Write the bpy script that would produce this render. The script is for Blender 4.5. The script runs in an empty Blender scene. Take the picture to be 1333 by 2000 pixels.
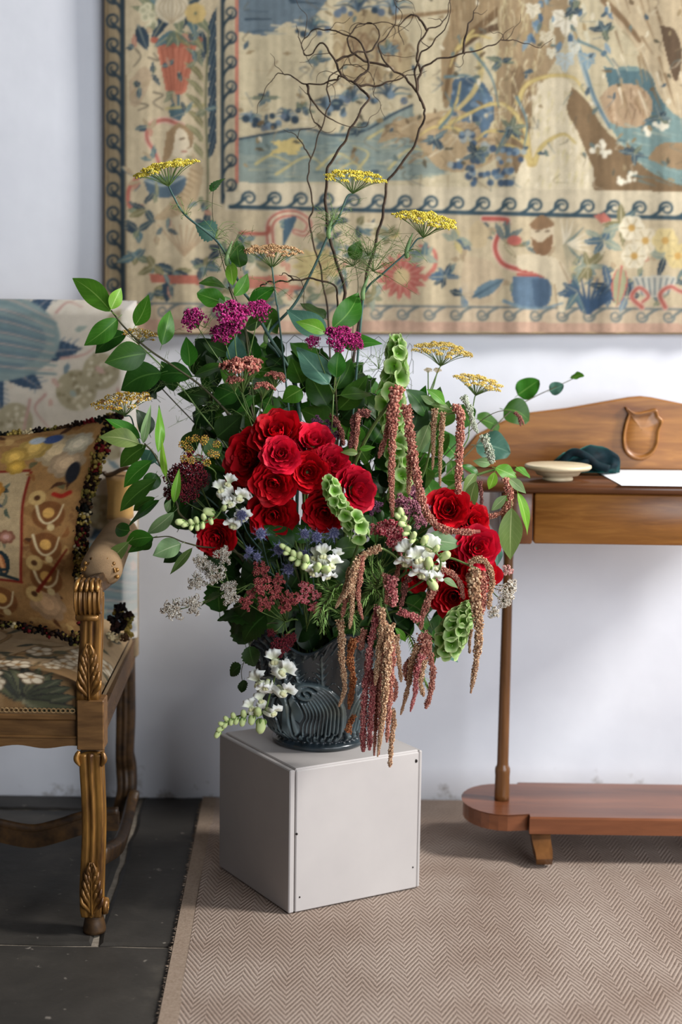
import bpy, math, random
import numpy as np
from mathutils import Matrix, Vector, Quaternion

# ---------------------------------------------------------------- camera
F_PX, PITCH, ROLL, EYE = 3100.0, math.radians(7.5), math.radians(0.8), 1.2
_fw = np.array([0, math.cos(PITCH), -math.sin(PITCH)])
_rt = np.array([1.0, 0, 0])
_up = np.cross(_rt, _fw)
CR = math.cos(ROLL) * _rt + math.sin(ROLL) * _up
CU = -math.sin(ROLL) * _rt + math.cos(ROLL) * _up
CO = np.array([0, 0, EYE])


def P(x, y, Y):
    """the point at depth Y that the photograph shows at pixel x, y"""
    d = _fw + (x - 666.5) / F_PX * CR - (y - 1000) / F_PX * CU
    return CO + d * (Y / d[1])


def PF(x, y, z=0.0):
    """the point at height z that the photograph shows at pixel x, y"""
    d = _fw + (x - 666.5) / F_PX * CR - (y - 1000) / F_PX * CU
    return CO + d * ((z - EYE) / d[2])


scn = bpy.context.scene
COL = scn.collection
cam_d = bpy.data.cameras.new('camera')
cam = bpy.data.objects.new('camera', cam_d)
COL.objects.link(cam)
cam.matrix_world = Matrix(((CR[0], CU[0], -_fw[0], CO[0]), (CR[1], CU[1], -_fw[1], CO[1]),
                           (CR[2], CU[2], -_fw[2], CO[2]), (0, 0, 0, 1)))
cam_d.sensor_fit = 'AUTO'
cam_d.sensor_width = 36
cam_d.lens = 36 * F_PX / 2000
cam_d.clip_start = 0.05
cam_d.dof.use_dof = True
cam_d.dof.focus_distance = 3.03
cam_d.dof.aperture_fstop = 2.2
scn.camera = cam

# ---------------------------------------------------------------- light and exposure
world = bpy.data.worlds.new('room_ambience')
scn.world = world
world.use_nodes = True
world.node_tree.nodes['Background'].inputs[0].default_value = (0.80, 0.87, 1.0, 1)
world.node_tree.nodes['Background'].inputs[1].default_value = 0.09


def area(name, loc, target, sx, sy, power, col):
    d = bpy.data.lights.new(name, 'AREA')
    d.shape = 'RECTANGLE'
    d.size, d.size_y, d.energy, d.color = sx, sy, power, col
    o = bpy.data.objects.new(name, d)
    COL.objects.link(o)
    o.location = loc
    o.rotation_euler = (Vector(target) - Vector(loc)).to_track_quat('-Z', 'Y').to_euler()
    return o


area('window_daylight', (4.0, 2.3, 3.5), (0.0, 3.1, 0.6), 0.8, 1.2, 345, (1.0, 0.985, 0.96))
area('window_daylight_front', (2.5, -0.5, 1.7), (0.2, 3.4, 0.8), 3.2, 2.2, 165, (0.88, 0.93, 1.0))

scn.view_settings.view_transform = 'Standard'
scn.view_settings.look = 'None'
scn.view_settings.gamma = 1.0
scn.view_settings.use_curve_mapping = False
scn.view_settings.exposure = 0.0
scn.cycles.max_bounces = 8
scn.cycles.diffuse_bounces = 3
scn.cycles.glossy_bounces = 3
scn.cycles.transmission_bounces = 4
scn.cycles.transparent_max_bounces = 6
scn.cycles.sample_clamp_indirect = 6

rng = np.random.default_rng(7)
random.seed(7)


# ---------------------------------------------------------------- helpers: meshes and objects
def nrm(v):
    v = np.asarray(v, float)
    return v / (np.linalg.norm(v) + 1e-12)


def lin(c):
    c = np.asarray(c, float)
    if c.max() > 1.001:
        c = c / 255.0
    return np.where(c <= 0.04045, c / 12.92, ((c + 0.055) / 1.055) ** 2.4)


class MB:
    """collects polygons; build() makes ONE mesh object of them"""

    def __init__(s):
        s.v, s.f, s.n, s.c = [], [], 0, []

    def add(s, v, f, col=None):
        v = np.asarray(v, float).reshape(-1, 3)
        if len(f) and isinstance(f, np.ndarray):
            s.f.append(f + s.n)
        else:
            s.f.append([tuple(i + s.n for i in q) for q in f])
        s.v.append(v)
        s.n += len(v)
        if col is not None:
            col = np.asarray(col, float)
            s.c.append(np.broadcast_to(col, (len(v), 3)) if col.ndim == 1 else col)
        return s

    def mesh(s, name, smooth=True, uv=None):
        v = np.concatenate(s.v) if s.v else np.zeros((0, 3))
        fl = []
        for q in s.f:
            fl.extend(map(tuple, q.tolist()) if isinstance(q, np.ndarray) else q)
        me = bpy.data.meshes.new(name)
        me.vertices.add(len(v))
        me.vertices.foreach_set('co', v.astype(np.float32).ravel())
        lens = np.array([len(q) for q in fl], np.int32)
        me.loops.add(int(lens.sum()))
        idx = np.fromiter((i for q in fl for i in q), np.int32, int(lens.sum()))
        me.loops.foreach_set('vertex_index', idx)
        me.polygons.add(len(fl))
        st = np.zeros(len(fl), np.int32)
        st[1:] = np.cumsum(lens)[:-1]
        me.polygons.foreach_set('loop_start', st)
        me.polygons.foreach_set('loop_total', lens)
        me.polygons.foreach_set('use_smooth', np.full(len(fl), bool(smooth)))
        if s.c:
            ca = me.color_attributes.new('col', 'FLOAT_COLOR', 'POINT')
            c4 = np.ones((len(v), 4), np.float32)
            c4[:, :3] = np.concatenate(s.c)
            ca.data.foreach_set('color', c4.ravel())
        if uv is not None:
            ul = me.uv_layers.new(name='uv')
            ul.data.foreach_set('uv', np.asarray(uv, np.float32)[idx].ravel())
        me.update()
        me.validate()
        return me

    def build(s, name, mat, parent=None, smooth=True, **kw):
        return obj(name, s.mesh(name, smooth), mat, parent, **kw)


def obj(name, me, mat, parent=None, M=None, **props):
    if mat is not None and not me.materials:
        me.materials.append(mat)
    o = bpy.data.objects.new(name, me)
    COL.objects.link(o)
    if parent is not None:
        put(o, parent)
    if M is not None:
        o.matrix_basis = M
    for k, v in props.items():
        o[k] = v
    return o


AT = {}


def put(o, parent):
    o.parent = parent
    at = AT.get(parent.name)
    o.matrix_parent_inverse = Matrix.Translation(-Vector(at)) if at else parent.matrix_basis.inverted()


def thing(name, label, cat, at, group=None):
    o = bpy.data.objects.new(name, None)
    COL.objects.link(o)
    o.empty_display_size = 0.05
    o.location = tuple(float(a) for a in at)
    AT[o.name] = tuple(float(a) for a in at)
    o['label'], o['category'] = label, cat
    if group:
        o['group'] = group
    return o


def tag(o, label, cat, group=None):
    o['label'], o['category'] = label, cat
    if group:
        o['group'] = group
    return o


def structure(o):
    o['kind'] = 'structure'
    return o


def spline(pts, n=8):
    """Catmull-Rom through the points"""
    p = np.asarray(pts, float)
    if len(p) < 3:
        t = np.linspace(0, 1, n + 1)[:, None]
        return p[0] * (1 - t) + p[-1] * t
    q = np.vstack([2 * p[0] - p[1], p, 2 * p[-1] - p[-2]])
    out = []
    for i in range(1, len(q) - 2):
        t = np.linspace(0, 1, n, endpoint=False)[:, None]
        a, b, c, d = q[i - 1], q[i], q[i + 1], q[i + 2]
        out.append(0.5 * (2 * b + (c - a) * t + (2 * a - 5 * b + 4 * c - d) * t ** 2 + (3 * b - a - 3 * c + d) * t ** 3))
    out.append(q[-2][None])
    return np.vstack(out)


def frames(p):
    """rotation-minimising frames along a polyline"""
    t = np.gradient(p, axis=0)
    t /= np.linalg.norm(t, axis=1)[:, None] + 1e-12
    u = np.cross(t[0], (0, -1, 0))
    if np.linalg.norm(u) < 1e-3:
        u = np.cross(t[0], (1, 0, 0))
    u = nrm(u)
    U = [u]
    for i in range(1, len(p)):
        u = u - t[i] * (u @ t[i])
        u = nrm(u)
        U.append(u)
    U = np.array(U)
    return t, U, np.cross(t, U)


def tube(p, r, k=6, sec=None, cap=True):
    """a swept tube; sec is an optional (k,2) cross-section"""
    p = np.asarray(p, float)
    n = len(p)
    r = np.broadcast_to(np.asarray(r, float), (n,)) if np.ndim(r) < 2 else np.asarray(r)
    t, U, V = frames(p)
    if sec is None:
        a = np.arange(k) * 2 * math.pi / k
        sec = np.stack([np.cos(a), np.sin(a)], 1)
    k = len(sec)
    if r.ndim == 1:
        r = np.stack([r, r], 1)
    v = p[:, None] + U[:, None] * (sec[None, :, :1] * r[:, None, :1]) + V[:, None] * (sec[None, :, 1:] * r[:, None, 1:])
    i = np.arange(n - 1)[:, None] * k
    j = np.arange(k)[None]
    j2 = (j + 1) % k
    f = np.stack([i + j, i + j2, i + k + j2, i + k + j], -1).reshape(-1, 4)
    fl = [tuple(q) for q in f.tolist()]
    if cap:
        fl.append(tuple(range(k - 1, -1, -1)))
        fl.append(tuple((n - 1) * k + q for q in range(k)))
    return v.reshape(-1, 3), fl


def gridf(nu, nv, wrap=False):
    """quads of an nu x nv vertex grid (row-major, nv per row)"""
    i = np.arange(nu - 1)[:, None] * nv
    j = np.arange(nv if wrap else nv - 1)[None]
    j2 = (j + 1) % nv
    return np.stack([i + j, i + j2, i + nv + j2, i + nv + j], -1).reshape(-1, 4)


def box(a, b, bev=0.0):
    """a box from corner a to corner b with chamfered edges"""
    a, b = np.minimum(a, b), np.maximum(a, b)
    if bev <= 0:
        v = [(x, y, z) for x in (a[0], b[0]) for y in (a[1], b[1]) for z in (a[2], b[2])]
        return v, [(0, 1, 3, 2), (4, 6, 7, 5), (0, 4, 5, 1), (2, 3, 7, 6), (0, 2, 6, 4), (1, 5, 7, 3)]
    c, h = (a + b) / 2, (b - a) / 2
    bev = min(bev, h.min() * 0.9)
    v, idx = [], {}
    for s in [(x, y, z) for x in (-1, 1) for y in (-1, 1) for z in (-1, 1)]:
        for ax in range(3):
            q = np.array(s) * (h - bev)
            q[ax] = s[ax] * h[ax]
            idx[(s, ax)] = len(v)
            v.append(c + q)
    f = []
    for ax in range(3):
        o1, o2 = (ax + 1) % 3, (ax + 2) % 3
        for sg in (-1, 1):
            q = []
            for e in ((-1, -1), (1, -1), (1, 1), (-1, 1)):
                s = [0, 0, 0]
                s[ax], s[o1], s[o2] = sg, e[0], e[1]
                q.append(idx[(tuple(s), ax)])
            f.append(tuple(q) if sg > 0 else tuple(q[::-1]))
        for s1 in (-1, 1):
            for s2 in (-1, 1):
                s = [[0, 0, 0], [0, 0, 0]]
                for k, e in enumerate((-1, 1)):
                    s[k][ax], s[k][o1], s[k][o2] = e, s1, s2
                A, B = tuple(s[0]), tuple(s[1])
                q = (idx[(A, o1)], idx[(B, o1)], idx[(B, o2)], idx[(A, o2)])
                f.append(q if s1 * s2 < 0 else q[::-1])
    for s in [(x, y, z) for x in (-1, 1) for y in (-1, 1) for z in (-1, 1)]:
        q = (idx[(s, 0)], idx[(s, 1)], idx[(s, 2)])
        f.append(q if s[0] * s[1] * s[2] > 0 else q[::-1])
    return np.array(v), f


def prism(outline, y0, y1, bev=0.0):
    """an x,z outline (anticlockwise from the front) extruded from y0 (front) to y1"""
    o = np.asarray(outline, float)
    n = len(o)
    if bev > 0:
        c = o.mean(0)
        nx = np.roll(o, -1, 0) - np.roll(o, 1, 0)
        nx = np.stack([nx[:, 1], -nx[:, 0]], 1)
        nx /= np.linalg.norm(nx, axis=1)[:, None] + 1e-9
        inn = o - nx * bev
        rings = [(inn, y0), (o, y0 + bev), (o, y1)]
    else:
        rings = [(o, y0), (o, y1)]
    v = np.vstack([np.stack([r[:, 0], np.full(n, y), r[:, 1]], 1) for r, y in rings])
    f = [tuple(range(n))]
    for k in range(len(rings) - 1):
        for i in range(n):
            j = (i + 1) % n
            f.append((k * n + j, k * n + i, (k + 1) * n + i, (k + 1) * n + j))
    m = (len(rings) - 1) * n
    f.append(tuple(m + i for i in range(n - 1, -1, -1)))
    return v, f


def lathe(prof, c, k=32, arc=None):
    """profile (r, z) turned around a vertical axis at c"""
    pr = np.asarray(prof, float)
    a = np.arange(k) * 2 * math.pi / k
    v = np.stack([c[0] + pr[:, :1] * np.cos(a), c[1] + pr[:, :1] * np.sin(a), np.broadcast_to(c[2] + pr[:, 1:], (len(pr), k))], -1)
    f = gridf(len(pr), k, True)
    fl = [tuple(q) for q in f.tolist()]
    fl.append(tuple(range(k - 1, -1, -1)))
    fl.append(tuple((len(pr) - 1) * k + i for i in range(k)))
    return v.reshape(-1, 3), fl


def ico(sub=0):
    g = (1 + 5 ** 0.5) / 2
    v = [(-1, g, 0), (1, g, 0), (-1, -g, 0), (1, -g, 0), (0, -1, g), (0, 1, g), (0, -1, -g), (0, 1, -g), (g, 0, -1), (g, 0, 1), (-g, 0, -1), (-g, 0, 1)]
    f = [(0, 11, 5), (0, 5, 1), (0, 1, 7), (0, 7, 10), (0, 10, 11), (1, 5, 9), (5, 11, 4), (11, 10, 2), (10, 7, 6), (7, 1, 8), (3, 9, 4), (3, 4, 2), (3, 2, 6), (3, 6, 8), (3, 8, 9), (4, 9, 5), (2, 4, 11), (6, 2, 10), (8, 6, 7), (9, 8, 1)]
    v = [nrm(q) for q in v]
    for _ in range(sub):
        m, g2 = {}, []

        def mid(a, b):
            k = (min(a, b), max(a, b))
            if k not in m:
                m[k] = len(v)
                v.append(nrm(v[a] + v[b]))
            return m[k]
        for a, b, c in f:
            x, y, z = mid(a, b), mid(b, c), mid(c, a)
            g2 += [(a, x, z), (b, y, x), (c, z, y), (x, y, z)]
        f = g2
    return np.array(v), np.array(f)


ICO0, ICO1, ICO2 = ico(0), ico(1), ico(2)


def blobs(mb, centres, radii, base=ICO0, rough=0.0, col=None, r=rng):
    """many small lumps at once"""
    c = np.asarray(centres, float)
    rad = np.asarray(radii, float)
    if rad.ndim == 1:
        rad = rad[:, None].repeat(3, 1)
    V, Fq = base
    n, m = len(c), len(V)
    a = r.uniform(0, 6.28, n)
    ca, sa = np.cos(a)[:, None], np.sin(a)[:, None]
    vv = np.stack([V[None, :, 0] * ca - V[None, :, 1] * sa, V[None, :, 0] * sa + V[None, :, 1] * ca, np.broadcast_to(V[None, :, 2], (n, m))], -1)
    if rough:
        vv = vv * (1 + r.uniform(-rough, rough, (n, m, 1)))
    v = c[:, None] + vv * rad[:, None]
    f = (np.arange(n)[:, None, None] * m + Fq[None]).reshape(-1, 3)
    cc = None
    if col is not None:
        col = np.asarray(col, float)
        cc = np.repeat(col, m, 0) if col.ndim == 2 else col
    mb.add(v.reshape(-1, 3), f, cc)
    return mb


# ---------------------------------------------------------------- helpers: materials
def N(nt, typ, **kw):
    n = nt.nodes.new(typ)
    for k, v in kw.items():
        if k == 'op':
            n.operation = v
        else:
            n.inputs[k].default_value = v
    return n


def new_mat(name, rough=0.6, spec=0.3):
    m = bpy.data.materials.new(name)
    m.use_nodes = True
    nt = m.node_tree
    b = nt.nodes['Principled BSDF']
    b.inputs['Roughness'].default_value = rough
    b.inputs['Specular IOR Level'].default_value = spec
    return m, nt, b


def ramp(nt, fac, stops):
    r = nt.nodes.new('ShaderNodeValToRGB')
    e = r.color_ramp.elements
    while len(e) < len(stops):
        e.new(0.5)
    for q, (p, c) in zip(e, stops):
        q.position = p
        q.color = (*lin(c), 1)
    nt.links.new(fac, r.inputs[0])
    return r.outputs[0]


def coords(nt, kind='Object', scale=(1, 1, 1), rot=(0, 0, 0)):
    t = nt.nodes.new('ShaderNodeTexCoord')
    mp = nt.nodes.new('ShaderNodeMapping')
    mp.inputs['Scale'].default_value = scale
    mp.inputs['Rotation'].default_value = rot
    nt.links.new(t.outputs[kind], mp.inputs['Vector'])
    return mp.outputs[0]


def noise(nt, vec, scale, detail=4, rough=0.55, dist=0.0):
    n = N(nt, 'ShaderNodeTexNoise', Scale=scale, Detail=detail, Roughness=rough, Distortion=dist)
    if vec is not None:
        nt.links.new(vec, n.inputs['Vector'])
    return n.outputs[0]


def mixc(nt, fac, a, b, mode='MIX'):
    m = nt.nodes.new('ShaderNodeMix')
    m.data_type = 'RGBA'
    m.blend_type = mode
    for k, s in ((0, fac), (6, a), (7, b)):
        if isinstance(s, (int, float)):
            m.inputs[k].default_value = s
        elif isinstance(s, (tuple, list, np.ndarray)):
            m.inputs[k].default_value = (*lin(s), 1)
        else:
            nt.links.new(s, m.inputs[k])
    return m.outputs[2]


def mth(nt, op, a, b=None, c=None):
    m = nt.nodes.new('ShaderNodeMath')
    m.operation = op
    for k, s in enumerate((a, b, c)):
        if s is None:
            continue
        if isinstance(s, (int, float)):
            m.inputs[k].default_value = s
        else:
            nt.links.new(s, m.inputs[k])
    return m.outputs[0]


def bump(nt, b, h, strength=0.3, dist=0.002):
    n = N(nt, 'ShaderNodeBump', Strength=strength, Distance=dist)
    nt.links.new(h, n.inputs['Height'])
    nt.links.new(n.outputs[0], b.inputs['Normal'])


def mottled(name, c1, c2, scale=30, rough=0.6, spec=0.3, bmp=0.0, bscale=None, bdist=0.002, stretch=(1, 1, 1), detail=5):
    """two-tone noise colour with optional relief"""
    m, nt, b = new_mat(name, rough, spec)
    v = coords(nt, 'Object', stretch)
    n = noise(nt, v, scale, detail)
    nt.links.new(ramp(nt, n, [(0.32, c1), (0.68, c2)]), b.inputs['Base Color'])
    if bmp:
        bump(nt, b, noise(nt, v, bscale or scale * 3, 4), bmp, bdist)
    return m


def vcol_mat(name, rough=0.85, spec=0.15, weave=0.0, wscale=900, rand=0.0, sheen=0.0):
    """colours carried by the mesh itself (woven or dyed pieces)"""
    m, nt, b = new_mat(name, rough, spec)
    a = nt.nodes.new('ShaderNodeVertexColor')
    a.layer_name = 'col'
    c = a.outputs[0]
    if rand:
        oi = nt.nodes.new('ShaderNodeObjectInfo')
        hs = nt.nodes.new('ShaderNodeHueSaturation')
        nt.links.new(mth(nt, 'MULTIPLY_ADD', oi.outputs['Random'], rand * 2, 1 - rand), hs.inputs['Value'])
        nt.links.new(c, hs.inputs['Color'])
        c = hs.outputs[0]
    if weave:
        v = coords(nt, 'Object')
        n = noise(nt, v, wscale, 2)
        c = mixc(nt, 0.25, c, ramp(nt, n, [(0.3, (150, 150, 150)), (0.7, (255, 255, 255))]), 'MULTIPLY')
        bump(nt, b, n, weave, 0.001)
    if sheen:
        b.inputs['Sheen Weight'].default_value = sheen
    nt.links.new(c, b.inputs['Base Color'])
    return m


def wood_mat(name, dark, mid, light, axis='X', rough=0.35, scale=6.0, spec=0.45):
    m, nt, b = new_mat(name, rough, spec)
    st = {'X': (1, 9, 9), 'Z': (9, 9, 1), 'Y': (9, 1, 9)}[axis]
    v = coords(nt, 'Object', st)
    n = noise(nt, v, scale, 6, 0.6, 0.8)
    w = N(nt, 'ShaderNodeTexNoise', Scale=scale * 0.45, Detail=2)
    nt.links.new(coords(nt, 'Object', tuple(0.5 * s for s in st)), w.inputs['Vector'])
    c = ramp(nt, n, [(0.28, dark), (0.5, mid), (0.74, light)])
    c = mixc(nt, 0.55, c, ramp(nt, w.outputs[0], [(0.3, dark), (0.62, light)]))
    nt.links.new(c, b.inputs['Base Color'])
    bump(nt, b, noise(nt, v, scale * 6, 3), 0.08, 0.001)
    return m


# ---------------------------------------------------------------- helpers: painted and woven pattern
def vnoise(h, w, cell, seed=0):
    r = np.random.default_rng(seed)
    gh, gw = int(h / cell) + 3, int(w / cell) + 3
    g = r.random((gh, gw))
    y, x = np.arange(h) / cell, np.arange(w) / cell
    yi, xi = y.astype(int), x.astype(int)
    fy, fx = y - yi, x - xi
    fy, fx = (fy * fy * (3 - 2 * fy))[:, None], (fx * fx * (3 - 2 * fx))[None]
    a, b = g[yi][:, xi], g[yi][:, xi + 1]
    c, d = g[yi + 1][:, xi], g[yi + 1][:, xi + 1]
    return (a * (1 - fx) + b * fx) * (1 - fy) + (c * (1 - fx) + d * fx) * fy


class Cloth:
    """a woven pattern: a colour per knot of a grid, drawn with shapes"""

    def __init__(s, x0, y0, x1, y1, step, base):
        s.x0, s.y0, s.st = x0, y0, step
        s.w, s.h = int((x1 - x0) / step) + 1, int((y1 - y0) / step) + 1
        s.a = np.ones((s.h, s.w, 3)) * (np.asarray(base, float) / 255)

    def win(s, lo, hi):
        i0, i1 = int(max(0, (lo[0] - s.x0) / s.st)), int(min(s.w, (hi[0] - s.x0) / s.st + 2))
        j0, j1 = int(max(0, (lo[1] - s.y0) / s.st)), int(min(s.h, (hi[1] - s.y0) / s.st + 2))
        if i1 <= i0 or j1 <= j0:
            return None
        X, Y = np.meshgrid(s.x0 + np.arange(i0, i1) * s.st, s.y0 + np.arange(j0, j1) * s.st)
        return (slice(j0, j1), slice(i0, i1)), X, Y

    def put(s, sl, m, col, al):
        m = (np.clip(m, 0, 1) * al)[..., None]
        s.a[sl] = s.a[sl] * (1 - m) + m * (np.asarray(col, float) / 255)

    def poly(s, pts, col, al=1.0, smooth=0):
        p = np.asarray(pts, float)
        if smooth:
            p = spline(np.vstack([p, p[:1]]), smooth)[:-1]
        g = s.win(p.min(0), p.max(0))
        if g is None:
            return
        sl, X, Y = g
        ins = np.zeros(X.shape, bool)
        q = np.roll(p, -1, 0)
        for (xa, ya), (xb, yb) in zip(p, q):
            if ya == yb:
                continue
            ins ^= ((ya > Y) != (yb > Y)) & (X < (xb - xa) * (Y - ya) / (yb - ya) + xa)
        s.put(sl, ins.astype(float), col, al)

    def line(s, pts, col, w=3, w1=None, al=1.0, n=6):
        p = np.asarray(pts, float)
        if n and len(p) > 2:
            p = spline(p, n)
        w1 = w if w1 is None else w1
        ww = np.linspace(w, w1, len(p)) / 2
        mx = max(w, w1) / 2 + s.st
        g = s.win(p.min(0) - mx, p.max(0) + mx)
        if g is None:
            return
        sl, X, Y = g
        d = np.full(X.shape, 1e9)
        for i in range(len(p) - 1):
            a, b = p[i], p[i + 1]
            ab = b - a
            t = np.clip(((X - a[0]) * ab[0] + (Y - a[1]) * ab[1]) / (ab @ ab + 1e-9), 0, 1)
            dd = np.hypot(X - a[0] - t * ab[0], Y - a[1] - t * ab[1]) - (ww[i] * (1 - t) + ww[i + 1] * t)
            d = np.minimum(d, dd)
        s.put(sl, 0.5 - d / s.st, col, al)

    def dot(s, x, y, rx, col, ry=None, al=1.0):
        ry = ry or rx
        g = s.win((x - rx, y - ry), (x + rx, y + ry))
        if g is None:
            return
        sl, X, Y = g
        s.put(sl, (1 - np.hypot((X - x) / rx, (Y - y) / ry)) * min(rx, ry) / s.st + 0.5, col, al)

    def leaf(s, x0, y0, x1, y1, w, col, rib=None, bend=0.0, edge=None):
        a, b = np.array([x0, y0], float), np.array([x1, y1], float)
        d = b - a
        nn = np.array([-d[1], d[0]]) / (np.hypot(*d) + 1e-9)
        t = np.linspace(0, 1, 9)
        mid = a + d * t[:, None] + nn * (bend * np.hypot(*d) * np.sin(math.pi * t))[:, None]
        hw = (w / 2 * np.sin(math.pi * t ** 0.8) ** 0.8)[:, None]
        if edge is not None:
            s.poly(np.vstack([mid + nn * hw * 1.25, (mid - nn * hw * 1.25)[::-1]]), edge)
        s.poly(np.vstack([mid + nn * hw, (mid - nn * hw)[::-1]]), col)
        if rib is not None:
            s.line(mid, rib, max(1.5, w * 0.16), 1, n=0)

    def wave(s, xa, ya, xb, yb, size, col, per, band, flip=1, al=1.0):
        """a running-scroll border from a to b; curls on the side given by flip"""
        a, b = np.array([xa, ya], float), np.array([xb, yb], float)
        L = np.hypot(*(b - a))
        t = (b - a) / L
        nn = np.array([-t[1], t[0]]) * flip
        s.line([a, b], col, band, n=0, al=al)
        k = int(L / per) + 1
        for i in range(k):
            o = a + t * (i + 0.1) * per
            pts = []
            for q in np.linspace(0, 1, 7):
                pts.append(o + t * per * (0.05 + 0.45 * q) + nn * size * (0.05 + 0.62 * q ** 1.3))
            c = o + t * per * 0.62 + nn * size * 0.60
            for q in np.linspace(math.radians(190), math.radians(190 - 500), 16):
                rr = size * (0.50 - 0.36 * (math.radians(190) - q) / math.radians(500))
                pts.append(c + rr * (math.cos(q) * t * 1.0 + (math.sin(q)) * nn))
            s.line(pts[::-1], col, size * 0.10, size * 0.22, n=0, al=al)

    def blur(s, k=1):
        for _ in range(k):
            p = np.pad(s.a, ((1, 1), (1, 1), (0, 0)), 'edge')
            s.a = (p[1:-1, 1:-1] * 4 + p[:-2, 1:-1] + p[2:, 1:-1] + p[1:-1, :-2] + p[1:-1, 2:]) / 8

    def mottle(s, amt, cells, seed=0):
        n = sum(vnoise(s.h, s.w, c, seed + i) for i, c in enumerate(cells)) / len(cells)
        s.a *= (1 + amt * (n - 0.5) * 2)[..., None]

    def grid(s, fn, mb=None):
        X, Y = np.meshgrid(s.x0 + np.arange(s.w) * s.st, s.y0 + np.arange(s.h) * s.st)
        v = fn(X, Y)
        mb = mb or MB()
        mb.add(v.reshape(-1, 3), gridf(s.h, s.w)[:, ::-1], lin(np.clip(s.a, 0, 1).reshape(-1, 3)))
        return mb

# ---------------------------------------------------------------- materials of the room and the furniture
YW = 3.741                                             # the plane of the back wall


def wall_material():
    m, nt, b = new_mat('limewashed_plaster', 0.85, 0.12)
    v = coords(nt, 'Object')
    n = noise(nt, v, 2.2, 5, 0.6)
    c = ramp(nt, n, [(0.3, (224, 225, 232)), (0.7, (238, 239, 244))])
    geo = nt.nodes.new('ShaderNodeNewGeometry')
    sep = nt.nodes.new('ShaderNodeSeparateXYZ')
    nt.links.new(geo.outputs['Position'], sep.inputs[0])
    chip = noise(nt, v, 14, 5, 0.65)
    low = mth(nt, 'SUBTRACT', 0.075, sep.outputs['Z'])
    k = mth(nt, 'MULTIPLY_ADD', low, 9.0, mth(nt, 'MULTIPLY_ADD', chip, 6.0, -3.75))
    kk = N(nt, 'ShaderNodeClamp')
    nt.links.new(k, kk.inputs[0])
    c = mixc(nt, kk.outputs[0], c, (150, 142, 134))
    nt.links.new(c, b.inputs['Base Color'])
    bump(nt, b, noise(nt, v, 7, 5, 0.5), 0.16, 0.012)
    return m


def slate_material():
    m, nt, b = new_mat('worn_slate', 0.55, 0.4)
    v = coords(nt, 'Object')
    oi = nt.nodes.new('ShaderNodeObjectInfo')
    c = ramp(nt, noise(nt, v, 5, 7, 0.65, 0.4), [(0.3, (44, 41, 37)), (0.55, (60, 56, 51)), (0.75, (86, 80, 72))])
    spots = ramp(nt, noise(nt, v, 38, 3, 0.5), [(0.68, (0, 0, 0)), (0.74, (255, 255, 255))])
    c = mixc(nt, mth(nt, 'MULTIPLY', spots, 0.55), c, (168, 158, 146))
    hs = nt.nodes.new('ShaderNodeHueSaturation')
    nt.links.new(mth(nt, 'MULTIPLY_ADD', oi.outputs['Random'], 0.3, 0.85), hs.inputs['Value'])
    nt.links.new(c, hs.inputs['Color'])
    nt.links.new(hs.outputs[0], b.inputs['Base Color'])
    bump(nt, b, noise(nt, v, 22, 6, 0.65), 0.3, 0.004)
    return m


def rug_material():
    m, nt, b = new_mat('herringbone_weave', 0.95, 0.05)
    t = nt.nodes.new('ShaderNodeTexCoord')
    sep = nt.nodes.new('ShaderNodeSeparateXYZ')
    wob = N(nt, 'ShaderNodeTexNoise', Scale=7.0, Detail=2.0)
    nt.links.new(t.outputs['Object'], wob.inputs['Vector'])
    nt.links.new(t.outputs['Object'], sep.inputs[0])
    x = mth(nt, 'MULTIPLY_ADD', wob.outputs[0], 0.010, sep.outputs['X'])
    y = mth(nt, 'MULTIPLY_ADD', wob.outputs[0], 0.012, sep.outputs['Y'])
    tri = mth(nt, 'PINGPONG', x, 0.0265)
    ph = mth(nt, 'ADD', mth(nt, 'MULTIPLY', tri, 2.3), y)
    s = mth(nt, 'PINGPONG', ph, 0.0098)
    s = mth(nt, 'MULTIPLY', s, 1 / 0.0098)
    fuzz = N(nt, 'ShaderNodeTexNoise', Scale=420.0, Detail=2.0)
    nt.links.new(t.outputs['Object'], fuzz.inputs['Vector'])
    s = mth(nt, 'ADD', s, mth(nt, 'MULTIPLY_ADD', fuzz.outputs[0], 1.1, -0.55))
    c = ramp(nt, s, [(0.14, (120, 103, 92)), (0.46, (163, 148, 137))])
    big = N(nt, 'ShaderNodeTexNoise', Scale=5.0, Detail=5.0)
    nt.links.new(t.outputs['Object'], big.inputs['Vector'])
    c = mixc(nt, 0.5, c, ramp(nt, big.outputs[0], [(0.3, (196, 176, 160)), (0.62, (255, 252, 248))]), 'MULTIPLY')
    st = N(nt, 'ShaderNodeTexNoise', Scale=9.0, Detail=3.0)
    nt.links.new(t.outputs['Object'], st.inputs['Vector'])
    c = mixc(nt, ramp(nt, st.outputs[0], [(0.70, (0, 0, 0)), (0.78, (150, 150, 150))]), c, (138, 108, 86))
    nt.links.new(c, b.inputs['Base Color'])
    bump(nt, b, s, 0.6, 0.002)
    return m


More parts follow.
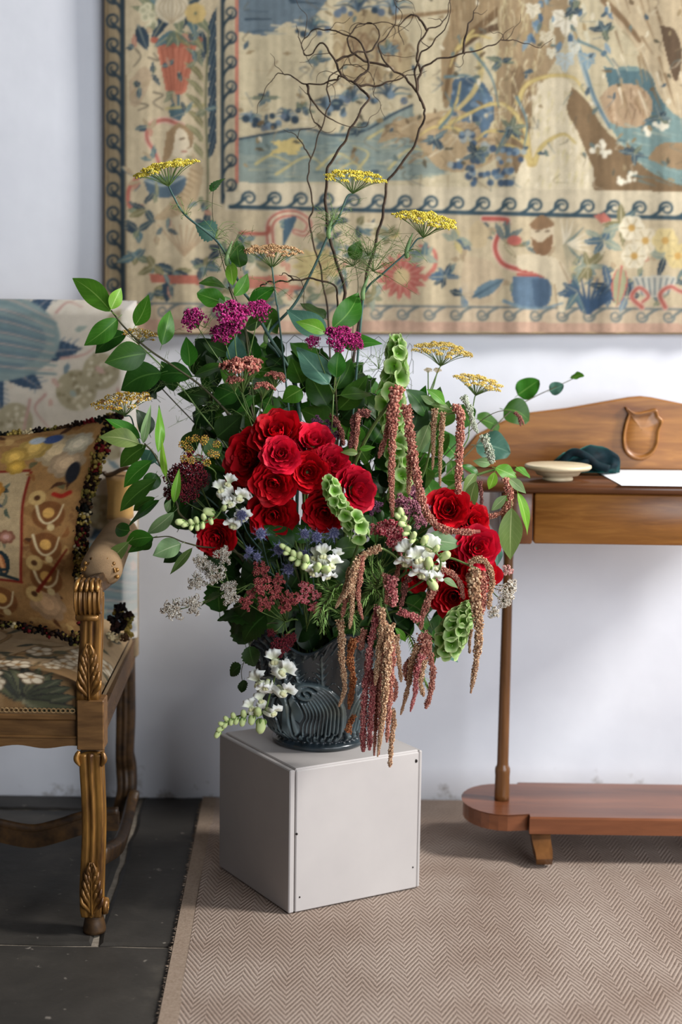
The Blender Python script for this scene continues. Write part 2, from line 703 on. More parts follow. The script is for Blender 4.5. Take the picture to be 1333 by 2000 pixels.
M_wall = wall_material()
M_slate = slate_material()
M_rug = rug_material()
M_mortar = mottled('pale_mortar', (120, 110, 98), (152, 142, 128), 60, 0.95, 0.1, 0.5)
M_binding = mottled('rug_binding', (134, 116, 100), (156, 138, 122), 200, 0.95, 0.05, 0.4)
M_paint = mottled('greige_paint', (176, 170, 167), (186, 180, 176), 5, 0.5, 0.3, 0.06, 60)
M_paint_edge = mottled('greige_paint_worn', (178, 170, 164), (198, 192, 186), 40, 0.5, 0.3, 0.1, 80)
M_dark = mottled('dark_recess', (38, 34, 32), (52, 46, 42), 20, 0.8, 0.1)
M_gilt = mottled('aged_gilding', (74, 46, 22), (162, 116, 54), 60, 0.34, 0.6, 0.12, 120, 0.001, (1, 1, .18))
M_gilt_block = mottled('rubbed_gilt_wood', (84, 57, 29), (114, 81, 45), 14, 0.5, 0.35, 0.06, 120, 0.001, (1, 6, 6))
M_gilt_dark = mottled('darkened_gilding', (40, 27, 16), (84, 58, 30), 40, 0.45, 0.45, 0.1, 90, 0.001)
for _m in (M_gilt,):
    _m.node_tree.nodes['Principled BSDF'].inputs['Metallic'].default_value = 0.45
M_wood = wood_mat('honey_oak', (98, 56, 20), (138, 84, 34), (184, 126, 60), 'X', 0.36, 9.0)
M_wood_top = wood_mat('brown_oak_top', (70, 40, 22), (98, 58, 34), (124, 78, 46), 'X', 0.3)
M_wood_base = wood_mat('red_brown_oak', (78, 42, 26), (110, 64, 40), (138, 84, 54), 'X', 0.28)
M_wood_post = wood_mat('turned_oak', (60, 36, 18), (92, 58, 30), (124, 82, 44), 'Z', 0.28)
M_weave = vcol_mat('tapestry_weave', 0.95, 0.05, 0.5, 700)
M_uphol = vcol_mat('woven_upholstery', 0.9, 0.1, 0.35, 900)
M_needle = vcol_mat('needlepoint', 0.95, 0.05, 0.5, 500)
M_tuft = vcol_mat('wool_trim', 0.95, 0.05)
M_lining = mottled('cloth_lining', (150, 128, 100), (172, 150, 120), 40, 0.95, 0.05)

# ---------------------------------------------------------------- the room
nu, nv = 90, 60
X, Z = np.meshgrid(np.linspace(-3.2, 3.2, nu), np.linspace(0, 3.2, nv))
Yq = YW + 0.006 * (vnoise(nv, nu, 7, 3) - 0.5) + 0.003 * (vnoise(nv, nu, 2.5, 4) - 0.5)
w = MB().add(np.stack([X, Yq, Z], -1).reshape(-1, 3), gridf(nv, nu))
v, f = box((-3.2, YW + 0.01, -0.1), (3.2, YW + 0.2, 3.2))
w.add(v, f)
structure(w.build('wall_back', M_wall))

flo = MB().add(*box((-3.2, -1.5, -0.12), (3.2, YW + 0.2, -0.006))).build('floor', M_mortar, smooth=False)
structure(flo)
J = -0.452                                              # the joint that runs towards the wall
slabs = [(-1.40, -0.86, 1.62, 2.842), (-0.86, 0.02, 1.62, 2.842), (0.02, 0.9, 1.62, 2.842), (0.9, 1.8, 1.62, 2.842),
         (-1.5, -0.99, 2.852, YW), (-0.98, J - 0.006, 2.852, 3.64), (J + 0.006, 0.22, 2.852, YW), (0.23, 1.0, 2.852, YW), (1.01, 1.8, 2.852, YW),
         (-0.98, J - 0.006, 3.65, YW), (-1.4, -0.5, 0.6, 1.61), (-0.49, 0.5, 0.6, 1.61), (0.51, 1.5, 0.6, 1.61), (-2.3, -1.51, 2.852, YW), (-2.3, -1.41, 1.62, 2.842)]
for k, (x0, x1, y0, y1) in enumerate(slabs):
    n = 14
    r = np.random.default_rng(100 + k)
    s_ = []
    for (ax, ay), (bx, by) in (((x0, y0), (x1, y0)), ((x1, y0), (x1, y1)), ((x1, y1), (x0, y1)), ((x0, y1), (x0, y0))):
        for i in range(n):
            t = i / n
            s_.append((ax + (bx - ax) * t, ay + (by - ay) * t))
    s_ = np.array(s_) + r.uniform(-0.0035, 0.0035, (4 * n, 2))
    s_[:, 0] -= 0.028 * (s_[:, 1] - 2.85) * (1 if x0 == J + 0.006 or x1 == J - 0.006 else 0)
    c = s_.mean(0)
    inn = c + (s_ - c) * (1 - 0.010 / np.maximum(np.linalg.norm(s_ - c, axis=1), 0.1))[:, None]
    m = len(s_)
    v = np.vstack([np.c_[s_, np.full(m, -0.05)], np.c_[s_, np.full(m, -0.004)], np.c_[inn, np.full(m, 0.0)]])
    f = [tuple(range(2 * m, 3 * m))]
    for q in range(2):
        for i in range(m):
            j = (i + 1) % m
            f.append((q * m + i, q * m + j, (q + 1) * m + j, (q + 1) * m + i))
    MB().add(v, f).build('stone_slab', M_slate, flo, smooth=False)

# the rug: its edge runs almost straight towards the wall
e0, e1 = PF(310, 2000), PF(396, 1566)
sl = (e1[0] - e0[0]) / (e1[1] - e0[1])


def rug_edge(y):
    return e0[0] + sl * (y - e0[1])


def rug_grid(xa, xb, ya, yb, n, m, h, wav=0.003):
    """a slab of woven cloth lying on the stones; xa is an offset from the edge"""
    S, T = np.meshgrid(np.linspace(0, 1, n), np.linspace(0, 1, m))
    Yg = ya + (yb - ya) * T
    Xg = rug_edge(Yg) + xa + (xb - xa) * S
    Zg = h + wav * (vnoise(m, n, 6, 9) - 0.4)
    top = np.stack([Xg, Yg, Zg], -1).reshape(-1, 3)
    mb = MB().add(top, gridf(m, n))
    ring = [i for i in range(n)] + [i * n + n - 1 for i in range(1, m)] + [(m - 1) * n + i for i in range(n - 2, -1, -1)] + [i * n for i in range(m - 2, 0, -1)]
    lo = top[ring].copy()
    lo[:, 2] = 0.0
    k = len(ring)
    mb.add(np.vstack([top[ring], lo]), [((i + 1) % k, i, k + i, k + (i + 1) % k) for i in range(k)])
    return mb


rug = thing('rug', 'beige and cream herringbone woven rug lying on the dark slabs', 'rug', (0.6, 2.6, 0))
rug_grid(0.03, 2.2, 1.0, YW - 0.015, 90, 70, 0.0085, 0.002).build('woven_field', M_rug, rug)
rug_grid(0.0, 0.033, 1.0, YW - 0.015, 4, 90, 0.008, 0.002).build('edge_binding', M_binding, rug)
fr = MB()
for y in np.arange(1.2, 3.7, 0.006):
    a = np.array([rug_edge(y), y, 0.006])
    q = a + np.array([-rng.uniform(0.002, 0.009), rng.uniform(-0.004, 0.004), rng.uniform(-0.004, 0.003)])
    fr.add(*tube([a, q], [0.0012, 0.0005], 3))
fr.build('frayed_fringe', M_binding, rug, kind='stuff')

# ---------------------------------------------------------------- plinth
c0, cr, cl = PF(564, 1785, 0.011), PF(820, 1732, 0.011), PF(428, 1692, 0.011)
ux, uy = nrm((cr - c0) * (1, 1, 0)), nrm((cl - c0) * (1, 1, 0))
lx, ly, hz = np.linalg.norm(cr - c0), np.linalg.norm(cl - c0), 0.291
plinth = thing('plinth', 'pale grey painted box plinth under the flower vase', 'plinth', c0 + ux * lx / 2 + uy * ly / 2)


def pl(mb, a, b, bev=0.002):
    v, f = box(np.array(a, float), np.array(b, float), bev)
    v = np.asarray(v)
    mb.add(c0 + v[:, :1] * ux + v[:, 1:2] * uy + v[:, 2:] * (0, 0, 1), f)
    return mb


t = 0.012
pl(MB(), (0.014, -0.0005, 0.0), (lx - 0.008, t, hz - 0.004)).build('front_panel', M_paint, plinth, False)
pl(MB(), (0, 0.0, 0.0), (t, ly, hz - 0.002)).build('side_panel', M_paint, plinth, False)
pl(MB(), (lx - 0.0075, 0, 0), (lx, ly, hz - 0.002)).build('side_panel', M_paint, plinth, False)
pl(MB(), (t, ly - t, 0), (lx - t, ly, hz - 0.002)).build('back_panel', M_paint, plinth, False)
pl(MB(), (0.0135, t * 0.2, hz - 0.014), (lx - 0.008, ly - 0.001, hz)).build('top_panel', M_paint, plinth, False)
pl(MB(), (0.006, 0.006, 0.01), (lx - 0.006, ly - 0.006, hz - 0.015)).build('inner_carcass', M_dark, plinth, False)
sc = MB()
for (a, z, r) in ((lx - 0.016, hz - 0.022, 0.004), (0.016, 0.16, 0.0025), (lx - 0.018, 0.045, 0.002), (0.024, 0.03, 0.002)):
    blobs(sc, [c0 + ux * a - uy * 0.0006 + np.array([0, 0, z])], [[r, 0.0012, r]], ICO1)
sc.build('screw_hole', M_dark, plinth, kind='stuff')

# ---------------------------------------------------------------- tapestry
NAVY, TEAL, SLATE, CREAM, TAN, OLIVE, BRN, DBR, PINK, RED, YEL, SAGE = ((46, 62, 76), (84, 112, 118), (104, 124, 138), (204, 188, 156), (176, 152, 116),
    (124, 116, 78), (132, 104, 74), (88, 68, 50), (190, 116, 92), (172, 78, 66), (196, 172, 104), (138, 148, 130))


def paint_tapestry():
    T = Cloth(206, -150, 1500, 650, 2.4, (192, 172, 136))
    R = random.Random(5)
    # ---- main field
    T.poly([(466, -150), (1500, -150), (1500, 385), (466, 360)], (190, 174, 138))
    for i in range(220):                                      # faint horizontal weaving shades
        x, y = R.uniform(470, 1480), R.uniform(-150, 360)
        T.line([(x, y), (x + R.uniform(20, 70), y + R.uniform(-3, 3))], R.choice([(176, 154, 116), (202, 188, 156), (168, 150, 112), (180, 164, 130)]), R.uniform(2, 7), 1, 0.5)
    T.poly([(466, -150), (650, -150), (640, 0), (600, 52), (560, 42), (520, 70), (466, 62)], (96, 112, 122))
    for i in range(50):                                       # water in the upper corner
        x, y = R.uniform(466, 610), R.uniform(-140, 66)
        T.line([(x, y), (x + 20, y + R.uniform(-3, 4)), (x + R.uniform(30, 60), y + R.uniform(-4, 4))], R.choice([NAVY, (70, 88, 102), (156, 156, 140), (190, 178, 148), (84, 104, 116)]), R.uniform(2, 6), 1)
    T.poly([(650, 30), (720, 20), (790, 60), (800, 140), (730, 170), (660, 140)], (164, 140, 98), 0.8, 5)
    for i in range(60):                                       # arches of the little bridge and the far bank
        x, y = R.uniform(650, 800), R.uniform(60, 170)
        T.line([(x, y), (x + 8, y - 12), (x + 18, y)], R.choice([BRN, (150, 128, 92), (190, 172, 134)]), 3)
    for k in range(5):
        T.line([(670 + 22 * k, 120), (676 + 22 * k, 84), (690 + 22 * k, 84), (694 + 22 * k, 120)], BRN, 4)
    T.poly([(466, 270), (520, 262), (560, 250), (640, 262), (700, 255), (760, 222), (806, 205), (812, 250), (860, 290), (870, 340), (800, 352), (466, 358)], (130, 142, 132))
    T.poly([(466, 272), (540, 258), (640, 268), (700, 262), (640, 292), (540, 300), (466, 300)], (112, 130, 126), 0.8, 4)
    T.line([(466, 272), (520, 262), (600, 252), (650, 264), (710, 256), (770, 222), (806, 205)], NAVY, 4)
    for i in range(120):
        x, y = R.uniform(470, 860), R.uniform(268, 350)
        T.line([(x, y), (x + R.uniform(15, 45), y + R.uniform(-4, 4))], R.choice([(112, 128, 122), (150, 158, 140), (96, 116, 116), (166, 162, 130)]), R.uniform(2, 6), 1, 0.7)
    for cx, cy, n, rr in ((490, 236, 7, 26), (560, 232, 8, 30), (640, 215, 9, 42), (690, 196, 8, 40), (520, 250, 6, 20), (760, 190, 8, 44), (610, 60, 9, 40), (700, 20, 9, 44), (770, 20, 8, 40)):
        for k in range(n):                                    # tufts of dark reeds
            a = math.radians(200 + 140 * k / (n - 1)) + R.uniform(-.1, .1)
            L = rr * R.uniform(.7, 1.1)
            T.line([(cx, cy), (cx + .5 * L * math.cos(a), cy + .7 * L * math.sin(a)), (cx + L * math.cos(a) * 1.1, cy + .55 * L * math.sin(a))], R.choice([NAVY, (66, 84, 98), TEAL, SLATE]), 5, 1.5)
        for k in range(5):
            T.dot(cx + R.uniform(-rr, rr), cy + R.uniform(-6, 8), R.uniform(4, 8), R.choice([NAVY, SLATE, (90, 104, 120)]))
    for pts in (((500, 320), (530, 304), (570, 318)), ((540, 340), (600, 306), (640, 330)), ((620, 330), (660, 300), (700, 322)), ((700, 330), (720, 300), (690, 285)), ((760, 330), (800, 292), (850, 300)), ((640, 350), (690, 318), (720, 350)), ((720, 270), (760, 250), (800, 262))):
        T.line(pts, (186, 170, 112), 6, 2)
    for k in range(26):
        a = R.uniform(0, 6.3)
        T.leaf(555 + R.uniform(-30, 40), 288 + R.uniform(-16, 14), 555 + R.uniform(-30, 40), 288 + R.uniform(-16, 14), 8, YEL)
    # rocks and reeds in the middle
    T.poly([(738, 280), (760, 244), (820, 225), (905, 215), (960, 250), (975, 300), (930, 330), (860, 330), (800, 270)], (168, 142, 104), 1, 5)
    for k in range(40):
        x, y = R.uniform(745, 960), R.uniform(230, 320)
        T.line([(x, y), (x + R.uniform(10, 30), y - R.uniform(2, 16)), (x + R.uniform(30, 50), y)], R.choice([(146, 118, 84), (188, 166, 128), (120, 96, 68), (198, 180, 146)]), R.uniform(3, 7), 1, 0.8)
    T.poly([(870, 160), (930, 150), (965, 200), (960, 240), (900, 215), (868, 200)], (70, 92, 112), 1, 4)
    T.poly([(918, 180), (962, 190), (950, 270), (930, 230)], (84, 108, 130), 1, 4)
    for k in range(26):
        x, y = R.uniform(868, 960), R.uniform(160, 240)
        T.dot(x, y, R.uniform(3, 8), R.choice([(60, 80, 100), (110, 132, 150), (186, 176, 150), (90, 112, 132)]))
    # trunks
    T.poly([(862, -150), (1010, -150), (985, 10), (930, 60), (895, 100), (880, 200), (866, 200), (862, 100), (880, 30)], (150, 124, 88), 1, 4)
    T.line([(1000, 0), (940, 50), (905, 80), (884, 120), (870, 190)], (112, 86, 58), 16, 8)
    T.line([(1010, 45), (950, 60), (900, 96)], (92, 70, 50), 18, 6)
    T.line([(770, 35), (830, 28), (890, 20)], (136, 108, 74), 10, 6)
    T.line([(935, 90), (940, 140), (925, 180), (896, 212)], (188, 166, 108), 14, 8)
    T.line([(925, 60), (895, 90), (880, 130)], YEL, 6, 3)
    for k in range(70):
        x = R.uniform(880, 1010)
        y = R.uniform(-140, 60)
        T.line([(x, y), (x + R.uniform(-4, 4), y + R.uniform(20, 50))], R.choice([(168, 142, 102), (124, 98, 68), (182, 160, 122)]), R.uniform(2, 4), 1, 0.7)
    T.poly([(962, -150), (1140, -150), (1110, 60), (1050, 180), (1025, 260), (1000, 340), (972, 330), (966, 200), (975, 80)], (158, 132, 96), 1, 4)
    T.poly([(1000, 140), (1020, 130), (1040, 200), (1030, 290), (1012, 340), (1000, 300)], (122, 98, 70), 1, 4)
    for k in range(150):                                      # hanging grasses over the bank
        x, y = R.uniform(965, 1060), R.uniform(-140, 240)
        T.line([(x, y), (x + R.uniform(-6, 6), y + 12), (x + R.uniform(-9, 9), y + R.uniform(20, 40))], R.choice([(206, 188, 146), (182, 160, 116), (198, 180, 132), (150, 122, 84)]), R.uniform(2.5, 5), 1)
    # pale willow
    T.poly([(1052, 165), (1080, 150), (1112, 158), (1128, 200), (1140, 270), (1165, 330), (1180, 380), (1020, 372), (1010, 340), (1040, 270)], (208, 192, 158), 1, 5)
    for k in range(170):
        x, y = R.uniform(1030, 1160), R.uniform(160, 380)
        T.line([(x, y), (x + R.uniform(-8, 2), y + R.uniform(8, 18))], R.choice([(220, 206, 176), (192, 174, 134), (206, 190, 140), (214, 198, 164)]), R.uniform(3, 6), 1, 0.8)
    # the sloping root and bank
    T.poly([(1118, 170), (1150, 200), (1180, 250), (1235, 300), (1290, 340), (1500, 372), (1500, 392), (1190, 384), (1160, 330), (1130, 260), (1108, 215)], (124, 98, 68), 1, 4)
    T.line([(1120, 60), (1140, 130), (1160, 190), (1190, 245)], (150, 160, 156), 12, 8)
    T.line([(1122, 60), (1146, 140), (1164, 195), (1192, 250)], (92, 120, 134), 6, 5)
    T.poly([(1190, 245), (1200, 140), (1260, 135), (1300, 180), (1360, 240), (1500, 300), (1500, 372), (1330, 362), (1240, 310)], (112, 138, 134), 1, 4)
    T.poly([(1180, 130), (1240, 140), (1262, 138), (1300, 190), (1280, 250), (1210, 230)], (78, 106, 112), 1, 4)
    T.poly([(1172, 190), (1200, 165), (1250, 168), (1276, 200), (1262, 240), (1228, 250), (1190, 235)], (172, 142, 108), 1, 5)
    for k in range(30):
        x, y = R.uniform(1180, 1265), R.uniform(170, 240)
        T.line([(x, y), (x + R.uniform(-8, 10), y + R.uniform(8, 20))], R.choice([(146, 112, 80), (194, 166, 132), (126, 98, 72)]), 4, 2, .8)
    for k in range(60):
        x, y = R.uniform(1200, 1480), R.uniform(240, 355)
        T.line([(x, y), (x + R.uniform(20, 50), y + R.uniform(4, 16))], R.choice([(90, 122, 124), (140, 160, 150), (72, 100, 108), (156, 166, 148)]), R.uniform(3, 7), 1, .7)
    T.poly([(1266, 310), (1290, 282), (1333, 278), (1400, 290), (1400, 330), (1320, 330)], (150, 122, 88), 1, 4)
    # great tree at the corner
    T.poly([(1170, -150), (1500, -150), (1500, 230), (1400, 235), (1330, 230), (1290, 190), (1270, 140), (1220, 60), (1180, 20)], (186, 164, 128), 1, 4)
    for k in range(120):
        x, y = R.uniform(1200, 1480), R.uniform(-140, 200)
        T.line([(x, y), (x + R.uniform(4, 22), y + R.uniform(25, 70))], R.choice([(160, 132, 94), (206, 188, 154), (140, 112, 78), (214, 200, 170), (122, 96, 66)]), R.uniform(3, 7), 1, .8)
    T.poly([(1290, 50), (1320, 60), (1333, 110), (1320, 160), (1300, 100)], (92, 72, 54), 1, 4)
    T.line([(1180, 0), (1220, 40), (1250, 80), (1240, 60)], (128, 100, 70), 14, 4)
    for k in range(90):                                       # leaves hanging at the top edge
        x, y = R.uniform(1030, 1200), R.uniform(-140, 100)
        T.leaf(x, y, x + R.uniform(-12, 12), y + R.uniform(12, 26), R.uniform(7, 12), R.choice([(96, 122, 142), (126, 146, 156), (196, 186, 156), (70, 96, 120), (160, 136, 94)]))
    for cx, cy, s, c in ((1105, 45, 40, (220, 210, 186)), (1042, 22, 24, (212, 200, 172)), (1068, 75, 22, (206, 192, 162)), (1104, 122, 30, (170, 180, 178)), (1122, 95, 20, (190, 192, 180)), (1148, 120, 26, (120, 146, 158)), (1078, 105, 16, (214, 204, 176))):
        for k in range(5):                                    # vine leaves
            a = math.radians(90 + (k - 2) * 58)
            T.leaf(cx, cy - s * .25, cx + s * .72 * math.cos(a), cy - s * .25 + s * .95 * math.sin(a) * (1 if k == 2 else .8), s * .55, c, (176, 162, 130))
    for (cx, cy) in ((1160, 290), (1185, 300), (1235, 345), (1215, 352), (1175, 280), (1288, 250), (1262, 256), (1300, 240)):
        for k in range(5):
            T.dot(cx + R.uniform(-9, 9), cy + R.uniform(-8, 8), R.uniform(3, 6), (222, 212, 186))
    # yellow rushes
    for pts, w in ((((1036, 320), (1025, 250), (985, 205), (940, 210), (918, 225)), 9), (((1040, 320), (1020, 275), (960, 255), (925, 280)), 8), (((1044, 320), (1060, 285), (1100, 262), (1125, 280)), 8), (((1040, 318), (1010, 290), (970, 285), (945, 320)), 6),
                   (((1012, 200), (1030, 165), (1075, 148), (1120, 152), (1142, 180)), 8), (((930, 290), (900, 255), (850, 248), (820, 265)), 7), (((880, 240), (930, 215), (960, 200)), 6), (((895, 95), (925, 70), (960, 75)), 6), (((860, 240), (890, 205), (900, 160)), 6)):
        T.line(pts, (176, 146, 82), w + 3, 3)
        T.line(pts, YEL, w, 2)
    for pts in (((870, 150), (920, 150), (950, 190)), ((920, 95), (960, 150), (975, 210)), ((860, 250), (885, 215), (870, 180)), ((1000, 240), (970, 300), (1000, 260)), ((1130, 80), (1175, 100), (1200, 130)), ((1010, 190), (1030, 240), (1022, 300))):
        T.line(pts, (92, 118, 122), 6, 2)
    for cx, cy, s in ((905, 330, 26), (950, 300, 30), (985, 345, 24), (940, 345, 26), (1000, 305, 24), (920, 270, 18)):
        for k in range(12):
            T.dot(cx + R.uniform(-s, s), cy + R.uniform(-s * .6, s * .6), R.uniform(4, 8), R.choice([(70, 94, 120), (110, 132, 148), (60, 78, 100), (150, 156, 150)]))
    T.poly([(466, 356), (1500, 378), (1500, 402), (466, 378)], (200, 184, 152))
    for k in range(420):                                      # the small drawn detail of leaves, stones and shading
        x, y = R.uniform(470, 1490), R.uniform(-140, 350)
        c = R.choice([(92, 84, 66), (112, 92, 66), (70, 86, 96), (136, 118, 84), (212, 198, 166), (150, 128, 92), (98, 112, 106)])
        if R.random() < .5:
            T.line([(x, y), (x + R.uniform(-14, 14), y + R.uniform(4, 16)), (x + R.uniform(-22, 22), y + R.uniform(10, 30))], c, R.uniform(2, 4), 1, .65)
        else:
            a = R.uniform(0, 6.28)
            T.leaf(x, y, x + R.uniform(9, 22) * math.cos(a), y + R.uniform(9, 22) * math.sin(a), R.uniform(5, 9), c)
    for cx, cy, n in ((520, 190, 9), (620, 120, 8), (590, 215, 8), (700, 250, 7), (850, 270, 8), (930, 300, 8), (1000, 250, 9), (1180, 60, 10), (1120, 20, 9), (1290, 230, 8), (1240, 300, 7), (980, 120, 9), (760, 100, 8)):
        for k in range(n):                                    # clumps of dark foliage
            a = R.uniform(0, 6.28)
            L = R.uniform(14, 34)
            T.leaf(cx, cy, cx + L * math.cos(a), cy + .8 * L * math.sin(a), R.uniform(7, 12), R.choice([NAVY, (66, 86, 98), (84, 104, 110), (96, 104, 84)]), (150, 152, 130))
    # ---- inner border
    T.poly([(426, -150), (466, -150), (466, 405), (426, 405)], (188, 170, 136))
    T.line([(463, -150), (463, 356)], (184, 108, 88), 7, n=0)
    T.wave(435, 395, 435, -150, 26, (46, 62, 72), 48, 7, 1)
    T.poly([(440, 374), (1500, 398), (1500, 432), (440, 410)], (200, 184, 152))
    T.wave(450, 404, 1500, 430, 29, (50, 72, 84), 51, 8, -1)
    # ---- outer border
    T.poly([(206, -150), (246, -150), (248, 590), (206, 590)], (146, 126, 94))
    T.line([(210, -150), (210, 600)], (120, 100, 72), 6, n=0)
    T.wave(240, 590, 239, -150, 30, (40, 54, 64), 47, 9, -1)
    # lower outer border
    T.poly([(206, 590), (1500, 600), (1500, 652), (206, 640)], (196, 172, 140))
    T.wave(1500, 606, 255, 592, 25, (96, 108, 108), 52, 4, -1, 0.9)
    T.poly([(206, 622), (1500, 634), (1500, 652), (206, 645)], (192, 150, 126), .9)
    # ---- left panel of fruit and figures
    for k in range(26):
        T.leaf(345, 10, 345 + R.uniform(-95, 75), 10 + R.uniform(-70, 80), 22, R.choice([NAVY, (60, 76, 84), OLIVE, (112, 120, 92), TEAL]), (176, 164, 120), R.uniform(-.2, .2))
    T.dot(336, 14, 34, CREAM, 32)
    for k in range(7):
        T.line([(336, -16), (310 + 9 * k, 14), (332 + k, 44)], (172, 150, 116), 2)
    for x, y in ((288, 14), (296, 30), (284, 34), (300, 46), (292, 54), (280, 20)):
        T.dot(x, y, 9, (196, 186, 150))
        T.dot(x, y, 5, (164, 160, 126))
    for k in range(8):
        a = k * .8
        T.dot(382 + 12 * math.cos(a), 26 + 12 * math.sin(a), 9, (204, 172, 104))
    T.leaf(270, 50, 288, 98, 26, NAVY, (120, 128, 120))
    T.leaf(395, 60, 398, 118, 18, NAVY, (120, 128, 120))
    T.poly([(304, 80), (386, 80), (364, 178), (356, 184), (330, 184), (324, 176)], (188, 106, 80))
    T.line([(300, 78), (345, 88), (390, 78)], (170, 88, 68), 12, n=6)
    for k in range(6):
        T.line([(314 + 12 * k, 92), (331 + 5 * k, 176)], (160, 84, 62), 2.5)
    for k in range(5):
        T.leaf(345, 60, 300 + 24 * k, 92, 18, R.choice([OLIVE, (96, 110, 92), TEAL]), (180, 168, 120))
    T.poly([(334, 184), (352, 184), (350, 206), (362, 212), (352, 236), (336, 236), (328, 212), (336, 204)], (72, 98, 106))
    T.line([(326, 212), (400, 205)], (176, 160, 104), 6, n=0)
    for k in range(9):                                        # spray of long leaves
        y = 70 + 30 * k
        T.leaf(408, y, 424, y - 56, 12, NAVY, (110, 122, 118))
        T.leaf(398, y + 30, 360, y - 8, 12, R.choice([OLIVE, (130, 126, 88), (92, 108, 92)]), (192, 178, 130), .1)
    T.line([(408, 60), (402, 200), (406, 330), (404, 440)], (110, 110, 80), 4)
    for pts in (((260, 90), (275, 110), (262, 130)), ((300, 180), (318, 186), (300, 200), (318, 214)), ((260, 200), (290, 206), (270, 216)), ((290, 112), (310, 118), (300, 104))):
        T.line(pts, (96, 88, 72), 3, 2)
    T.poly([(252, 160), (280, 130), (296, 150), (276, 200), (256, 205)], (174, 148, 116), .8, 4)
    for w, c in ((14, (206, 164, 142)), (7, (176, 96, 82))):
        T.line([(356, 246), (322, 234), (292, 246), (288, 272), (302, 296), (312, 322)], c, w, w * .7)
    T.dot(352, 276, 27, (206, 188, 156), 32)
    T.poly([(326, 258), (350, 240), (378, 262), (372, 290), (366, 262), (346, 252), (336, 300), (318, 318)], (152, 122, 86), 1, 4)
    T.line([(368, 268), (374, 284), (366, 290)], BRN, 2)
    T.line([(352, 272), (360, 270)], DBR, 3)
    T.line([(356, 296), (364, 296)], (160, 92, 76), 3)
    T.poly([(376, 300), (396, 330), (384, 390), (350, 420), (300, 430), (330, 400), (364, 360)], (178, 152, 114), 1, 5)
    for k in range(10):
        T.line([(372 - k * 4, 330 + k * 9), (392 - k * 5, 340 + k * 9)], (142, 116, 82), 3, 1.5)
    T.poly([(280, 350), (360, 344), (352, 378), (320, 386), (292, 378)], (78, 98, 112), 1, 4)
    T.line([(284, 352), (320, 362), (358, 346)], (150, 160, 156), 5)
    T.line([(270, 345), (252, 370), (254, 405), (278, 402)], (180, 96, 80), 9, 5)
    T.poly([(300, 470), (330, 430), (400, 420), (432, 470), (420, 500), (330, 502)], (196, 176, 140), 1, 5)
    for k in range(9):
        T.line([(360, 500), (310 + 14 * k, 440)], (172, 142, 108), 3)
    for x, y, n in ((270, 450, 7), (265, 500, 6), (300, 520, 7), (340, 530, 8), (400, 520, 8), (430, 490, 6), (300, 570, 6), (440, 560, 7), (285, 410, 5), (400, 440, 5), (480, 470, 6)):
        for k in range(n):
            a = R.uniform(0, 6.28)
            L = R.uniform(20, 42)
            T.leaf(x, y, x + L * math.cos(a), y + .7 * L * math.sin(a), R.uniform(10, 16), R.choice([NAVY, (60, 80, 90), (104, 116, 92), OLIVE, TEAL]), (170, 160, 124))
    T.poly([(292, 536), (395, 538), (392, 556), (296, 552)], (176, 92, 74), .95)
    T.poly([(316, 556), (330, 552), (336, 574), (324, 590)], NAVY, 1, 4)
    for k in range(60):                                       # small sprigs that crowd the whole border
        x, y = (R.uniform(255, 420), R.uniform(60, 580)) if k < 26 else (R.uniform(440, 1480), R.uniform(430, 585))
        for j in range(3):
            a = R.uniform(0, 6.28)
            L = R.uniform(14, 30)
            T.leaf(x, y, x + L * math.cos(a), y + L * math.sin(a), R.uniform(7, 11), R.choice([NAVY, (70, 92, 102), (120, 124, 96), TEAL, (168, 140, 106), (184, 120, 98)]), (176, 166, 130))
    # ---- lower panel, towards the corner of the room
    for w, c in ((22, (206, 176, 150)), (16, (178, 98, 82)), (6, (208, 188, 156))):
        T.line([(530, 490), (528, 440), (548, 420), (580, 418), (604, 436), (596, 456), (576, 452)], c, w, w * .6)
    T.poly([(556, 428), (580, 424), (560, 470), (552, 480)], (66, 90, 106), 1, 4)
    T.line([(470, 455), (520, 456), (526, 444)], (176, 90, 74), 7)
    T.poly([(470, 540), (560, 538), (566, 556), (600, 560), (560, 575), (470, 560)], (184, 104, 84), .9)
    for k in range(12):
        a = k * .52
        T.leaf(620, 520, 620 + 50 * math.cos(a), 520 + 40 * math.sin(a), 20, (200, 178, 116), (160, 128, 84))
    for x, y, n in ((500, 510, 8), (640, 470, 8), (660, 560, 9), (600, 585, 6), (700, 500, 8), (700, 440, 7), (650, 430, 6), (540, 580, 6)):
        for k in range(n):
            a = R.uniform(0, 6.28)
            L = R.uniform(20, 46)
            T.leaf(x, y, x + L * math.cos(a), y + .8 * L * math.sin(a), R.uniform(10, 17), R.choice([NAVY, (64, 86, 96), (112, 124, 100), OLIVE, TEAL, CREAM]), (176, 166, 130))
    for k in range(15):                                       # red rosette
        a = k * .42
        T.leaf(785 + 12 * math.cos(a), 540 + 12 * math.sin(a), 785 + 52 * math.cos(a), 540 + 48 * math.sin(a), 13, (184, 92, 80), (206, 150, 128))
    T.dot(785, 540, 16, (200, 172, 120))
    T.line([(830, 545), (850, 520), (848, 490), (820, 480)], (184, 100, 86), 10, 5)
    for x, y, n, cs in ((830, 500, 8, (OLIVE, SAGE, TEAL)), (870, 540, 9, (NAVY, TEAL, (70, 96, 120))), (890, 470, 9, ((70, 92, 112), SAGE, YEL)), (760, 460, 8, (YEL, OLIVE, SAGE)), (905, 575, 8, (NAVY, SLATE)), (730, 580, 7, (SAGE, OLIVE))):
        for k in range(n):
            a = R.uniform(0, 6.28)
            L = R.uniform(18, 40)
            T.leaf(x, y, x + L * math.cos(a), y + L * math.sin(a), R.uniform(9, 16), R.choice(cs), (176, 166, 130))
